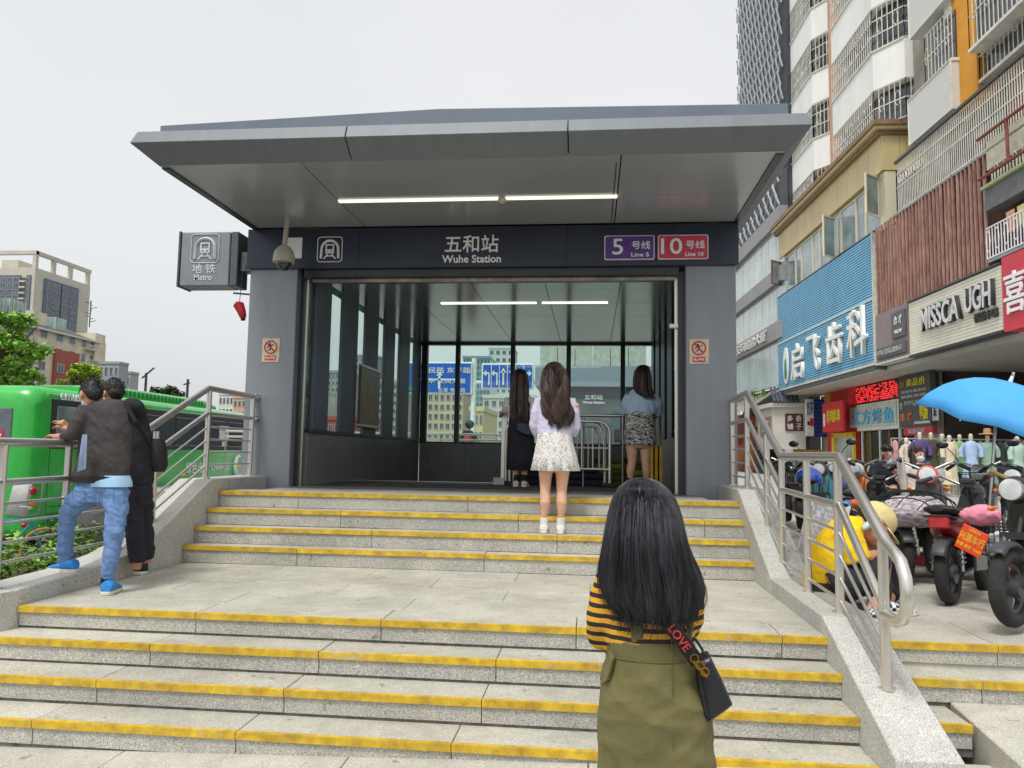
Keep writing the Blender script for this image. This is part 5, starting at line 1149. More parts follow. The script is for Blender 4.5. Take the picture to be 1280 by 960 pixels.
for k in range(8): a = k * 1.3; p_ = ST @ V((WA - 4, 81.6 * K, kz(15.2 + k * .3))); q.tube([p_, p_ + V((math.cos(a) * 1.5, math.sin(a) * .5, .3))], .07, 4)
q.build('aerial_arms', DARKM, AB)
b = B(); random.seed(9)
for k in range(10): leaves(b, ST @ V((WA - 3, (60.8 + k * .28) * K, kz(14.0 + random.random()))), 1.3, 70, .34)
o = b.build('roof_garden', mat('dull_leaf', (94, 98, 58), .7, var=.3, scale=1), None, kind='stuff'); tag(o, 'dull green rooftop planting on the red brick block', 'plant')
# tall tower behind
CT = mat('tower_cream', (196, 192, 176), .85, var=.06, scale=.1); GT = mat('tower_grey', (104, 112, 126), .7, var=.1, scale=.15)
y0 = 380.0; x1 = ony(46, 312, y0).x; K = 2.53; HT = kz(39.3); z37 = kz(37.6); z43 = kz(43.0)
TW = thing('tower_block', 'tall grey and cream tower with open roof frame at the far left', 'building', (x1 - 30, y0 + 20, -.42))
B().box(x1 - 76, x1, y0, y0 + 46, -.4, HT).build('wall', CT, TW)
for xa, xb in ((x1 - 76, x1 - 7.8), (x1 - 4.2, x1 - 1.9)): B().box(xa, xb, y0 - .8, y0 + .02, 0, z37).build('grey_bay', GT, TW)
B().box(x1 - .02, x1 + .8, y0 + 7, y0 + 20, 0, z37).build('grey_bay', GT, TW); B().box(x1 - .02, x1 + .8, y0 + 21, y0 + 35, 0, z37).build('grey_bay', GT, TW)
q = B()
for x in (x1 - 75, x1 - 63, x1 - 51, x1 - 39, x1 - 25, x1 - 1): q.box(x - 1, x + 1, y0, y0 + 2, HT, z43)
for y in (y0 + 15, y0 + 29, y0 + 44.5): q.box(x1 - 2, x1, y - 1, y + 1, HT, z43)
q.box(x1 - 76, x1, y0 - .2, y0 + 2.2, z43 - 2.0, z43); q.box(x1 - 2.2, x1 + .2, y0 + 2.2, y0 + 46, z43 - 2.0, z43); q.box(x1 - 30, x1 - 20, y0 + 12, y0 + 26, HT, z43 - 2); q.build('roof_frame', CT, TW)
for k in range(15):
    z = z37 - 2.6 - k * 3.15
    for x in (x1 - 22, x1 - 17.6, x1 - 13.6, x1 - 10): window(TW, (x, y0 - .84, z), (1, 0, 0), 2.8, 2.0, FRW, PANE, .2)
    window(TW, (x1 - 3.05, y0 - .84, z), (1, 0, 0), 2.0, 2.0, FRW, PANE, .2)
    B().box(x1 - 7.6, x1 - 4.4, y0 - 1.8, y0 + .01, z - 1.5, z - .6).build('balcony', CT, TW); B().box(x1 - 7.5, x1 - 4.5, y0 - .06, y0 - .02, z - .5, z + 1.3).build('balcony_recess', PANE, TW)
    for y in (y0 + 11.5, y0 + 17, y0 + 24, y0 + 31): window(TW, (x1 + .84, y, z), (0, 1, 0), 4.2, 2.0, FRW, PANE, .2)
def farblock(label, px0, px1, pyt, d, m, floors, bays, dep=12, name='far_building', top=None, fm=None):
    """a far block with storey rows of real windows"""
    a, c = ony(px0, pyt, d), ony(px1, pyt, d); x0, x1, zt = a.x, c.x, (a.z + c.z) / 2; t = thing(name, label, 'building', ((x0 + x1) / 2, d + dep / 2, -.42))
    B().box(x0, x1, d, d + dep, -.42, zt).build('wall', m, t); B().box(x0 - .15, x1 + .15, d - .15, d + dep, zt, zt + .5).build('parapet', m, t)
    fh = (zt - .5) / floors; bw = (x1 - x0) / bays
    for i in range(floors):
        for j in range(bays): window(t, (x0 + (j + .5) * bw, d - .03, .5 + (i + .5) * fh), (1, 0, 0), bw * .62, fh * .55, fm or FRW, PANE, .12)
    return t
GB_ = mat('far_grey', (150, 158, 164), .8, var=.06, scale=.2); BG_ = mat('far_beige', (196, 186, 160), .8, var=.08, scale=.2); WH_ = mat('far_white', (206, 208, 204), .8, var=.05, scale=.2); TE_ = mat('far_teal_glass', (120, 160, 170), .25, var=.15, scale=.1, coat=.3); PK_ = mat('far_peach', (206, 170, 140), .8, var=.08, scale=.2)
farblock('small grey block with flat roof right of the red brick block', 124, 149, 455, 140, GB_, 6, 4, dep=3)
farblock('lower grey block beside the small grey block', 146, 163, 467, 150, mat('far_grey_b', (166, 170, 168), .8), 5, 3, dep=3)
farblock('far pale block showing above the bus near the left pillar', 274, 292, 494, 190, WH_, 5, 4)
farblock('far peach block beside the left pillar', 292, 318, 498, 170, PK_, 5, 5)
for px, py, lb in ((183, 466, 'thin tower crane standing far behind the bus roof'), (235, 474, 'small distant mast behind the bus roof')):
    a = ony(px, py, 200); t = thing('tower_crane', lb, 'crane', (a.x, 200, -.4)); B().bar((a.x, 200, -.4), (a.x, 200, a.z), .5, .5).build('mast', DARKM, t)
    B().bar((a.x - 1.2, 200, a.z - 1.5), (a.x + (2.2 if px < 200 else .6), 200, a.z + (1.4 if px < 200 else -1)), .35, .35).build('jib', DARKM, t)
tree('broadleaf_tree', 'far dark green treetop just above the bus roof unit', 212, 485, 500, 60, 1.6, mat('leaf_dark', (60, 84, 44), .6, var=.3, scale=2), 31, 22, 60, .2)
# seen through the hall's glass
farblock('pale towers seen through the left hall windows', 380, 402, 490, 120, WH_, 6, 4); farblock('grey office tower seen through the second hall window', 404, 430, 466, 150, GB_, 12, 5)
farblock('tall grey tower seen through the third hall window', 436, 470, 446, 170, GB_, 14, 5); farblock('beige block behind the last hall windows', 474, 503, 478, 130, BG_, 9, 5); farblock('low red roofed block through the hall windows', 380, 440, 525, 90, mat('far_red', (170, 92, 84), .8), 2, 8)
farblock('beige block with rows of windows behind the blue road sign', 520, 579, 491, 100, BG_, 7, 8); farblock('teal glass office tower between the two road signs', 579, 613, 448, 150, TE_, 16, 8, fm=mat('teal_frame', (150, 180, 186), .5))
farblock('tall pale tower above the lane arrow sign', 611, 642, 436, 230, mat('far_pale', (196, 206, 210), .8, var=.04), 14, 4); farblock('white stepped block below the lane arrow sign', 604, 668, 498, 110, WH_, 6, 7); farblock('small cream block beside the person with backpack', 588, 604, 514, 80, mat('far_cream', (214, 200, 150), .8), 3, 3)
B().box(-14, 9, 15.5, 60, -.42, .62).build('rear_plaza', mat('rear_concrete', (170, 170, 166), .9, var=.1, scale=.6), kind='structure')
RS = mat('road_sign_blue', (26, 92, 190), .45, var=.04); RSW = mat('sign_white', (226, 232, 236), .5)
def roadsign(px0, px1, py0, py1, d, label):
    a, c = ony(px0, py0, d), ony(px1, py1, d); t = thing('road_sign', label, 'road sign', ((a.x + c.x) / 2, d, .6))
    B().box(a.x, c.x, d, d + .12, c.z, a.z).build('sign_board', RSW, t, bevel=.05); B().box(a.x + .1, c.x - .1, d - .02, d, c.z + .1, a.z - .1).build('sign_face', RS, t)
    return t, a, c
t, a, c = roadsign(505, 590, 452, 493, 44, 'large blue direction sign with crossroad arrows seen through the back glass')
yy_ = 43.96
text('人民路 东平路', (a.x + 1.9 + .6, yy_, a.z - .5), 3.0, .36, RSW, t, depth=.01); text('中华 龙岗大道', (a.x + 2.4, yy_, a.z - 1.12), 2.6, .3, RSW, t, depth=.01); text('长发 布龙路', (a.x + 2.9, yy_, a.z - 1.66), 1.6, .26, RSW, t, depth=.01)
q = B(); xm = a.x + 2.15; q.box(xm - .07, xm + .07, yy_ - .02, yy_, c.z + .3, a.z - .8); q.box(xm - 1.3, xm + 1.3, yy_ - .02, yy_, c.z + .80, c.z + .90); q.prism([(xm - .2, yy_, a.z - .82), (xm + .2, yy_, a.z - .82), (xm, yy_, a.z - .6)], (0, -.02, 0)); q.build('route_arrow', RSW, t)
B().box(a.x + .2, a.x + .9, yy_ - .02, yy_, c.z + .2, c.z + .5).build('route_badge', mat('badge_green', (60, 150, 110), .5), t)
t2, a2, c2 = roadsign(602, 667, 454, 487, 44, 'blue lane sign with white turn arrows seen through the back glass')
for k in range(6):
    x0 = a2.x + .12 + k * (c2.x - a2.x - .24) / 6; wd = (c2.x - a2.x - .24) / 6; xm = x0 + wd / 2; zc = (a2.z + c2.z) / 2; q = B()
    if k: B().box(x0 - .02, x0 + .02, yy_ - .02, yy_, c2.z + .1, a2.z - .1).build('lane_divider', RSW, t2)
    if k in (2, 3): q.box(xm - .05, xm + .05, yy_ - .02, yy_, zc - .5, zc + .3); q.prism([(xm - .17, yy_, zc + .2), (xm + .17, yy_, zc + .2), (xm, yy_, zc + .5)], (0, -.02, 0))
    else:
        s = -1 if k < 2 else 1; q.box(xm - s * .1 - .04, xm - s * .1 + .04, yy_ - .02, yy_, zc - .5, zc + .2); q.box(min(xm - s * .1, xm + s * .1), max(xm - s * .1, xm + s * .1), yy_ - .021, yy_ - .001, zc + .12, zc + .22); q.prism([(xm + s * .06, yy_, zc + .36), (xm + s * .06, yy_, zc - .02), (xm + s * .24, yy_, zc + .17)], (0, -.02, 0))
    q.build('lane_arrow', RSW, t2)
GP = thing('sign_gantry', 'white steel post and arm carrying the two blue road signs', 'gantry', (-7, 44.3, .6)); B().tube([(-6.85, 44.3, .6), (-6.85, 44.3, 7)], .16, 10).build('post', RSW, GP); B().tube([(-10.5, 44.3, 5.6), (-3.2, 44.3, 5.6)], .09, 8).build('arm', RSW, GP)
GF = thing('white_guard_fence', 'low steel fence behind the hall with white rails', 'fence', (-4, 16.2, .6)); za = ony(580, 543, 16.2).z
for z in (za, za - .12, .9): B().tube([(-8, 16.2, z), (-1.2, 16.2, z)], .025, 6).build('rail', STEEL, GF)
for k in range(18): B().tube([(-8 + k * .4, 16.2, .6), (-8 + k * .4, 16.2, za)], .016, 6).build('post', STEEL, GF)
# the opposite entrance across the road
OE = thing('metro_entrance', 'second grey metro entrance across the road, seen through the back glass', 'station entrance', (.5, 40, .6))
d = 40; a, c = ony(669, 457, d), ony(860, 484, d)
B().box(a.x, c.x, d, d + 8, ony(740, 483, d).z, a.z).build('fascia', mat('oe_grey_blue', (132, 146, 158), .5, var=.04), OE)
B().box(a.x + .3, c.x, d + .4, d + 8, ony(740, 489, d).z, ony(740, 483, d).z).build('band', BAND, OE); B().box(a.x + .3, c.x, d + .5, d + 8, .6, ony(740, 489, d).z).build('glass_wall', mat('oe_glass', (92, 104, 112), .15, var=.15, scale=.4, coat=.3), OE)
z1 = ony(740, 490, d).z; B().box(a.x + .3, c.x, d + .38, d + .5, z1 - .3, z1).build('beam', DARKM, OE)
text('五和站', (ony(742, 497, d).x, d + .3, ony(742, 496, d).z), .95, .26, WHITE, OE, depth=.02); text('Wuhe Station', (ony(742, 497, d).x, d + .3, ony(742, 502.5, d).z), 1.15, .13, WHITE, OE, depth=.02)
PB = thing('concrete_building', 'pale concrete building with vertical panel joints above the second entrance', 'building', (1, 48, .6))
a, c = ony(675, 430, 48), ony(808, 458, 48); z0 = .6; zt = ony(740, 432, 48).z; n = 6
for k in range(n): xk = a.x + (c.x - a.x) * k / n; B().box(xk + .02, xk + (c.x - a.x) / n - .02, 48, 54, z0, zt).build('wall_panel', mat('pebble_concrete', (186, 190, 178), .9, var=.1, scale=3, bump=.3, bscale=30), PB)
# person with a red backpack beyond the back glass
f = Fig(19.0); P, R = f.P, f.R
RP = thing('person', 'person in dark clothes with a red backpack beyond the back glass', 'person', (P(585, 560).x, 19, .62))
b = B(); headpts(b, P(587, 532), R(11), (0, 1, 0)); f.T(b, [(586, 537, 0, 2.5), (585, 541, 0, 3)]); f.rings(b, [(585, 540, 6, 3), (585, 550, 6, 4), (585, 560, 5, 4)]); f.T(b, [(583, 560, 0, 3), (583, 595, 0, 2)]); f.T(b, [(588, 560, 0, 3), (588, 595, 0, 2)]); f.T(b, [(579, 542, 0, 2), (577, 556, 0, 1.6)]); f.T(b, [(592, 542, 0, 2), (594, 556, 0, 1.6)])
fused('body', b, SKIN, RP, .014, 3)
b = B(); f.rings(b, [(585, 538, 5, 3), (585, 541, 8, 4.2), (585, 552, 7.5, 4.6), (585, 564, 7, 4.6)]); f.T(b, [(578.5, 542, 0, 2.6), (576.5, 552, 0, 2.3)]); f.T(b, [(592, 542, 0, 2.6), (594.5, 552, 0, 2.3)]); f.T(b, [(583, 562, 0, 3.4), (583, 592, 0, 2.6)]); f.T(b, [(588, 562, 0, 3.4), (588, 592, 0, 2.6)]); fused('dark_clothes', b, BLK, RP, .014, 3)
b = B(); b.ell(P(587, 530.5), R(6), R(6), R(5.5)); b.build('hair', HB, RP, smooth=True)
b = B(); b.ell(P(584.5, 549, -.15), R(5), R(3.2), R(7.5), 14, 10); o = b.build('backpack', mat('backpack_red', (196, 52, 62), .7, var=.15, scale=20), None, smooth=True); tag(o, 'red backpack worn by the person beyond the back glass', 'backpack'); 
# ================================================================== THE SHOPPING STREET ON THE RIGHT
TXD = -SD                                        # reading direction on the street fronts
def sbox(name, w0, w1, s0, s1, z0, z1, m, par=None, **k): return B().box(w0, w1, min(s0, s1), max(s0, s1), z0, z1).build(name, m, par, xf=ST, **k)
def spt(w, s, z): return ST @ V((w, s, z))
def stext(body, w, s, z, wd, h, m, par, depth=.02): return text(body, spt(w, s, z), wd, h, m, par, xd=TXD, depth=depth)
def sthing(name, label, cat, w, s, z=.53, group=None): return thing(name, label, cat, spt(w, s, z), STROT, group)
WPA = mat('white_wall_paint', (238, 238, 233), .85, var=.05, scale=.7, bump=.1, bscale=8, stretch=(1, 1, .3)); TAN_ = mat('tan_cladding', (200, 180, 132), .5, var=.05, scale=1, rnd=.04)
BRN = mat('brown_moulding', (140, 112, 84), .6, var=.1, scale=2); CRM = mat('cream_frame', (214, 208, 178), .5, var=.04); SGL = mat('street_glass', (150, 166, 168), .08, var=.25, scale=.7, coat=.4); DGL = mat('street_dark_glass', (70, 80, 84), .08, var=.3, scale=.6, coat=.4)
BARW = mat('painted_bars', (224, 221, 208), .5, var=.1, scale=3); GRYP = mat('street_grey', (150, 150, 150), .6, var=.08, scale=1); GRYL = mat('light_grey_wall', (186, 184, 178), .8, var=.06, scale=1)
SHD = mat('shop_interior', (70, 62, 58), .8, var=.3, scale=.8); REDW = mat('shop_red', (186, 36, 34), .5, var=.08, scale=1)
# ---- tan clad building ----
TB = sthing('tan_building', 'tan clad building with brown cornice above the blue dental sign', 'building', 14, 35)
sbox('wall', 12.35, 20, 28.9, 42, 5.0, 13.5, mat('tan_body', (178, 160, 116), .8, var=.06), TB)
for k in range(12): sbox('cladding_panel', 12.0, 12.3, 28.5 + k * 1.1 + .01, 28.5 + (k + 1) * 1.1 - .01, 12.22, 13.55, TAN_, TB)
for k in range(2): sbox('cladding_panel', 12.01 + k * .66, 12.01 + (k + 1) * .66 - .015, 28.42, 28.49, 12.22, 13.55, TAN_, TB)
for w0, z0, z1, m in ((11.85, 13.56, 13.72, BRN), (11.70, 13.725, 13.86, TAN_), (11.62, 13.865, 14.05, BRN)): sbox('cornice', w0, 13.6, 28.5 - (12 - w0), 42, z0, z1, m, TB)
def sash(par, s0, s1, z0, z1, w, m=CRM, g=SGL, mull=0): return window(par, spt(w, (s0 + s1) / 2, (z0 + z1) / 2), SD, abs(s1 - s0), z1 - z0, m, g, .09, mull)
s = 28.9
for wd in (1.5, .9, 1.7, .9, 1.7, .9, 1.7, .9, 1.7): sash(TB, s, s + wd, 10.1, 12.15, 12.18); s += wd + .02
sbox('window_band', 12.24, 12.34, 28.9, 42, 10.0, 12.21, CRM, TB)
def opened(par, s, z0, z1, w, wd, m):            # a casement swung out over the street
    c = spt(w - wd * .42, s - wd * .30, (z0 + z1) / 2); return window(par, c, (SWD * -.8 - SD * .6), wd, z1 - z0, m, SGL, .07, 0)
for px, py0, py1, m in ((1092, 218, 270, CRM), (1038, 270, 322, CRM), (972, 326, 356, mat('brown_frame', (128, 84, 66), .5))):
    sx_, zt = onf(px, py0, 11.8); zb = onf(px, py1, 11.8)[1]; opened(TB, sx_ + .3, zb, zt, 12.1, .85, m)
sbox('corner_post', 12.1, 12.5, 28.45, 28.9, 9.5, 12.2, CRM, TB); sbox('side_window', 12.5, 13.4, 28.55, 28.62, 9.6, 12.15, DGL, TB)
# ---- blue dental sign ----
BSN = sthing('shop_sign', 'large blue corrugated dental clinic sign with white characters', 'shop sign', 11.9, 35.4, 5.1)
BLU = mat('corrugated_blue', (120, 184, 216), .45, var=.06, scale=1.5); BLUD = mat('blue_groove', (64, 116, 158), .6)
sbox('sign_panel', 11.92, 12.0, 29.2, 41.7, 5.12, 10.05, BLUD, BSN)
q = B()
for k in range(46): z = 5.16 + k * .106; q.box(11.88, 11.925, 29.22, 41.68, z, z + .066)
q.build('ribs', BLU, BSN, xf=ST, kind='stuff')
TRM = mat('pale_trim', (206, 210, 196), .5)
sbox('trim', 11.85, 11.93, 29.2, 41.7, 7.50, 7.58, TRM, BSN); sbox('trim', 11.84, 11.94, 29.2, 41.7, 5.02, 5.12, TRM, BSN); sbox('trim', 11.84, 12.0, 29.12, 29.2, 5.02, 10.07, TRM, BSN); sbox('top_cap', 11.9, 12.35, 29.1, 41.7, 10.055, 10.12, DARKM, BSN)
sbox('under_trim', 11.9, 13.9, 29.2, 41.7, 4.86, 5.0, mat('under_sign_grey', (96, 100, 104), .7), BSN)
LET = mat('white_sign_letter', (232, 232, 224), .5, var=.03)
for ch, px, py, hpx in (('启', 998, 452, 45), ('飞', 1018.5, 441, 45), ('齿', 1044.5, 429, 52), ('科', 1073, 415, 60)):
    s, z = onf(px, py, 11.85); h = hpx * s / 960; stext(ch, 11.86, s, z, h * .98, h, LET, BSN, .14)
s, z = onf(983, 457, 11.85); q = B()
q.prism([ST @ V((11.86, s + .42 * math.cos(a), z + .95 * math.sin(a))) for a in [2 * math.pi * k / 20 for k in range(20)]], -SWD * .06); lg = q.build('logo_disc', LET, BSN)
q = B(); q.prism([ST @ V((11.79, s - .04 + .2 * math.cos(a) * (1 if math.sin(a) < 0 else .75), z - .2 + .55 * math.sin(a))) for a in [2 * math.pi * k / 16 for k in range(16)]], -SWD * .02); q.build('logo_drop', mat('logo_green', (40, 130, 90), .5), lg)
# ---- slat screen, bars and balcony above the shops ----
SL = sthing('slat_screen', 'screen of tall weathered red brown slats above the white fashion sign', 'screen', 12, 25.4, 6.9)
SLM = mat('weathered_brown_slat', (172, 134, 122), .8, var=.15, scale=4, rnd=.14, stretch=(2, 2, .5), col2=(132, 92, 80)); me_ = None
for k in range(31):
    s = 21.75 + k * .241
    if me_ is None: me_ = B().box(-.03, .03, -.04, .04, 0, 3.3).mesh('slat', SLM)
    o = link('slat', me_, SL); o.matrix_parent_inverse = Matrix.Identity(4); o.location = (-.02, s - 25.4, 6.87 - 6.9 + random.uniform(-.02, .03)); o.rotation_euler = (0, random.uniform(-.006, .006), random.uniform(-.08, .08))
for z in (7.3, 8.6, 9.9): sbox('cross_rail', 12.03, 12.10, 21.7, 29.1, z, z + .07, mat('dark_slat_rail', (96, 66, 58), .8), SL)
UB = sthing('upper_flats', 'flats with barred balconies and an orange pier above the brown slats', 'building', 14, 24)
sbox('wall', 12.55, 20, 19, 28.3, 4.97, 10.1, mat('flat_wall', (104, 78, 68), .85, var=.15, scale=1), UB)
sbox('balcony_slab', 11.95, 12.6, 17.5, 27.5, 10.12, 10.2, GRYP, UB); sbox('back_wall', 13.0, 20, 17.5, 27.9, 10.2, 30, mat('flat_white', (166, 158, 146), .85, var=.2, scale=.6), UB)
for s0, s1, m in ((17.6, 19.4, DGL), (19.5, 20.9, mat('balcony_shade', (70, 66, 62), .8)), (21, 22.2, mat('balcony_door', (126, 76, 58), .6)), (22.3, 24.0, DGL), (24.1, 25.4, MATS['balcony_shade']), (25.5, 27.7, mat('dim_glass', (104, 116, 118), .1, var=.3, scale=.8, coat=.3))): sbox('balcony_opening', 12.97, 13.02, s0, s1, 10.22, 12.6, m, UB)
q = B()
for k in range(82): s = 17.6 + k * .118; q.bar(spt(12.0, s, 10.2), spt(12.0, s, 12.0), .022, .022, (1, 0, 0))
for z in (10.25, 11.1, 11.6): q.bar(spt(12.0, 17.5, z), spt(12.0, 27.25, z), .02, .03)
for k in range(9):
    s = 25.4 + k * .2; q.tube([spt(11.99, s + .08 * math.cos(a), 11.35 + .14 * math.sin(a)) for a in [2 * math.pi * i / 10 for i in range(10)]], .012, 4, closed=True)
q.build('security_bars', BARW, UB, kind='stuff'); B().bar(spt(11.98, 17.5, 12.04), spt(11.98, 27.3, 12.04), .08, .09).build('top_cap', DARKM, UB)
sbox('orange_pier', 12.45, 13.1, 22.75, 24.05, 12.3, 30, mat('orange_wall', (222, 156, 58), .85, var=.06, scale=1), UB); sbox('white_pier', 12.44, 13.1, 24.06, 24.5, 12.3, 30, WPA, UB)
def grille(par, p0, p1, z0, z1, step_=.16, rails=(0, .5, 1), r=.02, name='window_bars', m=None):
    d = (p1 - p0); L = Vector((d.x, d.y, 0)).length; n = max(2, int(L / step_)); q = B()
    for k in range(n + 1):
        p = p0 + d * (k / n); q.bar(V((p.x, p.y, z0)), V((p.x, p.y, z1)), r, r, (1, 0, 0))
    for t in rails: q.bar(V((p0.x, p0.y, z0 + (z1 - z0) * t)), V((p1.x, p1.y, z0 + (z1 - z0) * t)), r * 1.3, r * 1.3)
    for k in range(0, n - 1, 3):
        p = p0 + d * ((k + 1.5) / n); zc = z0 + (z1 - z0) * .55; u = d.normalized(); q.tube([V((p.x, p.y, zc)) + u * (.1 * math.cos(a)) + V((0, 0, .3 * math.sin(a))) for a in [2 * math.pi * i / 8 for i in range(8)]], r * .5, 4, closed=True)
    return q.build(name, m or BARW, par, kind='stuff')
def cagebox(par, w, px0, px1, pyb, pyt, dep, cage=True):
    s1, zb = onf(px0, pyb, w); s0 = onf(px1, pyb, w)[0]; zt = onf(px0, pyt, w)[1]
    if cage:
        o = sbox('air_conditioner_cage', w, w + dep, s0, s1, zb, zt, mat('perforated_white', (216, 216, 210), .6, var=.12, scale=70, detail=1), par)
        q = B()
        for z in (zb, zt): q.bar(spt(w - .01, s0, z), spt(w - .01, s1, z), .04, .04)
        for s in (s0, s1): q.bar(spt(w - .01, s, zb), spt(w - .01, s, zt), .04, .04)
        q.build('cage_frame', BARW, o)
    else:
        o = sbox('bay_window', w + .15, w + dep, s0 + .1, s1 - .1, zb, zt, DGL, par); grille(o, spt(w, s0, 0), spt(w, s1, 0), zb, zt, .2); grille(o, spt(w, s1, 0), spt(w + dep, s1, 0), zb, zt, .2); sbox('bay_base', w - .03, w + dep, s0, s1 + .03, zb - .10, zb, BARW, o)
cagebox(UB, 12.2, 1137, 1186, 50, -30, .8); cagebox(UB, 12.2, 1137, 1192, 182, 125, .8); cagebox(UB, 12.25, 1157, 1192, 105, 45, .7, False)
cagebox(UB, 12.1, 1212, 1300, 62, -20, .8, False); cagebox(UB, 12.5, 1225, 1300, 100, 40, .5, False); cagebox(UB, 12.2, 1137, 1192, -60, -130, .8, False)
# lower balcony at the far right
LBAL = sthing('lower_balcony', 'grey balcony with white rail and hanging laundry above the red sign', 'balcony', 12.2, 20.5, 7)
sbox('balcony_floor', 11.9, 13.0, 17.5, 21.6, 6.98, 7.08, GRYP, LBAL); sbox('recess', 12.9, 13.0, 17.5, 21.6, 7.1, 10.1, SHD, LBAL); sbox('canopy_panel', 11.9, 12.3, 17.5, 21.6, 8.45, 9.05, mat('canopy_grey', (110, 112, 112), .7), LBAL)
sbox('canopy_edge', 11.8, 12.3, 17.5, 21.65, 9.06, 9.14, mat('pale_green_edge', (178, 188, 140), .6), LBAL); sbox('beige_panel', 11.95, 12.2, 17.5, 21.55, 9.6, 10.4, mat('beige_panel', (198, 192, 170), .8, var=.1), LBAL)
grille(LBAL, spt(11.9, 17.5, 0), spt(11.9, 21.6, 0), 7.1, 7.95, .14, (0, 1), .022, 'rail_bars', WHITE); grille(LBAL, spt(11.95, 17.5, 0), spt(11.95, 21.3, 0), 9.16, 9.5, .14, (0, 1), .03, 'rail_bars')
q = B(); RPI = mat('red_brown_pipe', (130, 66, 58), .6)
for p0, p1 in (((11.75, 21.6, 9.35), (11.75, 17.5, 9.35)), ((11.75, 20.2, 9.35), (11.75, 20.2, 10.5)), ((11.75, 21.6, 10.5), (11.75, 17.5, 10.5))): q.tube([spt(*p0), spt(*p1)], .045, 8)
q.build('pipe_frame', RPI, LBAL)
LNM = [mat('laundry_pink', (214, 160, 140), .9), mat('laundry_cream', (212, 200, 140), .9), mat('laundry_blue', (110, 150, 190), .9)]
for k in range(3):
    o = B().loft([[spt(11.98 + .02 * (i % 2), 20.4 - k * .5 + .36 * t, 8.15 - .55 * i * (1 - .1 * k)) for t in (0, .25, .5, .75, 1)] for i in (0, 1)], False, False, False).build('laundry', LNM[k], None); o.modifiers.new('sol', 'SOLIDIFY').thickness = .02
    tag(o, ('pink', 'cream yellow', 'blue')[k] + ' laundry hanging on the balcony above the red shop sign', 'laundry')
# ---- white apartment building with bays ----
WA_ = sthing('white_apartments', 'white apartment building with barred bay balconies above the tan cornice', 'building', 15, 35)
sbox('wall', 13.3, 22, 28.0, 41, 13.5, 32, mat('apartment_back', (196, 188, 168), .85, var=.1, scale=.6), WA_)
def bay(plan, levels, zs0):
    pl = [spt(w, s, 0) for w, s in plan]; inn = [spt(w + .35, s + .1, 0) for w, s in plan]; back = [spt(13.4, plan[-1][1], 0), spt(13.4, plan[0][1], 0)]
    B().prism([V((p.x, p.y, zs0)) for p in inn + [spt(13.45, plan[-1][1], 0), spt(13.45, plan[0][1], 0)]], (0, 0, 15)).build('bay_glazing', DGL, WA_)
    for z0, z1 in levels:
        o = B().prism([V((p.x, p.y, z0)) for p in pl + back], (0, 0, z1 - z0)).build('balcony', WPA, WA_)
        B().prism([V((p.x, p.y, z1)) + (p - V((back[0].x, back[0].y, 0))).normalized() * 0 for p in [spt(w - .06, s, 0) for w, s in plan] + back], (0, 0, .06)).build('balcony_sill', BARW, o)
        for i in range(len(pl) - 1):
            if (pl[i] - pl[i + 1]).length > .4: grille(o, V(pl[i]), V(pl[i + 1]), z1 + .06, z1 + 1.75, .2, (0, .35, .7, 1), .028)
for z0, nm in ((13.95, 0),): 
    for plan in ([(12.5, 41), (12.5, 37.3), (13.2, 36.2)], [(12.0, 33.3), (12.0, 29.0), (12.7, 27.9), (13.3, 27.9)]):
        pl = [spt(w, s, 0) for w, s in plan]
        for i in range(len(pl) - 1): grille(WA_, V(pl[i]), V(pl[i + 1]), 14.06, 15.55, .2, (0, .5, 1), .028)
bay([(12.5, 41), (12.5, 37.3), (13.2, 36.2)], [(15.55 + 3.36 * k, 17.1 + 3.36 * k) for k in range(5)], 14.0)
bay([(12.0, 33.3), (12.0, 29.0), (12.7, 27.9), (13.3, 27.9)], [(15.5 + 3.36 * k, 17.05 + 3.36 * k) for k in range(5)], 14.0)
sbox('salmon_pier', 12.9, 13.31, 35.0, 36.2, 13.5, 32, mat('salmon_wall', (206, 160, 130), .85, var=.08), WA_)
sbox('bay_glass_panel', 11.98, 12.02, 29.05, 31.5, 18.8 + .0, 18.81, SGL, WA_)
# ---- dark lattice tower and its podium ----
DT = sthing('lattice_tower', 'dark tower wrapped in pale slanted lattice above the metro canopy', 'building', 16, 46)
sbox('wall', 12.3, 26, 40.7, 51.2, 13.5, 48, mat('tower_dark', (58, 64, 72), .5, var=.25, scale=.5), DT)
LAT = mat('lattice_grey', (170, 174, 178), .6, var=.1, scale=1); random.seed(12)
def lattice(name, s0, s1, z0, z1, cs, cz, t, par, w=12.1):
    q = B(); ns = int((s1 - s0) / cs); nz_ = int((z1 - z0) / cz)
    for i in range(ns):
        for j in range(nz_):
            s = s0 + (i + .5 * (j % 2)) * cs; z = z0 + j * cz
            if s + cs > s1: continue
            q.bar(spt(w, s + cs * .1, z), spt(w - .12, s + cs * .45, z + cz * 1.0), t, t * .8, (1, 0, 0)); q.bar(spt(w, s + cs * .95, z + cz * .1), spt(w - .05, s + cs * .45, z + cz * .95), t * .7, t * .7, (1, 0, 0))
    return q.build(name, LAT, par, kind='stuff')
lattice('lattice', 40.8, 51.2, 17.2, 46, .66, .92, .085, DT)
TG = mat('teal_curtain', (84, 112, 128), .12, var=.2, scale=.4, coat=.4)
o = sbox('curtain_wall', 12.6, 26, 38.9, 40.69, 13.5, 48, TG, DT)
for k in range(16): z = 15.5 + k * 2; B().bar(spt(12.57, 38.9, z), spt(12.57, 40.69, z + (1.9 if k % 2 else 0)), .08, .08).build('brace', DARKM, o)
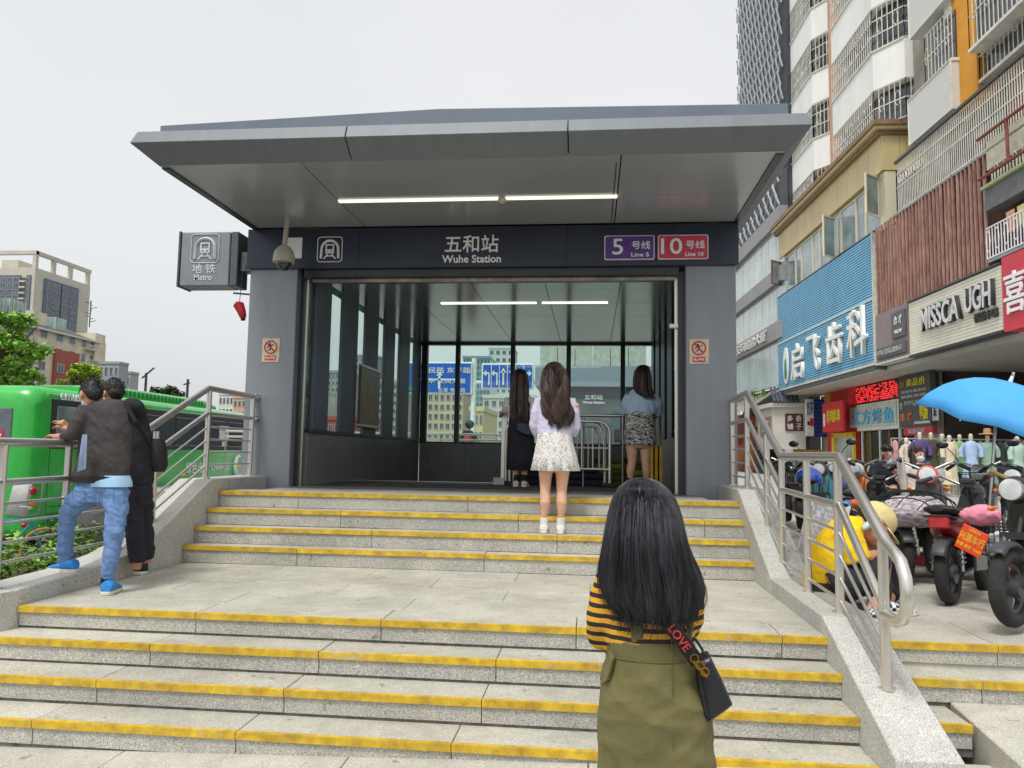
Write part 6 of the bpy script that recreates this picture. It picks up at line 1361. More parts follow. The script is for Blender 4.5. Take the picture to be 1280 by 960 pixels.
for k in range(3): sbox('pink_panel', 12.55, 12.6, 38.95, 40.65, 27.2 + k * 1.05, 28.1 + k * 1.05, mat('pink_panel', (196, 140, 146), .6), o)
PD = sthing('podium', 'grey glass podium with lattice band beneath the dark tower', 'building', 13, 46); PG = mat('podium_grey', (150, 148, 150), .6, var=.05, scale=.8); PGL = mat('podium_glass', (186, 200, 194), .15, var=.12, scale=.5, coat=.3)
lattice('lattice', 41.0, 52.6, 15.1, 17.0, 1.0, .62, .10, PD, 11.9); sbox('lattice_back', 12.0, 12.28, 40.8, 52.6, 15.0, 17.0, mat('podium_back', (84, 86, 90), .7), PD); sbox('back_wall', 13.6, 14.2, 42.1, 60, .53, 5.5, GRYP, PD)
for z0, z1 in ((14.1, 14.98), (10.9, 11.7), (7.85, 8.8)): sbox('fascia', 11.8, 12.28, 40.8, 56, z0, z1, PG, PD)
for z0, z1 in ((11.7, 14.1), (8.8, 10.9), (5.4, 7.85)):
    for k in range(10): sbox('glass_panel', 12.05, 12.2, 40.8 + k * 1.5 + .03, 40.8 + (k + 1) * 1.5 - .03, z0 + .01, z1 - .01, PGL, PD)
stext('东海贸易大厦', 11.78, 47.0, 8.33, 7.2, .62, mat('sign_cream_letter', (226, 226, 220), .5), PD, .1)
sbox('end_pier', 12.2, 13, 52.8, 57, .53, 20, mat('salmon_wall', (206, 160, 130)), PD)
# ---- fascia signs over the shops ----
GS = sthing('shop_sign', 'narrow grey shop sign with small dark plaques left of the white fashion sign', 'shop sign', 12, 27.8, 5); 
sbox('sign_panel', 11.9, 12.3, 26.5, 29.1, 5.06, 6.86, mat('mauve_grey_panel', (140, 124, 124), .6, var=.05), GS); sbox('trim', 11.86, 12.3, 26.45, 29.12, 4.98, 5.055, TRM, GS)
o = sbox('plaque', 11.82, 11.9, 26.55, 27.6, 5.75, 6.65, mat('dark_plaque', (92, 92, 94), .5), GS); stext('合 才', 11.815, 27.05, 6.35, .62, .3, LET, o); stext('HECAI', 11.815, 27.05, 5.95, .5, .12, LET, o)
o = sbox('plaque', 11.82, 11.9, 26.55, 28.9, 5.18, 5.55, MATS['dark_plaque'], GS); stext('时尚女装精品服饰店', 11.815, 27.8, 5.37, 2.0, .2, mat('faint_letter', (176, 178, 178), .5), o)
MSG = sthing('shop_sign', 'cream slatted fashion shop sign reading MISSCA UGH in black edged letters', 'shop sign', 12, 23.7, 5)
CRS = mat('cream_slats', (222, 218, 200), .6, var=.05, scale=1, rnd=.04)
sbox('sign_backing', 11.95, 12.3, 21.0, 26.4, 5.0, 6.8, mat('cream_groove', (176, 172, 152), .7), MSG)
for k in range(18): sbox('slat', 11.90, 11.955, 21.0, 26.4, 5.03 + k * .098, 5.03 + k * .098 + .088, CRS, MSG)
for z in (4.94, 6.81): sbox('trim', 11.86, 12.3, 20.98, 26.44, z, z + .055, DARKM, MSG)
BLKL = mat('letter_side_dark', (58, 58, 60), .5); SILV = mat('letter_silver', (210, 210, 210), .4)
s0, z0 = onf(1167, 381, 11.85); s1, z1 = onf(1220, 362, 11.85)
for bd, px, py, wpx, hpx in (('MISSCA', 1174, 392, 50, 30), ('UGH', 1222, 371, 35, 33)):
    s, z = onf(px, py, 11.8); wd = abs(onf(px - wpx / 2, py, 11.8)[0] - onf(px + wpx / 2, py, 11.8)[0]); h = hpx * s / 960
    stext(bd, 11.89, s, z, wd, h, BLKL, MSG, .09); stext(bd, 11.795, s + .03, z - .01, wd * .96, h * .94, SILV, MSG, .02)
s, z = onf(1230, 394, 11.8); stext('韩国卡琪', 11.88, s, z, 1.15, .26, BLKL, MSG, .06)
RSN = sthing('shop_sign', 'red shop sign with white characters at the right edge of the view', 'shop sign', 12, 19, 5)
sbox('sign_panel', 11.9, 12.3, 15.5, 20.95, 4.95, 6.95, mat('sign_red_panel', (206, 56, 70), .5, var=.04), RSN); s, z = onf(1278, 368, 11.85); s_ = onf(1268, 360, 11.85)[0]
for i, ch in enumerate('喜姐炸串'): stext(ch, 11.89, 20.35 - i * 1.15, 5.93, .95, 1.1, WHITE, RSN, .05)
# ---- shop fronts below ----
SF = sthing('shop_row', 'row of open shop fronts under the street signs', 'shops', 14, 30)
sbox('soffit', 12.3, 20, 15.5, 29.15, 4.78, 4.95, GRYL, SF); sbox('soffit', 12.0, 14, 29.2, 42, 4.78, 4.855, mat('pale_soffit', (196, 190, 180), .8), SF)
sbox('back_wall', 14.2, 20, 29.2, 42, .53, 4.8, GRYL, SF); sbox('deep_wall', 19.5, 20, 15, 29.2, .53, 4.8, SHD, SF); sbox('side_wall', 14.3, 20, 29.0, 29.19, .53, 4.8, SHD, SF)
sbox('floor_step', 13.2, 20, 15, 29.2, .53, .62, GRYL, SF); sbox('column', 13.0, 13.9, 20.2, 21.2, .53, 4.78, GRYL, SF); sbox('column', 13.1, 14.2, 16, 20.15, .53, 4.78, mat('pale_column', (206, 206, 202), .8), SF)
sbox('red_wall', 13.6, 14.2, 35.6, 39.4, .53, 4.85, REDW, SF); sbox('ochre_panel', 13.5, 13.6, 38.6, 39.4, 4.2, 4.85, mat('ochre', (170, 120, 40), .7), SF)
YF_ = mat('yellow_frame', (232, 196, 50), .5); o = sbox('doorway', 13.56, 13.59, 35.7, 38.2, .53, 2.5, SGL, SF)
for a_ in ((35.6, 35.8, .53, 2.7), (38.1, 38.4, .53, 2.7), (35.6, 38.4, 2.5, 2.72)): sbox('door_frame', 13.46, 13.555, *a_, YF_, o)
# LED display
LED = sthing('led_sign', 'red LED dot matrix board over the light blue lettered shop', 'LED sign', 13.9, 34.5, 3.7)
def fr(px, py, w): return onf(px, py, w)
sA, zA = fr(1061, 500, 13.6); sB, zB = fr(1122, 487, 13.6); zA1 = fr(1061, 481, 13.6)[1]; zB0 = 3.55
sbox('led_case', 13.62, 13.9, sB, sA, 3.95, 4.77, mat('led_case_black', (32, 24, 24), .5), LED)
ld = mat('led_red_dots', (230, 40, 40), .5, emit=(255, 50, 50), emit_s=.8)
random.seed(4); q = B(); n = int((sA - sB) / .085)
for i in range(n):
    for j in range(8):
        if random.random() < (.62 if (i // 9) % 1 == 0 else .3): s = sB + .05 + i * .085; z = 4.02 + j * .088; q.box(13.60, 13.625, s, s + .055, z, z + .055)
q.build('led_dots', ld, LED, xf=ST, kind='stuff')
LS = sthing('shop_sign', 'pale framed shop sign with bright blue characters under the LED board', 'shop sign', 13.8, 34.5, 2.9)
sbox('sign_frame', 13.62, 13.9, sB, sA, 2.75, 3.93, mat('white_sign_frame', (214, 212, 204), .6), LS)
for k in range(2): m0 = sB + .12 + k * (sA - sB - .24) / 2; sbox('sign_panel', 13.58, 13.62, m0 + .02, m0 + (sA - sB - .24) / 2 - .02, 2.92, 3.84, mat('pale_sign_panel', (190, 196, 184), .5, var=.08, scale=2), LS)
BLL = mat('bright_blue_letter', (70, 180, 226), .5); w_ = (sA - sB - .6) / 4
for i, ch in enumerate('江方烤鱼'): stext(ch, 13.575, sA - .35 - (i + .5) * w_, 3.34, w_ * .85, .62, BLL, LS, .04)
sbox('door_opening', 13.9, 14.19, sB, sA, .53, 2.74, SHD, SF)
for k in range(6):
    s = sB + .2 + k * (sA - sB - .4) / 5; sbox('door_frame', 13.7, 13.78, s - .06, s + .06, .53, 2.74, mat('copper_frame', (150, 110, 84), .3, .6) if k % 2 else MATS['white_sign_frame'], SF)
    if k < 5: sbox('door_glass', 13.74, 13.75, s + .07, s + (sA - sB - .4) / 5 - .07, .6, 2.7, glass('shop_glass', (206, 220, 214), .1), SF)
MB = sthing('menu_board', 'dark grey menu board with yellow and orange characters beside the blue lettered shop', 'menu board', 13.6, 30.5, 2.9)
sC, zC = fr(1124, 530, 13.5); sD = fr(1164, 530, 13.5)[0]
sbox('board', 13.5, 13.7, sD, sC, 2.78, 4.75, mat('menu_grey', (76, 78, 80), .6, var=.05), MB); YL = mat('menu_yellow', (222, 212, 50), .6); OL = mat('menu_orange', (226, 130, 70), .6); PL = mat('menu_pale', (190, 190, 186), .6)
wM = sC - sD; sM = (sC + sD) / 2
stext('卖品价', 13.495, sM - .2, 4.45, wM * .6, .30, YL, MB); stext('招牌', 13.495, sC - .35, 4.42, .4, .24, mat('menu_olive', (150, 150, 60), .6), MB)
for k, z in enumerate((4.12, 3.93)): stext(('欢迎光临本店', '新鲜美味')[k], 13.495, sM, z, wM * .8, .12, PL, MB)
stext('代客订餐外卖', 13.495, sM - .1, 3.68, wM * .7, .16, PL, MB); stext('鸭肠', 13.495, sD + .5, 3.28, .62, .55, YL, MB)
stext('串', 13.495, sC - .35, 3.15, .34, .36, OL, MB); stext('烤', 13.495, sC - .95, 3.15, .34, .36, OL, MB); stext('8', 13.495, sC - .25, 3.6, .16, .26, PL, MB); sbox('strip', 13.49, 13.5, sD + .1, sD + 1.3, 2.86, 2.95, PL, MB)
o = sbox('red_notice', 13.52, 13.7, sD - .05, sC - .3, 2.45, 2.76, mat('notice_red', (176, 60, 62), .6), None); tag(o, 'small red notice strip under the dark menu board', 'notice'); stext('欢迎品尝', 13.515, sM - .1, 2.6, 1.3, .18, PL, o)
sN, zN = fr(1169, 515, 13.4); o = sbox('white_notice', 13.4, 13.42, sN - .22, sN + .22, zN - .3, zN + .3, PL, None); tag(o, 'white notice right of the dark menu board with a dark figure', 'notice'); stext('禾', 13.395, sN, zN, .26, .34, DARKM, o)
# red box sign with yellow characters, white and blue panels
RB_ = sthing('shop_sign', 'projecting red box sign with yellow characters on the red wall', 'shop sign', 13, 36.5, 2.8)
sE, zE = fr(1027, 543, 12.9); sF = fr(1052, 543, 12.9)[0]; o = sbox('sign_box', 12.95, 13.1, sF, sE, 2.75, 4.15, mat('box_sign_red', (206, 40, 44), .5), RB_, bevel=.02); stext('炸鸡炸串', 12.945, (sE + sF) / 2 - .2, 3.5, 1.7, .62, YL, RB_); stext('1', 12.945, sE - .3, 3.35, .2, .6, WHITE, RB_)
def camface(label, name, px0, px1, py0, py1, s, m, cat, dep=.2):     # a panel that faces down the street
    w0 = (px0 - 694) / 960 * s; w1 = (px1 - 694) / 960 * s
    def find(px, s_): lo, hi = 2, 30; 
    t = sthing(name, label, cat, (w0 + w1) / 2, s); r0 = ray(px0, (py0 + py1) / 2); r1 = ray(px1, (py0 + py1) / 2)
    k0 = s / r0.dot(SD); k1 = s / r1.dot(SD); w0 = r0.dot(SWD) * k0; w1 = r1.dot(SWD) * k1; zt = EYE + ray(px0, py0).z * s / ray(px0, py0).dot(SD); zb = EYE + ray(px0, py1).z * s / ray(px0, py1).dot(SD)
    sbox('panel', w0, w1, s, s + dep, zb, zt, m, t); return t, w0, w1, zb, zt
t, w0, w1, zb, zt = camface('white vertical sign with small red mark beside the blue corrugated panel', 'shop_sign', 1008, 1017, 499, 545, 40, mat('white_sign', (216, 220, 222), .6), 'shop sign')
text('奶茶', spt((w0 + w1) / 2, 39.99, zt - .45), .3, .7, mat('ink_blue', (60, 80, 130), .6), t, xd=SWD, depth=.01); sbox('red_mark', (w0 + w1) / 2, w1 - .02, 39.98, 39.995, zb + .5, zb + .9, REDW, t); sbox('dark_mark', w0 + .05, (w0 + w1) / 2 - .02, 39.98, 39.995, zb + .55, zb + .75, DARKM, t)
t, w0, w1, zb, zt = camface('blue corrugated panel between the white sign and the red wall', 'blue_panel', 1018, 1036, 499, 546, 40.3, mat('navy_blue_panel', (36, 66, 130), .5), 'panel')
q = B()
for k in range(9): z = zb + .1 + k * (zt - zb - .1) / 9; q.box(w0, w1, 40.24, 40.3, z, z + .1)
q.build('ribs', mat('blue_rib', (52, 88, 158), .5), t, xf=ST, kind='stuff')
t, w0, w1, zb, zt = camface('pale rendered tea shop front with two carved wooden name boards', 'tea_shop', 966, 1007, 509, 561, 41, mat('pale_render', (206, 202, 192), .85, var=.06, scale=1), 'shop', 3.5)
sbox('moulding', w0 - .15, w1, 40.8, 44.5, zt, zt + .22, mat('pale_moulding', (214, 212, 204), .7), t); sbox('pillar', w0 + .6, w0 + 1.0, 40.9, 41.3, .53, zb, GRYL, t)
RT = mat('dark_roof_tiles', (70, 76, 88), .7, var=.2, scale=6)
for k in range(7): x0 = w0 - .1 + k * .2; B().loft([[spt(x0 + .02, 40.6, zt + .25), spt(x0 + .18, 40.6, zt + .25), spt(x0 + .18, 40.6, zt + .32), spt(x0 + .02, 40.6, zt + .32)], [spt(x0 + .12, 41.6, zt + 1.05), spt(x0 + .25, 41.6, zt + 1.05), spt(x0 + .25, 41.6, zt + 1.12), spt(x0 + .12, 41.6, zt + 1.12)]]).build('roof_tile', RT, t)
WD = mat('dark_wood_board', (92, 56, 46), .5, var=.15, scale=6, stretch=(1, 1, 6)); WDB = mat('brown_wood_board', (150, 124, 108), .5, var=.15, scale=6)
o = sbox('name_board', w0 + .62, w0 + 1.55, 40.92, 40.99, zb + .95, zb + 1.85, WD, t, bevel=.04)
for i, ch in enumerate('多香铺子'): text(ch, spt(w0 + .87 + (i % 2) * .44, 40.915, zb + 1.60 - (i // 2) * .42), .3, .32, LET, o, xd=SWD, depth=.02)
o = sbox('name_board', w0 - .06, w0 - .01, 41.2, 43.3, zb + .75, zb + 1.7, WDB, t); stext('竹杆', w0 - .065, 42.2, zb + 1.22, 1.3, .6, LET, o)
sbox('yellow_shelf', w0 + 1.05, w1 + 1.2, 41.5, 41.7, 1.55, 1.95, mat('yellow_packets', (222, 186, 40), .6, var=.2, scale=6), t); sbox('shelf', w0 + 1.05, w1 + 1.2, 41.5, 41.9, 1.0, 1.54, mat('shelf_olive', (150, 146, 96), .7, var=.2, scale=5), t); sbox('shop_inside', w0 - .1, w1 + 1.5, 44, 44.4, .53, 3.2, SHD, t)
t = sthing('awning', 'dark sloped awning with pale edge under the grey podium', 'awning', 11.5, 46); B().loft([[spt(10.4, 43.5, 3.9), spt(10.4, 52, 3.9), spt(10.4, 52, 4.0), spt(10.4, 43.5, 4.0)], [spt(12.4, 43.5, 5.3), spt(12.4, 52, 5.3), spt(12.4, 52, 5.4), spt(12.4, 43.5, 5.4)]]).build('awning_sheet', mat('awning_grey', (150, 146, 132), .8, var=.15, scale=2), t); sbox('awning_edge', 10.3, 10.4, 43.5, 52, 3.85, 4.05, WHITE, t)
b = B(); random.seed(6)
for k in range(26): leaves(b, spt(11.2 + random.random() * .8, 44 + random.random() * 6, 4.95 + random.random() * .3), .25, 22, .09)
o = b.build('awning_plants', LEAF, None, kind='stuff'); tag(o, 'row of small plants on the podium awning', 'plants')
OSH = sthing('orange_shop', 'orange fronted shop with a pale sunshade half hidden by the right pillar', 'shop', 11.8, 48); sbox('front', 11.6, 12.2, 46, 52, .53, 3.9, mat('orange_front', (196, 110, 54), .7, var=.2, scale=.8), OSH); sbox('sunshade', 10.2, 11.6, 46.5, 50, 2.7, 2.8, mat('pale_shade', (226, 216, 190), .8), OSH)
sbox('lantern', 10.6, 10.9, 45.8, 46.1, 2.2, 2.6, mat('brown_lantern', (120, 66, 40), .6), OSH)

# ---- mannequins in dresses before the clothes shop ----
def dummy(label, px, d, cols, hat=None, long=.55, sleeve=True, zt_off=0):
    d += (px * 7 % 5) * .18 - .4; base = V((ray(px, 590).x / ray(px, 590).y * d, d, .62)); t = thing('mannequin', label, 'mannequin', base, group='dressed mannequins outside the clothes shop'); x, y = base.x, base.y
    m = mat('cloth_%d_%d_%d' % cols, cols, .85, var=.12, scale=6, bump=.3, bscale=40); ivory = mat('mannequin_ivory', (214, 204, 186), .5)
    B().rings([(x, y, 2.08, .045, .045), (x, y, 2.13, .045, .045), (x, y, 2.18, .062, .07), (x, y, 2.26, .06, .07), (x, y, 2.30, .02, .02)], 14).build('head', ivory, t, smooth=True)
    zb_ = 2.0 - long - .55
    b = B(); b.rings([(x, y, 2.1, .06, .06), (x, y, 2.05, .17, .10), (x, y, 1.85, .19, .12), (x, y, 1.62, .145, .11), (x, y, 1.4, .21, .16), (x, y, zb_, .27, .2)], 26, lambda u, a: 1 + .06 * u * math.sin(8 * a)); b.build('dress', m, t, smooth=True, ang=80)
    if sleeve:
        for sg in (-1, 1): B().tube([(x + sg * .16, y, 2.02), (x + sg * .26, y, 1.86), (x + sg * .27, y - .03, 1.66)], [.06, .075, .07], 10).build('sleeve', m, t, smooth=True)
    for sg in (-1, 1): B().tube([(x + sg * .07, y, zb_ + .05), (x + sg * .07, y, .62)], [.055, .035], 8).build('leg', ivory, t, smooth=True)
    B().disc((x, y, .63), (0, 0, 1), .2, .02, 18).build('stand_plate', STEEL, t)
    k_ = .9 + (px * 13 % 7) * .022; t.scale = (k_ * (1 + .1 * ((px * 3) % 3 - 1)), k_, k_); t.rotation_euler = (0, 0, (px % 5 - 2) * .25)
    if hat: B().rings([(x, y, 2.30, .24, .24), (x, y, 2.32, .23, .23), (x, y, 2.33, .11, .11), (x, y, 2.45, .10, .10), (x, y, 2.47, .05, .05)], 20).build('straw_hat', mat('straw', (190, 150, 104), .9, var=.2, scale=40), t, smooth=True)
for a_ in (('mannequin in a beige coat left of the colourful scarf mannequin', 1134, 22, (206, 196, 178)), ('mannequin with purple and yellow scarf top between beige and olive mannequins', 1151, 22, (84, 70, 120)), ('mannequin in a dark olive dress beside the scarf mannequin', 1165, 22.4, (70, 70, 52)), ('small mannequin in a grey green dress behind the cream dress', 1179, 23, (110, 118, 104)), ('mannequin in a cream short sleeved dress', 1188, 22, (214, 204, 174)), ('mannequin in a green top and patterned skirt', 1201, 22.3, (118, 170, 120)), ('mannequin in a pale blue frilled dress', 1215, 22, (164, 190, 222), None, .35), ('mannequin in a sage green belted dress with straw hat', 1236, 22, (150, 182, 166), True), ('mannequin in a mint jacket at the right edge', 1273, 21, (178, 206, 192))): dummy(*a_)

# ---- rack of hanging clothes behind the mannequins ----
RK = thing('clothes_rack', 'steel clothes rail with assorted garments hanging behind the mannequins', 'clothes rack', (10.4, 23.6, .62)); za_ = 2.15
B().tube([(8.9, 24, za_), (12.6, 24, za_)], .02, 8).build('rail', STEEL, RK)
for x in (8.9, 10.7, 12.6): B().tube([(x, 24, .62), (x, 24, za_)], .018, 8).build('upright', STEEL, RK)
random.seed(18)
for k in range(20):
    x = 9.0 + k * .185; col = random.choice([(186, 176, 160), (90, 96, 84), (196, 150, 150), (70, 70, 80), (150, 170, 190), (206, 196, 140), (60, 74, 110), (206, 204, 196), (120, 130, 96)]); L_ = random.uniform(.75, 1.25); w_ = random.uniform(.2, .26)
    b = B(); b.rings([(x, 24, za_ - .05, .02, .05), (x, 24, za_ - .12, .05, w_), (x, 24, za_ - .4, .06, w_ * .9), (x, 24, za_ - L_, .07, w_ * 1.05)], 14, lambda u, a: 1 + .12 * u * math.sin(5 * a + x * 9), True)
    o = b.build('garment', mat('garment_%d_%d' % col[:2], col, .9, var=.15, scale=8), RK, smooth=True, ang=80); B().tube([(x, 24, za_ - .06), (x, 24, za_ + .03)], .006, 4).build('hanger_hook', STEEL, o)
# ================================================================== PARKED ELECTRIC BIKES
BKB = mat('bike_black', (30, 31, 33), .35, var=.15, scale=8, coat=.3); BKG = mat('bike_grey_plastic', (66, 68, 72), .5, var=.12, scale=8); SEATM = mat('seat_vinyl', (40, 40, 42), .55, var=.15, scale=20, bump=.3, bscale=150)
ALU = mat('bike_alloy', (150, 150, 150), .35, .7, var=.15, scale=20); LENS = mat('headlamp_lens', (206, 210, 212), .08, coat=.8); REDT = mat('tail_red', (186, 30, 30), .25, coat=.5); ORG = mat('indicator_orange', (226, 120, 40), .3, coat=.4)
def ebike(label, p, heading, col, r=.235, steer=0, basket=None, rearbox=None, mirror=True, lampcol=None, load=None, scale=.88, crash=False):
    """electric bike in its own frame: x forward, front wheel contact at x = 1.15, rear at x = 0"""
    rz = math.atan2(heading[1], heading[0]); t = thing('electric_bike', label, 'electric bike', p, rz, 'electric bikes parked on the plaza')
    pm = mat('bike_paint_%d_%d_%d' % col, col, .3, var=.1, scale=6, coat=.4); L = dict(local=True)
    WBX = 1.15; tr = .052
    cwheel(t, (0, 0, r), r - tr, tr, TYRE, BKG, cast=5, hubr=.075, wid=.06)
    fk = B().tube([(WBX - .33, 0, .98), (WBX - .20, 0, .62)], .028, 10).build('steering_column', BKB, t, smooth=True, **L)
    cs, sn = math.cos(steer), math.sin(steer); ax = V((WBX - .2, 0, 0))
    def st(p): p = V(p) - ax; return ax + V((p.x * cs - p.y * sn, p.x * sn + p.y * cs, p.z))
    fw = cwheel(t, (WBX, 0, r), r - tr, tr, TYRE, BKG, cast=5, hubr=.06, wid=.07)
    fw.location = ax - Matrix.Rotation(steer, 3, 'Z') @ ax; fw.rotation_euler = (0, 0, steer)
    for sg in (-1, 1):
        o = B().tube([st((WBX - .19, sg * .085, .60)), st((WBX - .02, sg * .085, r + .01))], [.026, .022], 8).build('fork_leg', BKG, t, smooth=True, **L); B().tube([st((WBX - .15, sg * .085, .52)), st((WBX - .10, sg * .085, .40))], .031, 8).build('fork_sleeve', ALU, o, smooth=True, **L)
    B().bar(st((WBX - .2, -.11, .61)), st((WBX - .2, .11, .61)), .07, .05).build('fork_crown', BKB, t, **L)
    def guard(cx, a0, a1, nm, f=None):
        q = B(); n = 10; ra = r + .045
        rows = []
        for k in range(n + 1):
            a = rad(a0 + (a1 - a0) * k / n); rows.append([(f or V)((cx + (ra + dz) * math.cos(a), y, r + (ra + dz) * math.sin(a))) for y, dz in ((-.06, -.025), (-.045, .0), (0, .010), (.045, 0), (.06, -.025))])
        q.loft(rows, False, False, False); o = q.build(nm, BKG, t, smooth=True, **L); o.modifiers.new('sol', 'SOLIDIFY').thickness = .008
    guard(WBX, 50, 135, 'front_mudguard', st); guard(0, 40, 150, 'rear_mudguard')
    # frame, floor, body shell
    q = B(); q.tube([(WBX - .25, 0, .72), (WBX - .36, 0, .40), (WBX - .48, 0, .27), (.38, 0, .25), (.22, 0, .45), (.08, 0, .62)], .032, 8)
    q.tube([(WBX - .27, 0, .78), (.5, 0, .55), (.25, 0, .60)], .026, 8)
    for sg in (-1, 1): q.tube([(.34, sg * .09, .28), (0, sg * .10, r)], .02, 8); q.tube([(.30, sg * .09, .60), (-.12, sg * .09, .66)], .014, 6)
    q.build('frame', BKB, t, smooth=True, **L)
    for sg in (-1, 1):
        o = B().tube([(.0, sg * .11, r + .02), (.10, sg * .09, .58)], .014, 8).build('shock', ALU, t, smooth=True, **L); B().tube([V((.015, sg * .11, r + .07)).lerp(V((.09, sg * .092, .53)), k / 40) + V((.024 * math.cos(k * .95), .024 * math.sin(k * .95), 0)) for k in range(41)], .005, 4).build('spring', pm if crash else ALU, o, **L)
    b = B(); b.loft([[(x, y * w, z) for y, z in ((-1, zl), (-1, zh), (-.5, zh + .03), (.5, zh + .03), (1, zh), (1, zl))] for x, w, zl, zh in ((-.14, .07, .62, .66), (0, .11, .56, .68), (.22, .12, .48, .68), (.42, .10, .50, .66), (.55, .07, .54, .62))]); b.build('tail_shell', pm, t, smooth=True, bevel=.01, **L)
    B().box(.36, .74, -.12, .12, .26, .50).build('battery_box', BKB, t, bevel=.02, seg=2, **L)
    b = B(); b.loft([[(WBX - .30, y * 1.0, z) for y, z in ((-.13, .45), (-.16, .70), (-.09, .92), (.09, .92), (.16, .70), (.13, .45))], [(WBX - .22, y, z) for y, z in ((-.08, .50), (-.11, .70), (-.07, .88), (.07, .88), (.11, .70), (.08, .50))]]); b.build("leg_shield", pm if lampcol or col[2] > 60 or col[0] > 190 else BKB, t, smooth=True, bevel=.012, **L)
    b = B(); b.loft([[(x, math.cos(a) * w, z + math.sin(a) * h) for a in [2 * math.pi * k / 14 for k in range(14)]] for x, w, z, h in ((-.18, .05, .76, .02), (-.12, .12, .755, .04), (.08, .14, .74, .045), (.25, .12, .725, .05), (.42, .10, .74, .045), (.56, .06, .75, .03))]); b.build('seat', SEATM, t, smooth=True, **L)
    q = B(); hb = [(WBX - .52, -.34, 1.02), (WBX - .40, -.22, 1.08), (WBX - .35, -.06, 1.0), (WBX - .35, .06, 1.0), (WBX - .40, .22, 1.08), (WBX - .52, .34, 1.02)]; q.tube([st(p) for p in hb], .014, 8); hbo = q.build('handlebar', ALU if not crash else mat('brass_bar', (176, 150, 84), .3, .7), t, smooth=True, **L)
    for sg in (-1, 1):
        B().tube([st((WBX - .54, sg * .36, 1.01)), st((WBX - .45, sg * .27, 1.055))], .021, 10).build('grip', SEATM, hbo, smooth=True, **L); B().tube([st((WBX - .44, sg * .24, 1.07)), st((WBX - .40, sg * .32, 1.06)), st((WBX - .47, sg * .40, 1.03))], .007, 6).build('brake_lever', ALU, hbo, smooth=True, **L)
        if mirror:
            o = B().tube([st((WBX - .40, sg * .2, 1.08)), st((WBX - .36, sg * .27, 1.2)), st((WBX - .38, sg * .33, 1.27))], .006, 6).build('mirror_stalk', BKB, t, smooth=True, **L); B().ell(st((WBX - .38, sg * .37, 1.30)), .018, .07, .045, 14, 8).build('mirror', BKB, o, smooth=True, **L)
        B().tube([st((WBX - .30, sg * .02, .97)), st((WBX - .24, sg * .11, .86)), st((WBX - .18, sg * .09, .62)), st((WBX - .05, sg * .08, r + .03))], .005, 5).build('cable', BLACK, t, smooth=True, **L)
        B().ell(st((WBX - .22, sg * .17, .80)), .034, .022, .020, 10, 7).build('indicator', ORG, t, smooth=True, **L)
    lm = mat('lamp_shell_%d_%d_%d' % (lampcol or (30, 31, 33)), lampcol or (30, 31, 33), .3, coat=.4)
    o = B().ell(st((WBX - .22, 0, .93)), .10, .10, .10, 18, 12).build('headlamp', lm, t, smooth=True, **L); B().tube([st((WBX - .155, 0, .93)), st((WBX - .125, 0, .93)), st((WBX - .118, 0, .93))], [.078, .074, .05], 18).build('lens', LENS, o, smooth=True, **L)
    B().tube([st((WBX - .150, 0, .93)), st((WBX - .132, 0, .93))], .084, 18, cap=False).build('lamp_ring', CHROME, o, smooth=True, **L)
    B().box(WBX - .42, WBX - .32, -.06, .06, 1.0, 1.05).build('dashboard', BKB, t, bevel=.012, **L)
    o = B().box(-.17, -.13, -.075, .075, .60, .69).build('tail_lamp', REDT, t, bevel=.012, **L)
    B().tube([(.5, .12, .24), (.42, .2, .02)], .012, 6).build('side_stand', ALU, t, **L)
    q = B(); q.tube([(.2, -.1, .68), (-.22, -.09, .70), (-.26, 0, .70), (-.22, .09, .70), (.2, .1, .68)], .010, 6); q.tube([(-.05, -.1, .69), (-.05, .1, .69)], .008, 5); q.build('rear_rack', BKB, t, smooth=True, **L)
    def wire(x0, x1, z0, z1, wd, nm='wire_basket', f=V):
        q = B()
        for z in (z0, (z0 + z1) / 2, z1): k = 1 - .12 * (z1 - z) / (z1 - z0); xm = (x0 + x1) / 2; q.tube([f((xm + (x - xm) * k, y * k, z)) for x, y in ((x0, -wd), (x1, -wd), (x1, wd), (x0, wd))], .005, 4, closed=True)
        for i in range(9):
            for j, (a_, b_) in enumerate((((x0, -wd), (x1, -wd)), ((x1, -wd), (x1, wd)), ((x1, wd), (x0, wd)), ((x0, wd), (x0, -wd)))): 
                u = i / 8; p0 = (a_[0] + (b_[0] - a_[0]) * u, a_[1] + (b_[1] - a_[1]) * u); xm = (x0 + x1) / 2; q.tube([f((p0[0], p0[1], z1)), f((xm + (p0[0] - xm) * .88, p0[1] * .88, z0))], .0032, 3)
        for i in range(7): y = -wd * .85 + i * wd * 1.7 / 6; q.tube([f((x0 + .02, y, z0)), f((x1 - .02, y, z0))], .0032, 3)
        q.build(nm, BKB, t, **L)
    if basket == 'front': wire(WBX - .14, WBX + .16, .68, .92, .17, f=st)
    if rearbox == 'basket': wire(-.42, .0, .72, .95, .2)
    t.scale = (scale,) * 3; t.location.z += 0; t.delta_rotation_euler = (rad(-5), 0, 0)
    return t
def on(px, y, z=.53): r = ray(px, 600); return V((r.x / r.y * y, y, z))
def front_at(p, heading, s=.88): h = V((heading[0], heading[1], 0)).normalized(); return V(p) - h * 1.15 * s
# A: nearest, front wheel towards the camera at the right edge
hA = (-.93, -.36); EA = ebike('black electric bike nearest the steps, its front wheel turned outwards', front_at((2.46, 4.98, .527), hA), hA, (34, 36, 40), r=.262, steer=.35, crash=True, mirror=False)
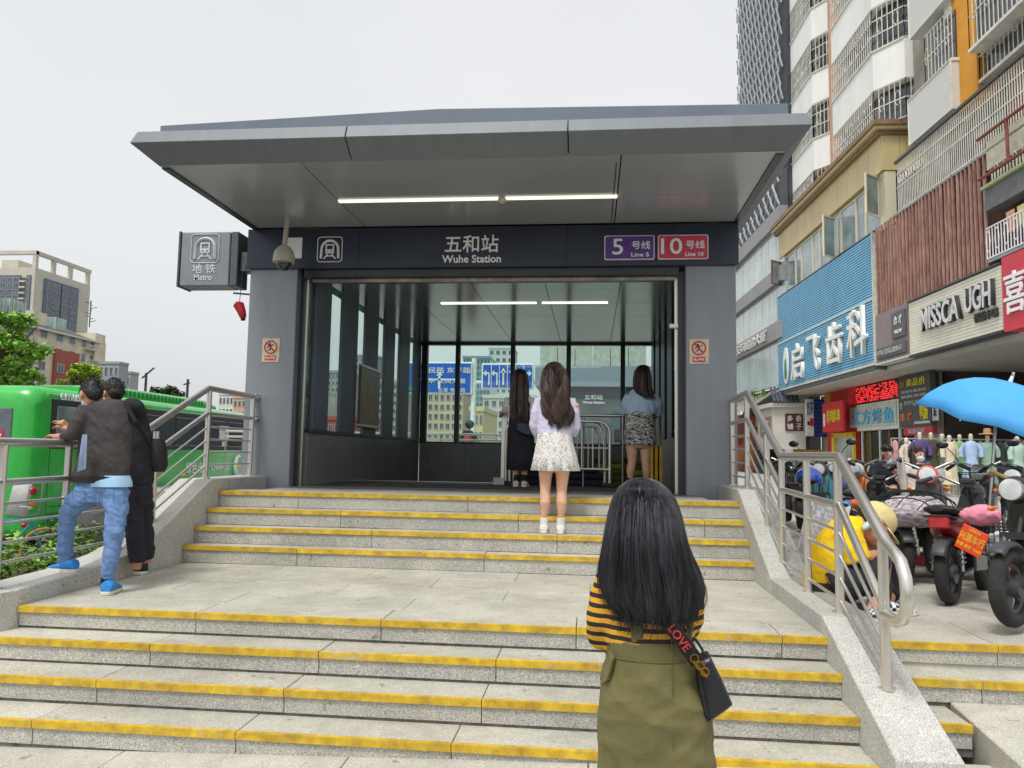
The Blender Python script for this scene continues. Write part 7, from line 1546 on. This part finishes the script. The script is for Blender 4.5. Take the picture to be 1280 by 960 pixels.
# B: rear towards the camera with the orange dealer plate
hB = (.62, .78); EB = ebike('red and black electric bike showing its fat rear tyre and an orange dealer plate', (2.53, 5.83, .527), hB, (170, 40, 40), r=.245, basket=None, rearbox=None, mirror=False)
# C: faces the camera with a coral round headlamp; D: netted bag on its rear seat
hC = (-.42, -.9); EC = ebike('electric bike facing the camera with a round coral red headlamp shell', front_at(on(1163, 6.8), hC), hC, (70, 72, 76), lampcol=(214, 92, 76), mirror=False)
hD = (.12, .99); ED = ebike('electric bike with its rear seat loaded behind the man in yellow', on(1128, 6.75), hD, (48, 40, 44), mirror=False)
rowb = [('black electric bike with teal fairing at the left end of the row', 1022, 9.0, (-.5, -.86), (36, 120, 130), None), ('dark electric bike behind the flat part of the right railing', 1000, 10.4, (-.3, -.95), (40, 42, 46), None), ('electric bike with orange frame and chrome headlamp in the middle row', 1066, 10.2, (-.65, -.75), (206, 110, 40), (190, 190, 190)),
        ('black electric bike standing behind the seated woman in black', 1084, 11.2, (-.85, -.5), (36, 37, 40), None), ('electric bike beside the clothes shop end of the row', 1225, 8.3, (-.5, -.86), (60, 62, 66), None), ('white electric bike below the left part of the umbrella', 1196, 7.3, (.55, -.83), (206, 206, 200), None), ('black electric bike right of the umbrella pole', 1268, 7.0, (-.6, -.8), (34, 35, 40), None),
        ('dark electric bike deep in the row by the tea shop pillar', 985, 11.6, (-.2, -.98), (46, 48, 54), None), ('blue electric bike half hidden behind the teal one', 1043, 10.8, (-.4, -.9), (50, 90, 170), None)]
for lb, px, y, h, c_, lc in rowb: ebike(lb, front_at(on(px, y), h), h, c_, lampcol=lc, basket='front' if px in (1000, 1225, 985) else None, mirror=px in (1022, 1225))
# things on the bikes
PLT = thing('dealer_plate', 'orange dealer plate with yellow characters on the tail of the red and black bike', 'plate', onz(1215, 673, 1.0) * 0 + ony(1215, 673, 5.62))
pc = ony(1214.5, 676, 5.50); ux = (ony(1231, 684, 5.44) - ony(1199, 668, 5.56)); L_ = ux.length; ux.normalize(); uz = V((0, 0, 1)) - ux * ux.z; uz.normalize(); un = ux.cross(uz)
B().obox(pc, ux * L_ / 2, un * .004, uz * .085).build('plate', mat('plate_orange', (232, 74, 30), .5, var=.05, scale=6), PLT, bevel=.003); PY_ = mat('plate_yellow', (246, 206, 60), .5)
text('兴源车行', pc + un * .005 + uz * .012, .168, .058, PY_, PLT, xd=ux, ud=uz, depth=.002); text('全新电动车', pc + un * .005 + uz * .065, .08, .022, PY_, PLT, xd=ux, ud=uz, depth=.002); text('专营 维修 13600', pc + un * .005 - uz * .048, .165, .026, PY_, PLT, xd=ux, ud=uz, depth=.002)
BKT = thing('wire_basket', 'black wire basket with crumpled white bags on the rear of the plated bike', 'basket', pc + V((.25, .1, 0)))
bc = ony(1258, 660, 5.85); q = B(); w_, d_, h_ = .20, .16, .18
for z in (-h_, -h_ / 2, 0, h_ * .0 + .02): q.tube([bc + V((x, y, z)) for x, y in ((-w_, -d_), (w_, -d_), (w_, d_), (-w_, d_))], .005, 4, closed=True)
for i in range(12):
    for s in (-1, 1): q.tube([bc + V((-w_ + i * 2 * w_ / 11, s * d_, .02)), bc + V((-w_ + i * 2 * w_ / 11, s * d_, -h_))], .0035, 3)
for i in range(8):
    for s in (-1, 1): q.tube([bc + V((s * w_, -d_ + i * 2 * d_ / 7, .02)), bc + V((s * w_, -d_ + i * 2 * d_ / 7, -h_))], .0035, 3)
q.build('wire_frame', BKB, BKT)
for k, (dx, dy, dz, r_) in enumerate(((-.04, -.04, -.13, .11), (.10, 0, -.14, .10), (.02, .06, -.10, .10))):
    q = B(); q.ell(bc + V((dx, dy, dz)), r_ * 1.2, r_, r_ * .75, 18, 12); o = fused('plastic_bag', q, mat('white_plastic_bag', (206, 208, 212), .35, var=.1, scale=10), None, .012, 2, .022, 22, (1, 1, 1), k * 5)
    tag(o, ('front', 'right', 'rear')[k] + ' crumpled white plastic bag in the wire basket', 'plastic bag', 'plastic bags in the wire basket')
q = B(); c_ = ony(1226, 644, 5.75); q.ell(c_, .14, .11, .075, 20, 12); o = fused('pink_seat_cover', q, mat('pink_cloth', (222, 140, 160), .8, var=.1, scale=8), None, .012, 3, .016, 14); tag(o, 'pink cloth cover lying on the seat above the orange plate', 'cloth')
NB_ = thing('netted_bag', 'pale plaid bag under a black elastic net on the bike behind the man in yellow', 'bag', ony(1140, 640, 6.7)); c_ = ony(1141, 640, 6.7); q = B(); q.ell(c_, .29, .21, .13, 24, 14); q.ell(c_ + V((-.08, -.02, .03)), .17, .16, .11); q.ell(c_ + V((.12, .02, .01)), .15, .15, .12)
fused('bag_body', q, blotch('plaid_cloth', (206, 196, 198), (150, 140, 150), 22, .5, stretch=(1, 1, 3), soft=.12), NB_, .013, 2, .020, 13); q = B()
for k in range(5):
    for s in (-1, 1):
        pts = []
        for i in range(11):
            u = -1.15 + 2.3 * i / 10; v_ = (k - 2) * .5 + s * u * .6; p = V((u, v_, 0)); h = 1 - p.x ** 2 * .72 - p.y ** 2 * .72
            if h > 0: pts.append(c_ + V((u * .31, v_ * .23, .18 * math.sqrt(h))))
        if len(pts) > 2: q.tube(pts, .005, 4)
q.build('elastic_net', BLACK, NB_)
for lb, px, py, y, r_, col in (('shiny blue helmet resting on a bike behind the right railing', 1011, 598, 8.6, .14, (42, 84, 190)), ('black helmet on the dark bike at the left of the row', 992, 585, 9.8, .13, (40, 42, 44))):
    c_ = ony(px, py, y); t = thing('helmet', lb, 'helmet', c_); B().ell(c_, r_, r_ * 1.1, r_ * .85, 20, 12, v1=.62).build('shell', mat('helmet_%d' % col[2], col, .12, coat=.8), t, smooth=True); B().ell(c_ + V((-.03, -.09, -.02)), r_ * .8, r_ * .5, r_ * .45, 14, 8).build('visor', BGL, t, smooth=True)
# red kick scooter
hk = (.93, -.3); KS = thing('kick_scooter', 'red standing scooter with grey deck and pale stem among the bikes', 'scooter', on(1140, 7.2), math.atan2(hk[1], hk[0])); kd = dict(local=True)
b = B(); b.loft([[(x, y * w, z) for y, z in ((-1, .10), (-1, .19), (1, .19), (1, .10))] for x, w in ((-.05, .09), (.05, .14), (.62, .14), (.72, .08))]); b.build('deck_shell', mat('scooter_red', (206, 84, 74), .35, coat=.3), KS, bevel=.02, seg=2, **kd)
B().box(.04, .62, -.12, .12, .191, .20).build('deck_mat', BKG, KS, bevel=.01, **kd); B().tube([(.02, 0, .18), (-.04, 0, .55), (-.09, 0, 1.0)], .034, 12).build('stem', mat('pale_stem', (206, 204, 194), .4), KS, smooth=True, **kd); B().tube([(-.1, -.24, 1.0), (-.09, 0, 1.02), (-.1, .24, 1.0)], .016, 8).build('handlebar', BKB, KS, smooth=True, **kd)
for x in (-.1, .78): cwheel(KS, (x, 0, .1), .075, .028, TYRE, BKG, cast=4, hubr=.03, wid=.03)
# umbrella on its pole
UM = thing('umbrella', 'bright sky blue umbrella fixed on a pole above the parked bikes', 'umbrella', on(1228, 7.6)); UB_ = mat('umbrella_blue', (72, 162, 226), .7, var=.04, scale=3)
ap = ony(1263, 477, 7.6); tilt = Matrix.Rotation(rad(15), 3, 'Y') @ Matrix.Rotation(rad(13), 3, 'X'); R0 = .74; n = 8; rows = []
for k in range(7):
    u = k / 6; ring = []
    for j in range(n * 4):
        a = 2 * math.pi * j / (n * 4); am = (j % 4) / 4 * 2 * math.pi / n; sc_ = math.cos(math.pi / n) / math.cos(am - math.pi / n) * (1 - .03 * u * (1 - abs(((j % 4) - 2) / 2))); rr_ = R0 * math.sin(u * 1.2) / math.sin(1.2) * sc_; z = -.43 * (1 - math.cos(u * 1.2)) / (1 - math.cos(1.2)) + .03 * u * (1 - abs(((j % 4) - 2) / 2)); ring.append(ap + tilt @ V((rr_ * math.cos(a), rr_ * math.sin(a), z)))
    rows.append(ring)
o = B().loft(rows, True, False).build('canopy', UB_, UM, smooth=True, ang=16); o.modifiers.new('sol', 'SOLIDIFY').thickness = .003
for j in range(n):
    a = 2 * math.pi * j / n; B().tube([ap + tilt @ V((R0 * math.sin(u * 1.2) / math.sin(1.2) * math.cos(a), R0 * math.sin(u * 1.2) / math.sin(1.2) * math.sin(a), -.43 * (1 - math.cos(u * 1.2)) / (1 - math.cos(1.2)) - .012)) for u in (0.02, .35, .7, 1.0)], .004, 4).build('rib', STEEL, UM)
B().tube([ap + tilt @ V((0, 0, .08)), ap + tilt @ V((0, 0, -.4)), on(1230, 7.6, .75)], .014, 8).build('pole', STEEL, UM, smooth=True); B().tube([ap, ap + tilt @ V((0, 0, .09))], [.02, .01], 8).build('ferrule', WHITE, UM)
# white text board leaning by the railing
WBD = thing('notice_board', 'white notice board with rows of small black writing leaning behind the right railing', 'notice board', (1.74, 6.3, .53))
p0, p1 = V((1.72, 5.95, .54)), V((1.72, 6.95, .54)); tl_ = V((.16, 0, .66)); nb = V((.004, 0, 0))
B().loft([[p0, p1, p1 + tl_, p0 + tl_], [p + V((.03, 0, -.005)) for p in (p0, p1, p1 + tl_, p0 + tl_)]]).build('board', mat('board_white', (214, 214, 216), .5), WBD)
q = B(); random.seed(2)
for i in range(15):
    y = 6.85 - i * .06; z = .93
    for j in range(16):
        if random.random() < .8: t_ = .95 - j * .055; c_ = V((1.72, y, .54)) + tl_ * t_ - V((.004, 0, 0)); q.obox(c_, V((0, .012, 0)), V((.001, 0, 0)), tl_ * .018)
q.build('writing', mat('ink_grey', (164, 164, 170), .7), WBD, kind='stuff')
q = B(); q.tube([p0 + tl_, p1 + tl_], .012, 6); q.build('black_edge', BLACK, WBD)
RE = thing('reflector_cluster', 'coloured straps and reflectors heaped on a bike behind the man in yellow', 'straps', ony(1068, 632, 7.4))
for k, (px, py, col) in enumerate(((1058, 632, (60, 140, 200)), (1068, 630, (220, 80, 40)), (1076, 634, (60, 140, 60)), (1085, 632, (190, 40, 60)), (1050, 634, (40, 90, 170)))): c_ = ony(px, py, 7.4); B().ell(c_, .06, .05, .045, 12, 8).build('strap_bundle', mat('strap_%d' % k, col, .5, var=.2, scale=20), RE, smooth=True)

# ================================================================== PEOPLE ON THE PLAZA
# ---- man in yellow shirt and cap, sitting low on the kerb with his phone ----
f = Fig(5.35); f.P = lambda px, py, dy=0: ony(px, py, 5.35 + dy + .30 * min(1, max(0, (775 - py) / 45))); P, R = f.P, f.R
YM = thing('person', 'man in yellow shirt and beige cap crouched over his phone beside the right railing', 'person', (1.8, 5.35, .53))
hc = P(1095, 655, 0); b = B(); MY = headpts(b, hc, R(52), (.70, -.12, -.72), (.6, .1, .75)); b.tube([P(1082, 655), P(1066, 662, .02)], [R(13), R(15)])
f.rings(b, [(1054, 665, 14, 12), (1044, 690, 18, 14), (1040, 715, 19, 14), (1040, 738, 20, 14)])
f.T(b, [(1058, 668, -.10, 13), (1066, 700, -.14, 11), (1083, 697, -.12, 8), (1096, 694, -.08, 7)]); hand(b, P(1093, 694, -.08), (.9, .1, .1), (0, 0, 1), .125, .7)
f.T(b, [(1058, 668, .16, 13), (1072, 702, .16, 9), (1082, 685, .05, 7), (1085, 676, .02, 6.5)]); hand(b, P(1083, 684, .02), (.1, -.05, 1), (.9, 0, .2), .13, .75)
for pts in ([(1040, 738, -.08, 20), (1078, 722, -.12, 17), (1108, 706, -.14, 13), (1102, 740, -.1, 9), (1089, 766, -.06, 7), (1090, 775, -.06, 6)], [(1044, 738, .14, 20), (1085, 716, .16, 17), (1115, 702, .14, 13), (1114, 730, .12, 9), (1109, 756, .12, 7), (1110, 765, .12, 6)]): f.T(b, pts)
fused('body', b, SKIN2, YM, .007, 3)
face(YM, hc, R(52), MY); q = B(); q.ell(P(1084, 657, -.085), R(7), R(4), R(8), 14, 8, MY); q.build('face_mask', mat('blue_mask', (176, 196, 206), .8), YM, smooth=True)
YS = mat('yellow_cotton', (244, 206, 20), .85, var=.1, scale=6, bump=.3, bscale=220, col2=(222, 176, 16))
b = B(); f.rings(b, [(1062, 645, 15, 13), (1058, 655, 22, 18), (1050, 672, 27, 21), (1042, 692, 30, 23), (1037, 712, 31, 24), (1034, 730, 29, 22), (1034, 737, 26, 19)]); f.T(b, [(1058, 664, -.10, 17), (1066, 685, -.14, 17), (1073, 701, -.15, 16)]); f.T(b, [(1062, 664, .16, 15), (1072, 688, .16, 14)])
fused('yellow_shirt', b, YS, YM, .009, 3, .008, 12, (1, 1, 1), 12)
b = B(); f.rings(b, [(1038, 722, 27, 20), (1038, 738, 30, 23), (1040, 752, 25, 19)]); f.T(b, [(1040, 738, -.08, 22), (1078, 722, -.12, 20), (1108, 706, -.14, 16), (1104, 730, -.11, 14), (1096, 752, -.08, 12)]); f.T(b, [(1044, 738, .14, 22), (1085, 716, .16, 20), (1115, 702, .14, 16), (1114, 728, .12, 14), (1111, 745, .12, 12)])
fused('black_trousers', b, TR, YM, .009, 3, .007, 12, (1, 1, 1), 3)
CAPM = mat('beige_cap', (212, 198, 142), .85, var=.08, scale=8, bump=.3, bscale=200); Mi = MY; h = R(52)
b = B(); b.ell(hc + Mi @ V((0, -.05 * h, .14 * h)), h * .36, h * .45, h * .37, 22, 12, Mi, 0, .56); cp = b.build('cap', CAPM, YM, smooth=True)
b = B(); rows = []
for k in range(9): a = rad(-62 + 124 * k / 8); rows.append([hc + Mi @ V((.36 * h * math.sin(a), .36 * h * math.cos(a) + dd, (.10 - .06 * dd / (.3 * h) - .05 * abs(math.sin(a))) * h)) for dd in (0, .16 * h, .31 * h * (1 - .35 * abs(math.sin(a))))])
b.loft(rows, False, False, False); o = b.build('visor', CAPM, cp, smooth=True); o.modifiers.new('sol', 'SOLIDIFY').thickness = .008
B().ell(hc + Mi @ V((0, -.48 * h, .02 * h)), .12 * h, .04 * h, .09 * h, 12, 8, Mi).build('cap_strap_gap', BLACK, cp, smooth=True); B().ell(hc + Mi @ V((0, -.06 * h, .56 * h)), .03 * h).build('button', CAPM, cp)
b = B(); b.ell(hc + Mi @ V((0, -.12 * h, .02 * h)), .345 * h, .40 * h, .25 * h, 18, 10, Mi); b.build('hair', HB, YM, smooth=True)
CHK = mat('checked_shoe', (206, 206, 206), .7); t_ = CHK.node_tree; ck = t_.nodes.new('ShaderNodeTexChecker'); ck.inputs['Scale'].default_value = 42; ck.inputs[1].default_value = (.7, .7, .7, 1); ck.inputs[2].default_value = (.02, .03, .07, 1); tcn = t_.nodes.new('ShaderNodeTexCoord'); t_.links.new(tcn.outputs['Object'], ck.inputs[0]); t_.links.new(ck.outputs[0], t_.nodes['Principled BSDF'].inputs['Base Color'])
h0 = onz(1083, 776, .53); shoe('shoe', h0, h0 + V((.23, -.02, 0)), .10, .085, (CHK, WSO), YM); h0 = onz(1101, 767, .53); shoe('shoe', h0, h0 + V((.23, 0, 0)), .10, .085, (CHK, WSO), YM)
PH = thing('phone', 'white phone in the hand of the man in yellow', 'phone', P(1113, 692, -.1)); B().obox(P(1115, 692, -.08), V((.06, 0, -.02)), V((0, .035, .01)), V((.001, 0, .005))).build('phone_body', WHITE, PH, bevel=.002); B().obox(P(1115, 692, -.08) + V((0, 0, .007)), V((.054, 0, -.018)), V((0, .031, .009)), V((0, 0, .001))).build('screen', BGL, PH)
def sitter(label, px, py, y, gaze, shirt, hairm, mask=False, long=False, hpx=18):
    """a seated figure facing the lens: head centre at px, py"""
    f = Fig(y); P, R = f.P, f.R; k = hpx; t = thing('person', label, 'person', V((P(px, py).x, y, .53))); hc = P(px, py); b = B(); M_ = headpts(b, hc, R(k), gaze); b.tube([P(px, py + k * .4), P(px, py + k * .75)], R(k * .2))
    f.rings(b, [(px, py + k * .7, k * .6, k * .4), (px, py + k * 1.3, k * .75, k * .45), (px, py + k * 2.4, k * .7, k * .5)])
    f.T(b, [(px - k * .8, py + k * .95, 0, k * .26), (px - k * 1.0, py + k * 1.9, -.08, k * .22), (px - k * .4, py + k * 2.3, -.25, k * .17)]); f.T(b, [(px + k * .8, py + k * .95, 0, k * .26), (px + k * 1.0, py + k * 1.8, -.1, k * .22), (px + k * .35, py + k * 1.1, -.22, k * .16)])
    hand(b, P(px - k * .4, py + k * 2.3, -.25), (.8, -.3, 0), (0, 0, -1), .12, .6); hand(b, P(px + k * .35, py + k * 1.1, -.22), (-.5, -.2, .8), (0, 1, 0), .12, .7)
    for s in (-1, 1): f.T(b, [(px + s * k * .4, py + k * 2.5, 0, k * .38), (px + s * k * .5, py + k * 2.7, -.38, k * .30), (px + s * k * .5, py + k * 4.4, -.36, k * .2)])
    fused('body', b, SKIN, t, .011, 3); face(t, hc, R(k), M_, MATS['surgical_mask'] if mask else None)
    b = B(); f.rings(b, [(px, py + k * .58, k * .45, k * .35), (px, py + k * .72, k * .8, k * .5), (px, py + k * 1.4, k * .95, k * .6), (px, py + k * 2.5, k * .9, k * .65)]); f.T(b, [(px - k * .8, py + k * .95, 0, k * .36), (px - k * 1.05, py + k * 1.75, -.07, k * .34)]); f.T(b, [(px + k * .8, py + k * .95, 0, k * .36), (px + k * 1.05, py + k * 1.7, -.09, k * .34)]); fused('top', b, shirt, t, .012, 3, .008, 14)
    b = B(); f.rings(b, [(px, py + k * 2.3, k * .8, k * .6), (px, py + k * 2.8, k * .85, k * .65)]); [f.T(b, [(px + s * k * .4, py + k * 2.6, 0, k * .45), (px + s * k * .5, py + k * 2.8, -.38, k * .38), (px + s * k * .5, py + k * 4.2, -.36, k * .26)]) for s in (-1, 1)]; fused('trousers', b, TR, t, .012, 3)
    for s in (-1, 1): h0 = V((P(px + s * k * .5, py).x, y - .34, .532)); shoe('shoe', h0, h0 + V((0, -.2, 0)), .09, .08, (DSH, WSO), t)
    shorthair(t, hc, R(k), M_, hairm, int(px), 90)
    if long:
        b = B()
        for s in (-1, 1): b.tube([hc + M_ @ V((s * .33 * R(k), -.05 * R(k), .1 * R(k))), hc + M_ @ V((s * .42 * R(k), -.02 * R(k), -.6 * R(k))), hc + M_ @ V((s * .45 * R(k), .12 * R(k), -1.3 * R(k)))], [R(k) * .12, R(k) * .2, R(k) * .08], 10)
        b.build('long_hair', hairm, t, smooth=True)
    return t
BTS = mat('black_tshirt', (30, 31, 36), .85, var=.2, scale=10); WTS = mat('white_top_cloth', (206, 202, 196), .85, var=.1, scale=10)
sitter('woman in black printed shirt with short hair seated among the bikes', 1109, 566, 9.9, (.1, -1, -.25), BTS, HB)
sitter('woman in white top with face mask and long brown hair seated by the coral headlamp', 1146, 568, 9.6, (.55, -.8, .05), WTS, HBR, True, True, 19)
sitter('person with dark hair sitting behind the left end of the bike row', 1019, 573, 13.2, (-.3, -1, -.3), mat('grey_blue_shirt', (150, 170, 190), .85, var=.1), HB, hpx=15); sitter('person with reddish hair sitting close beside the dark haired one', 1034, 575, 13.6, (.3, -1, -.2), WTS, HBR, hpx=14)
q = B(); c_ = ony(1113, 580, 9.6); o = B().tube([c_ + V((-.03, 0, -.05)), c_ + V((.02, 0, .06))], [.022, .028], 12).build('cup', mat('pale_blue_cup', (160, 190, 214), .4), None, smooth=True); tag(o, 'pale blue cup held by the woman in the black shirt', 'cup')
bpy.data.scenes.remove(TMP)
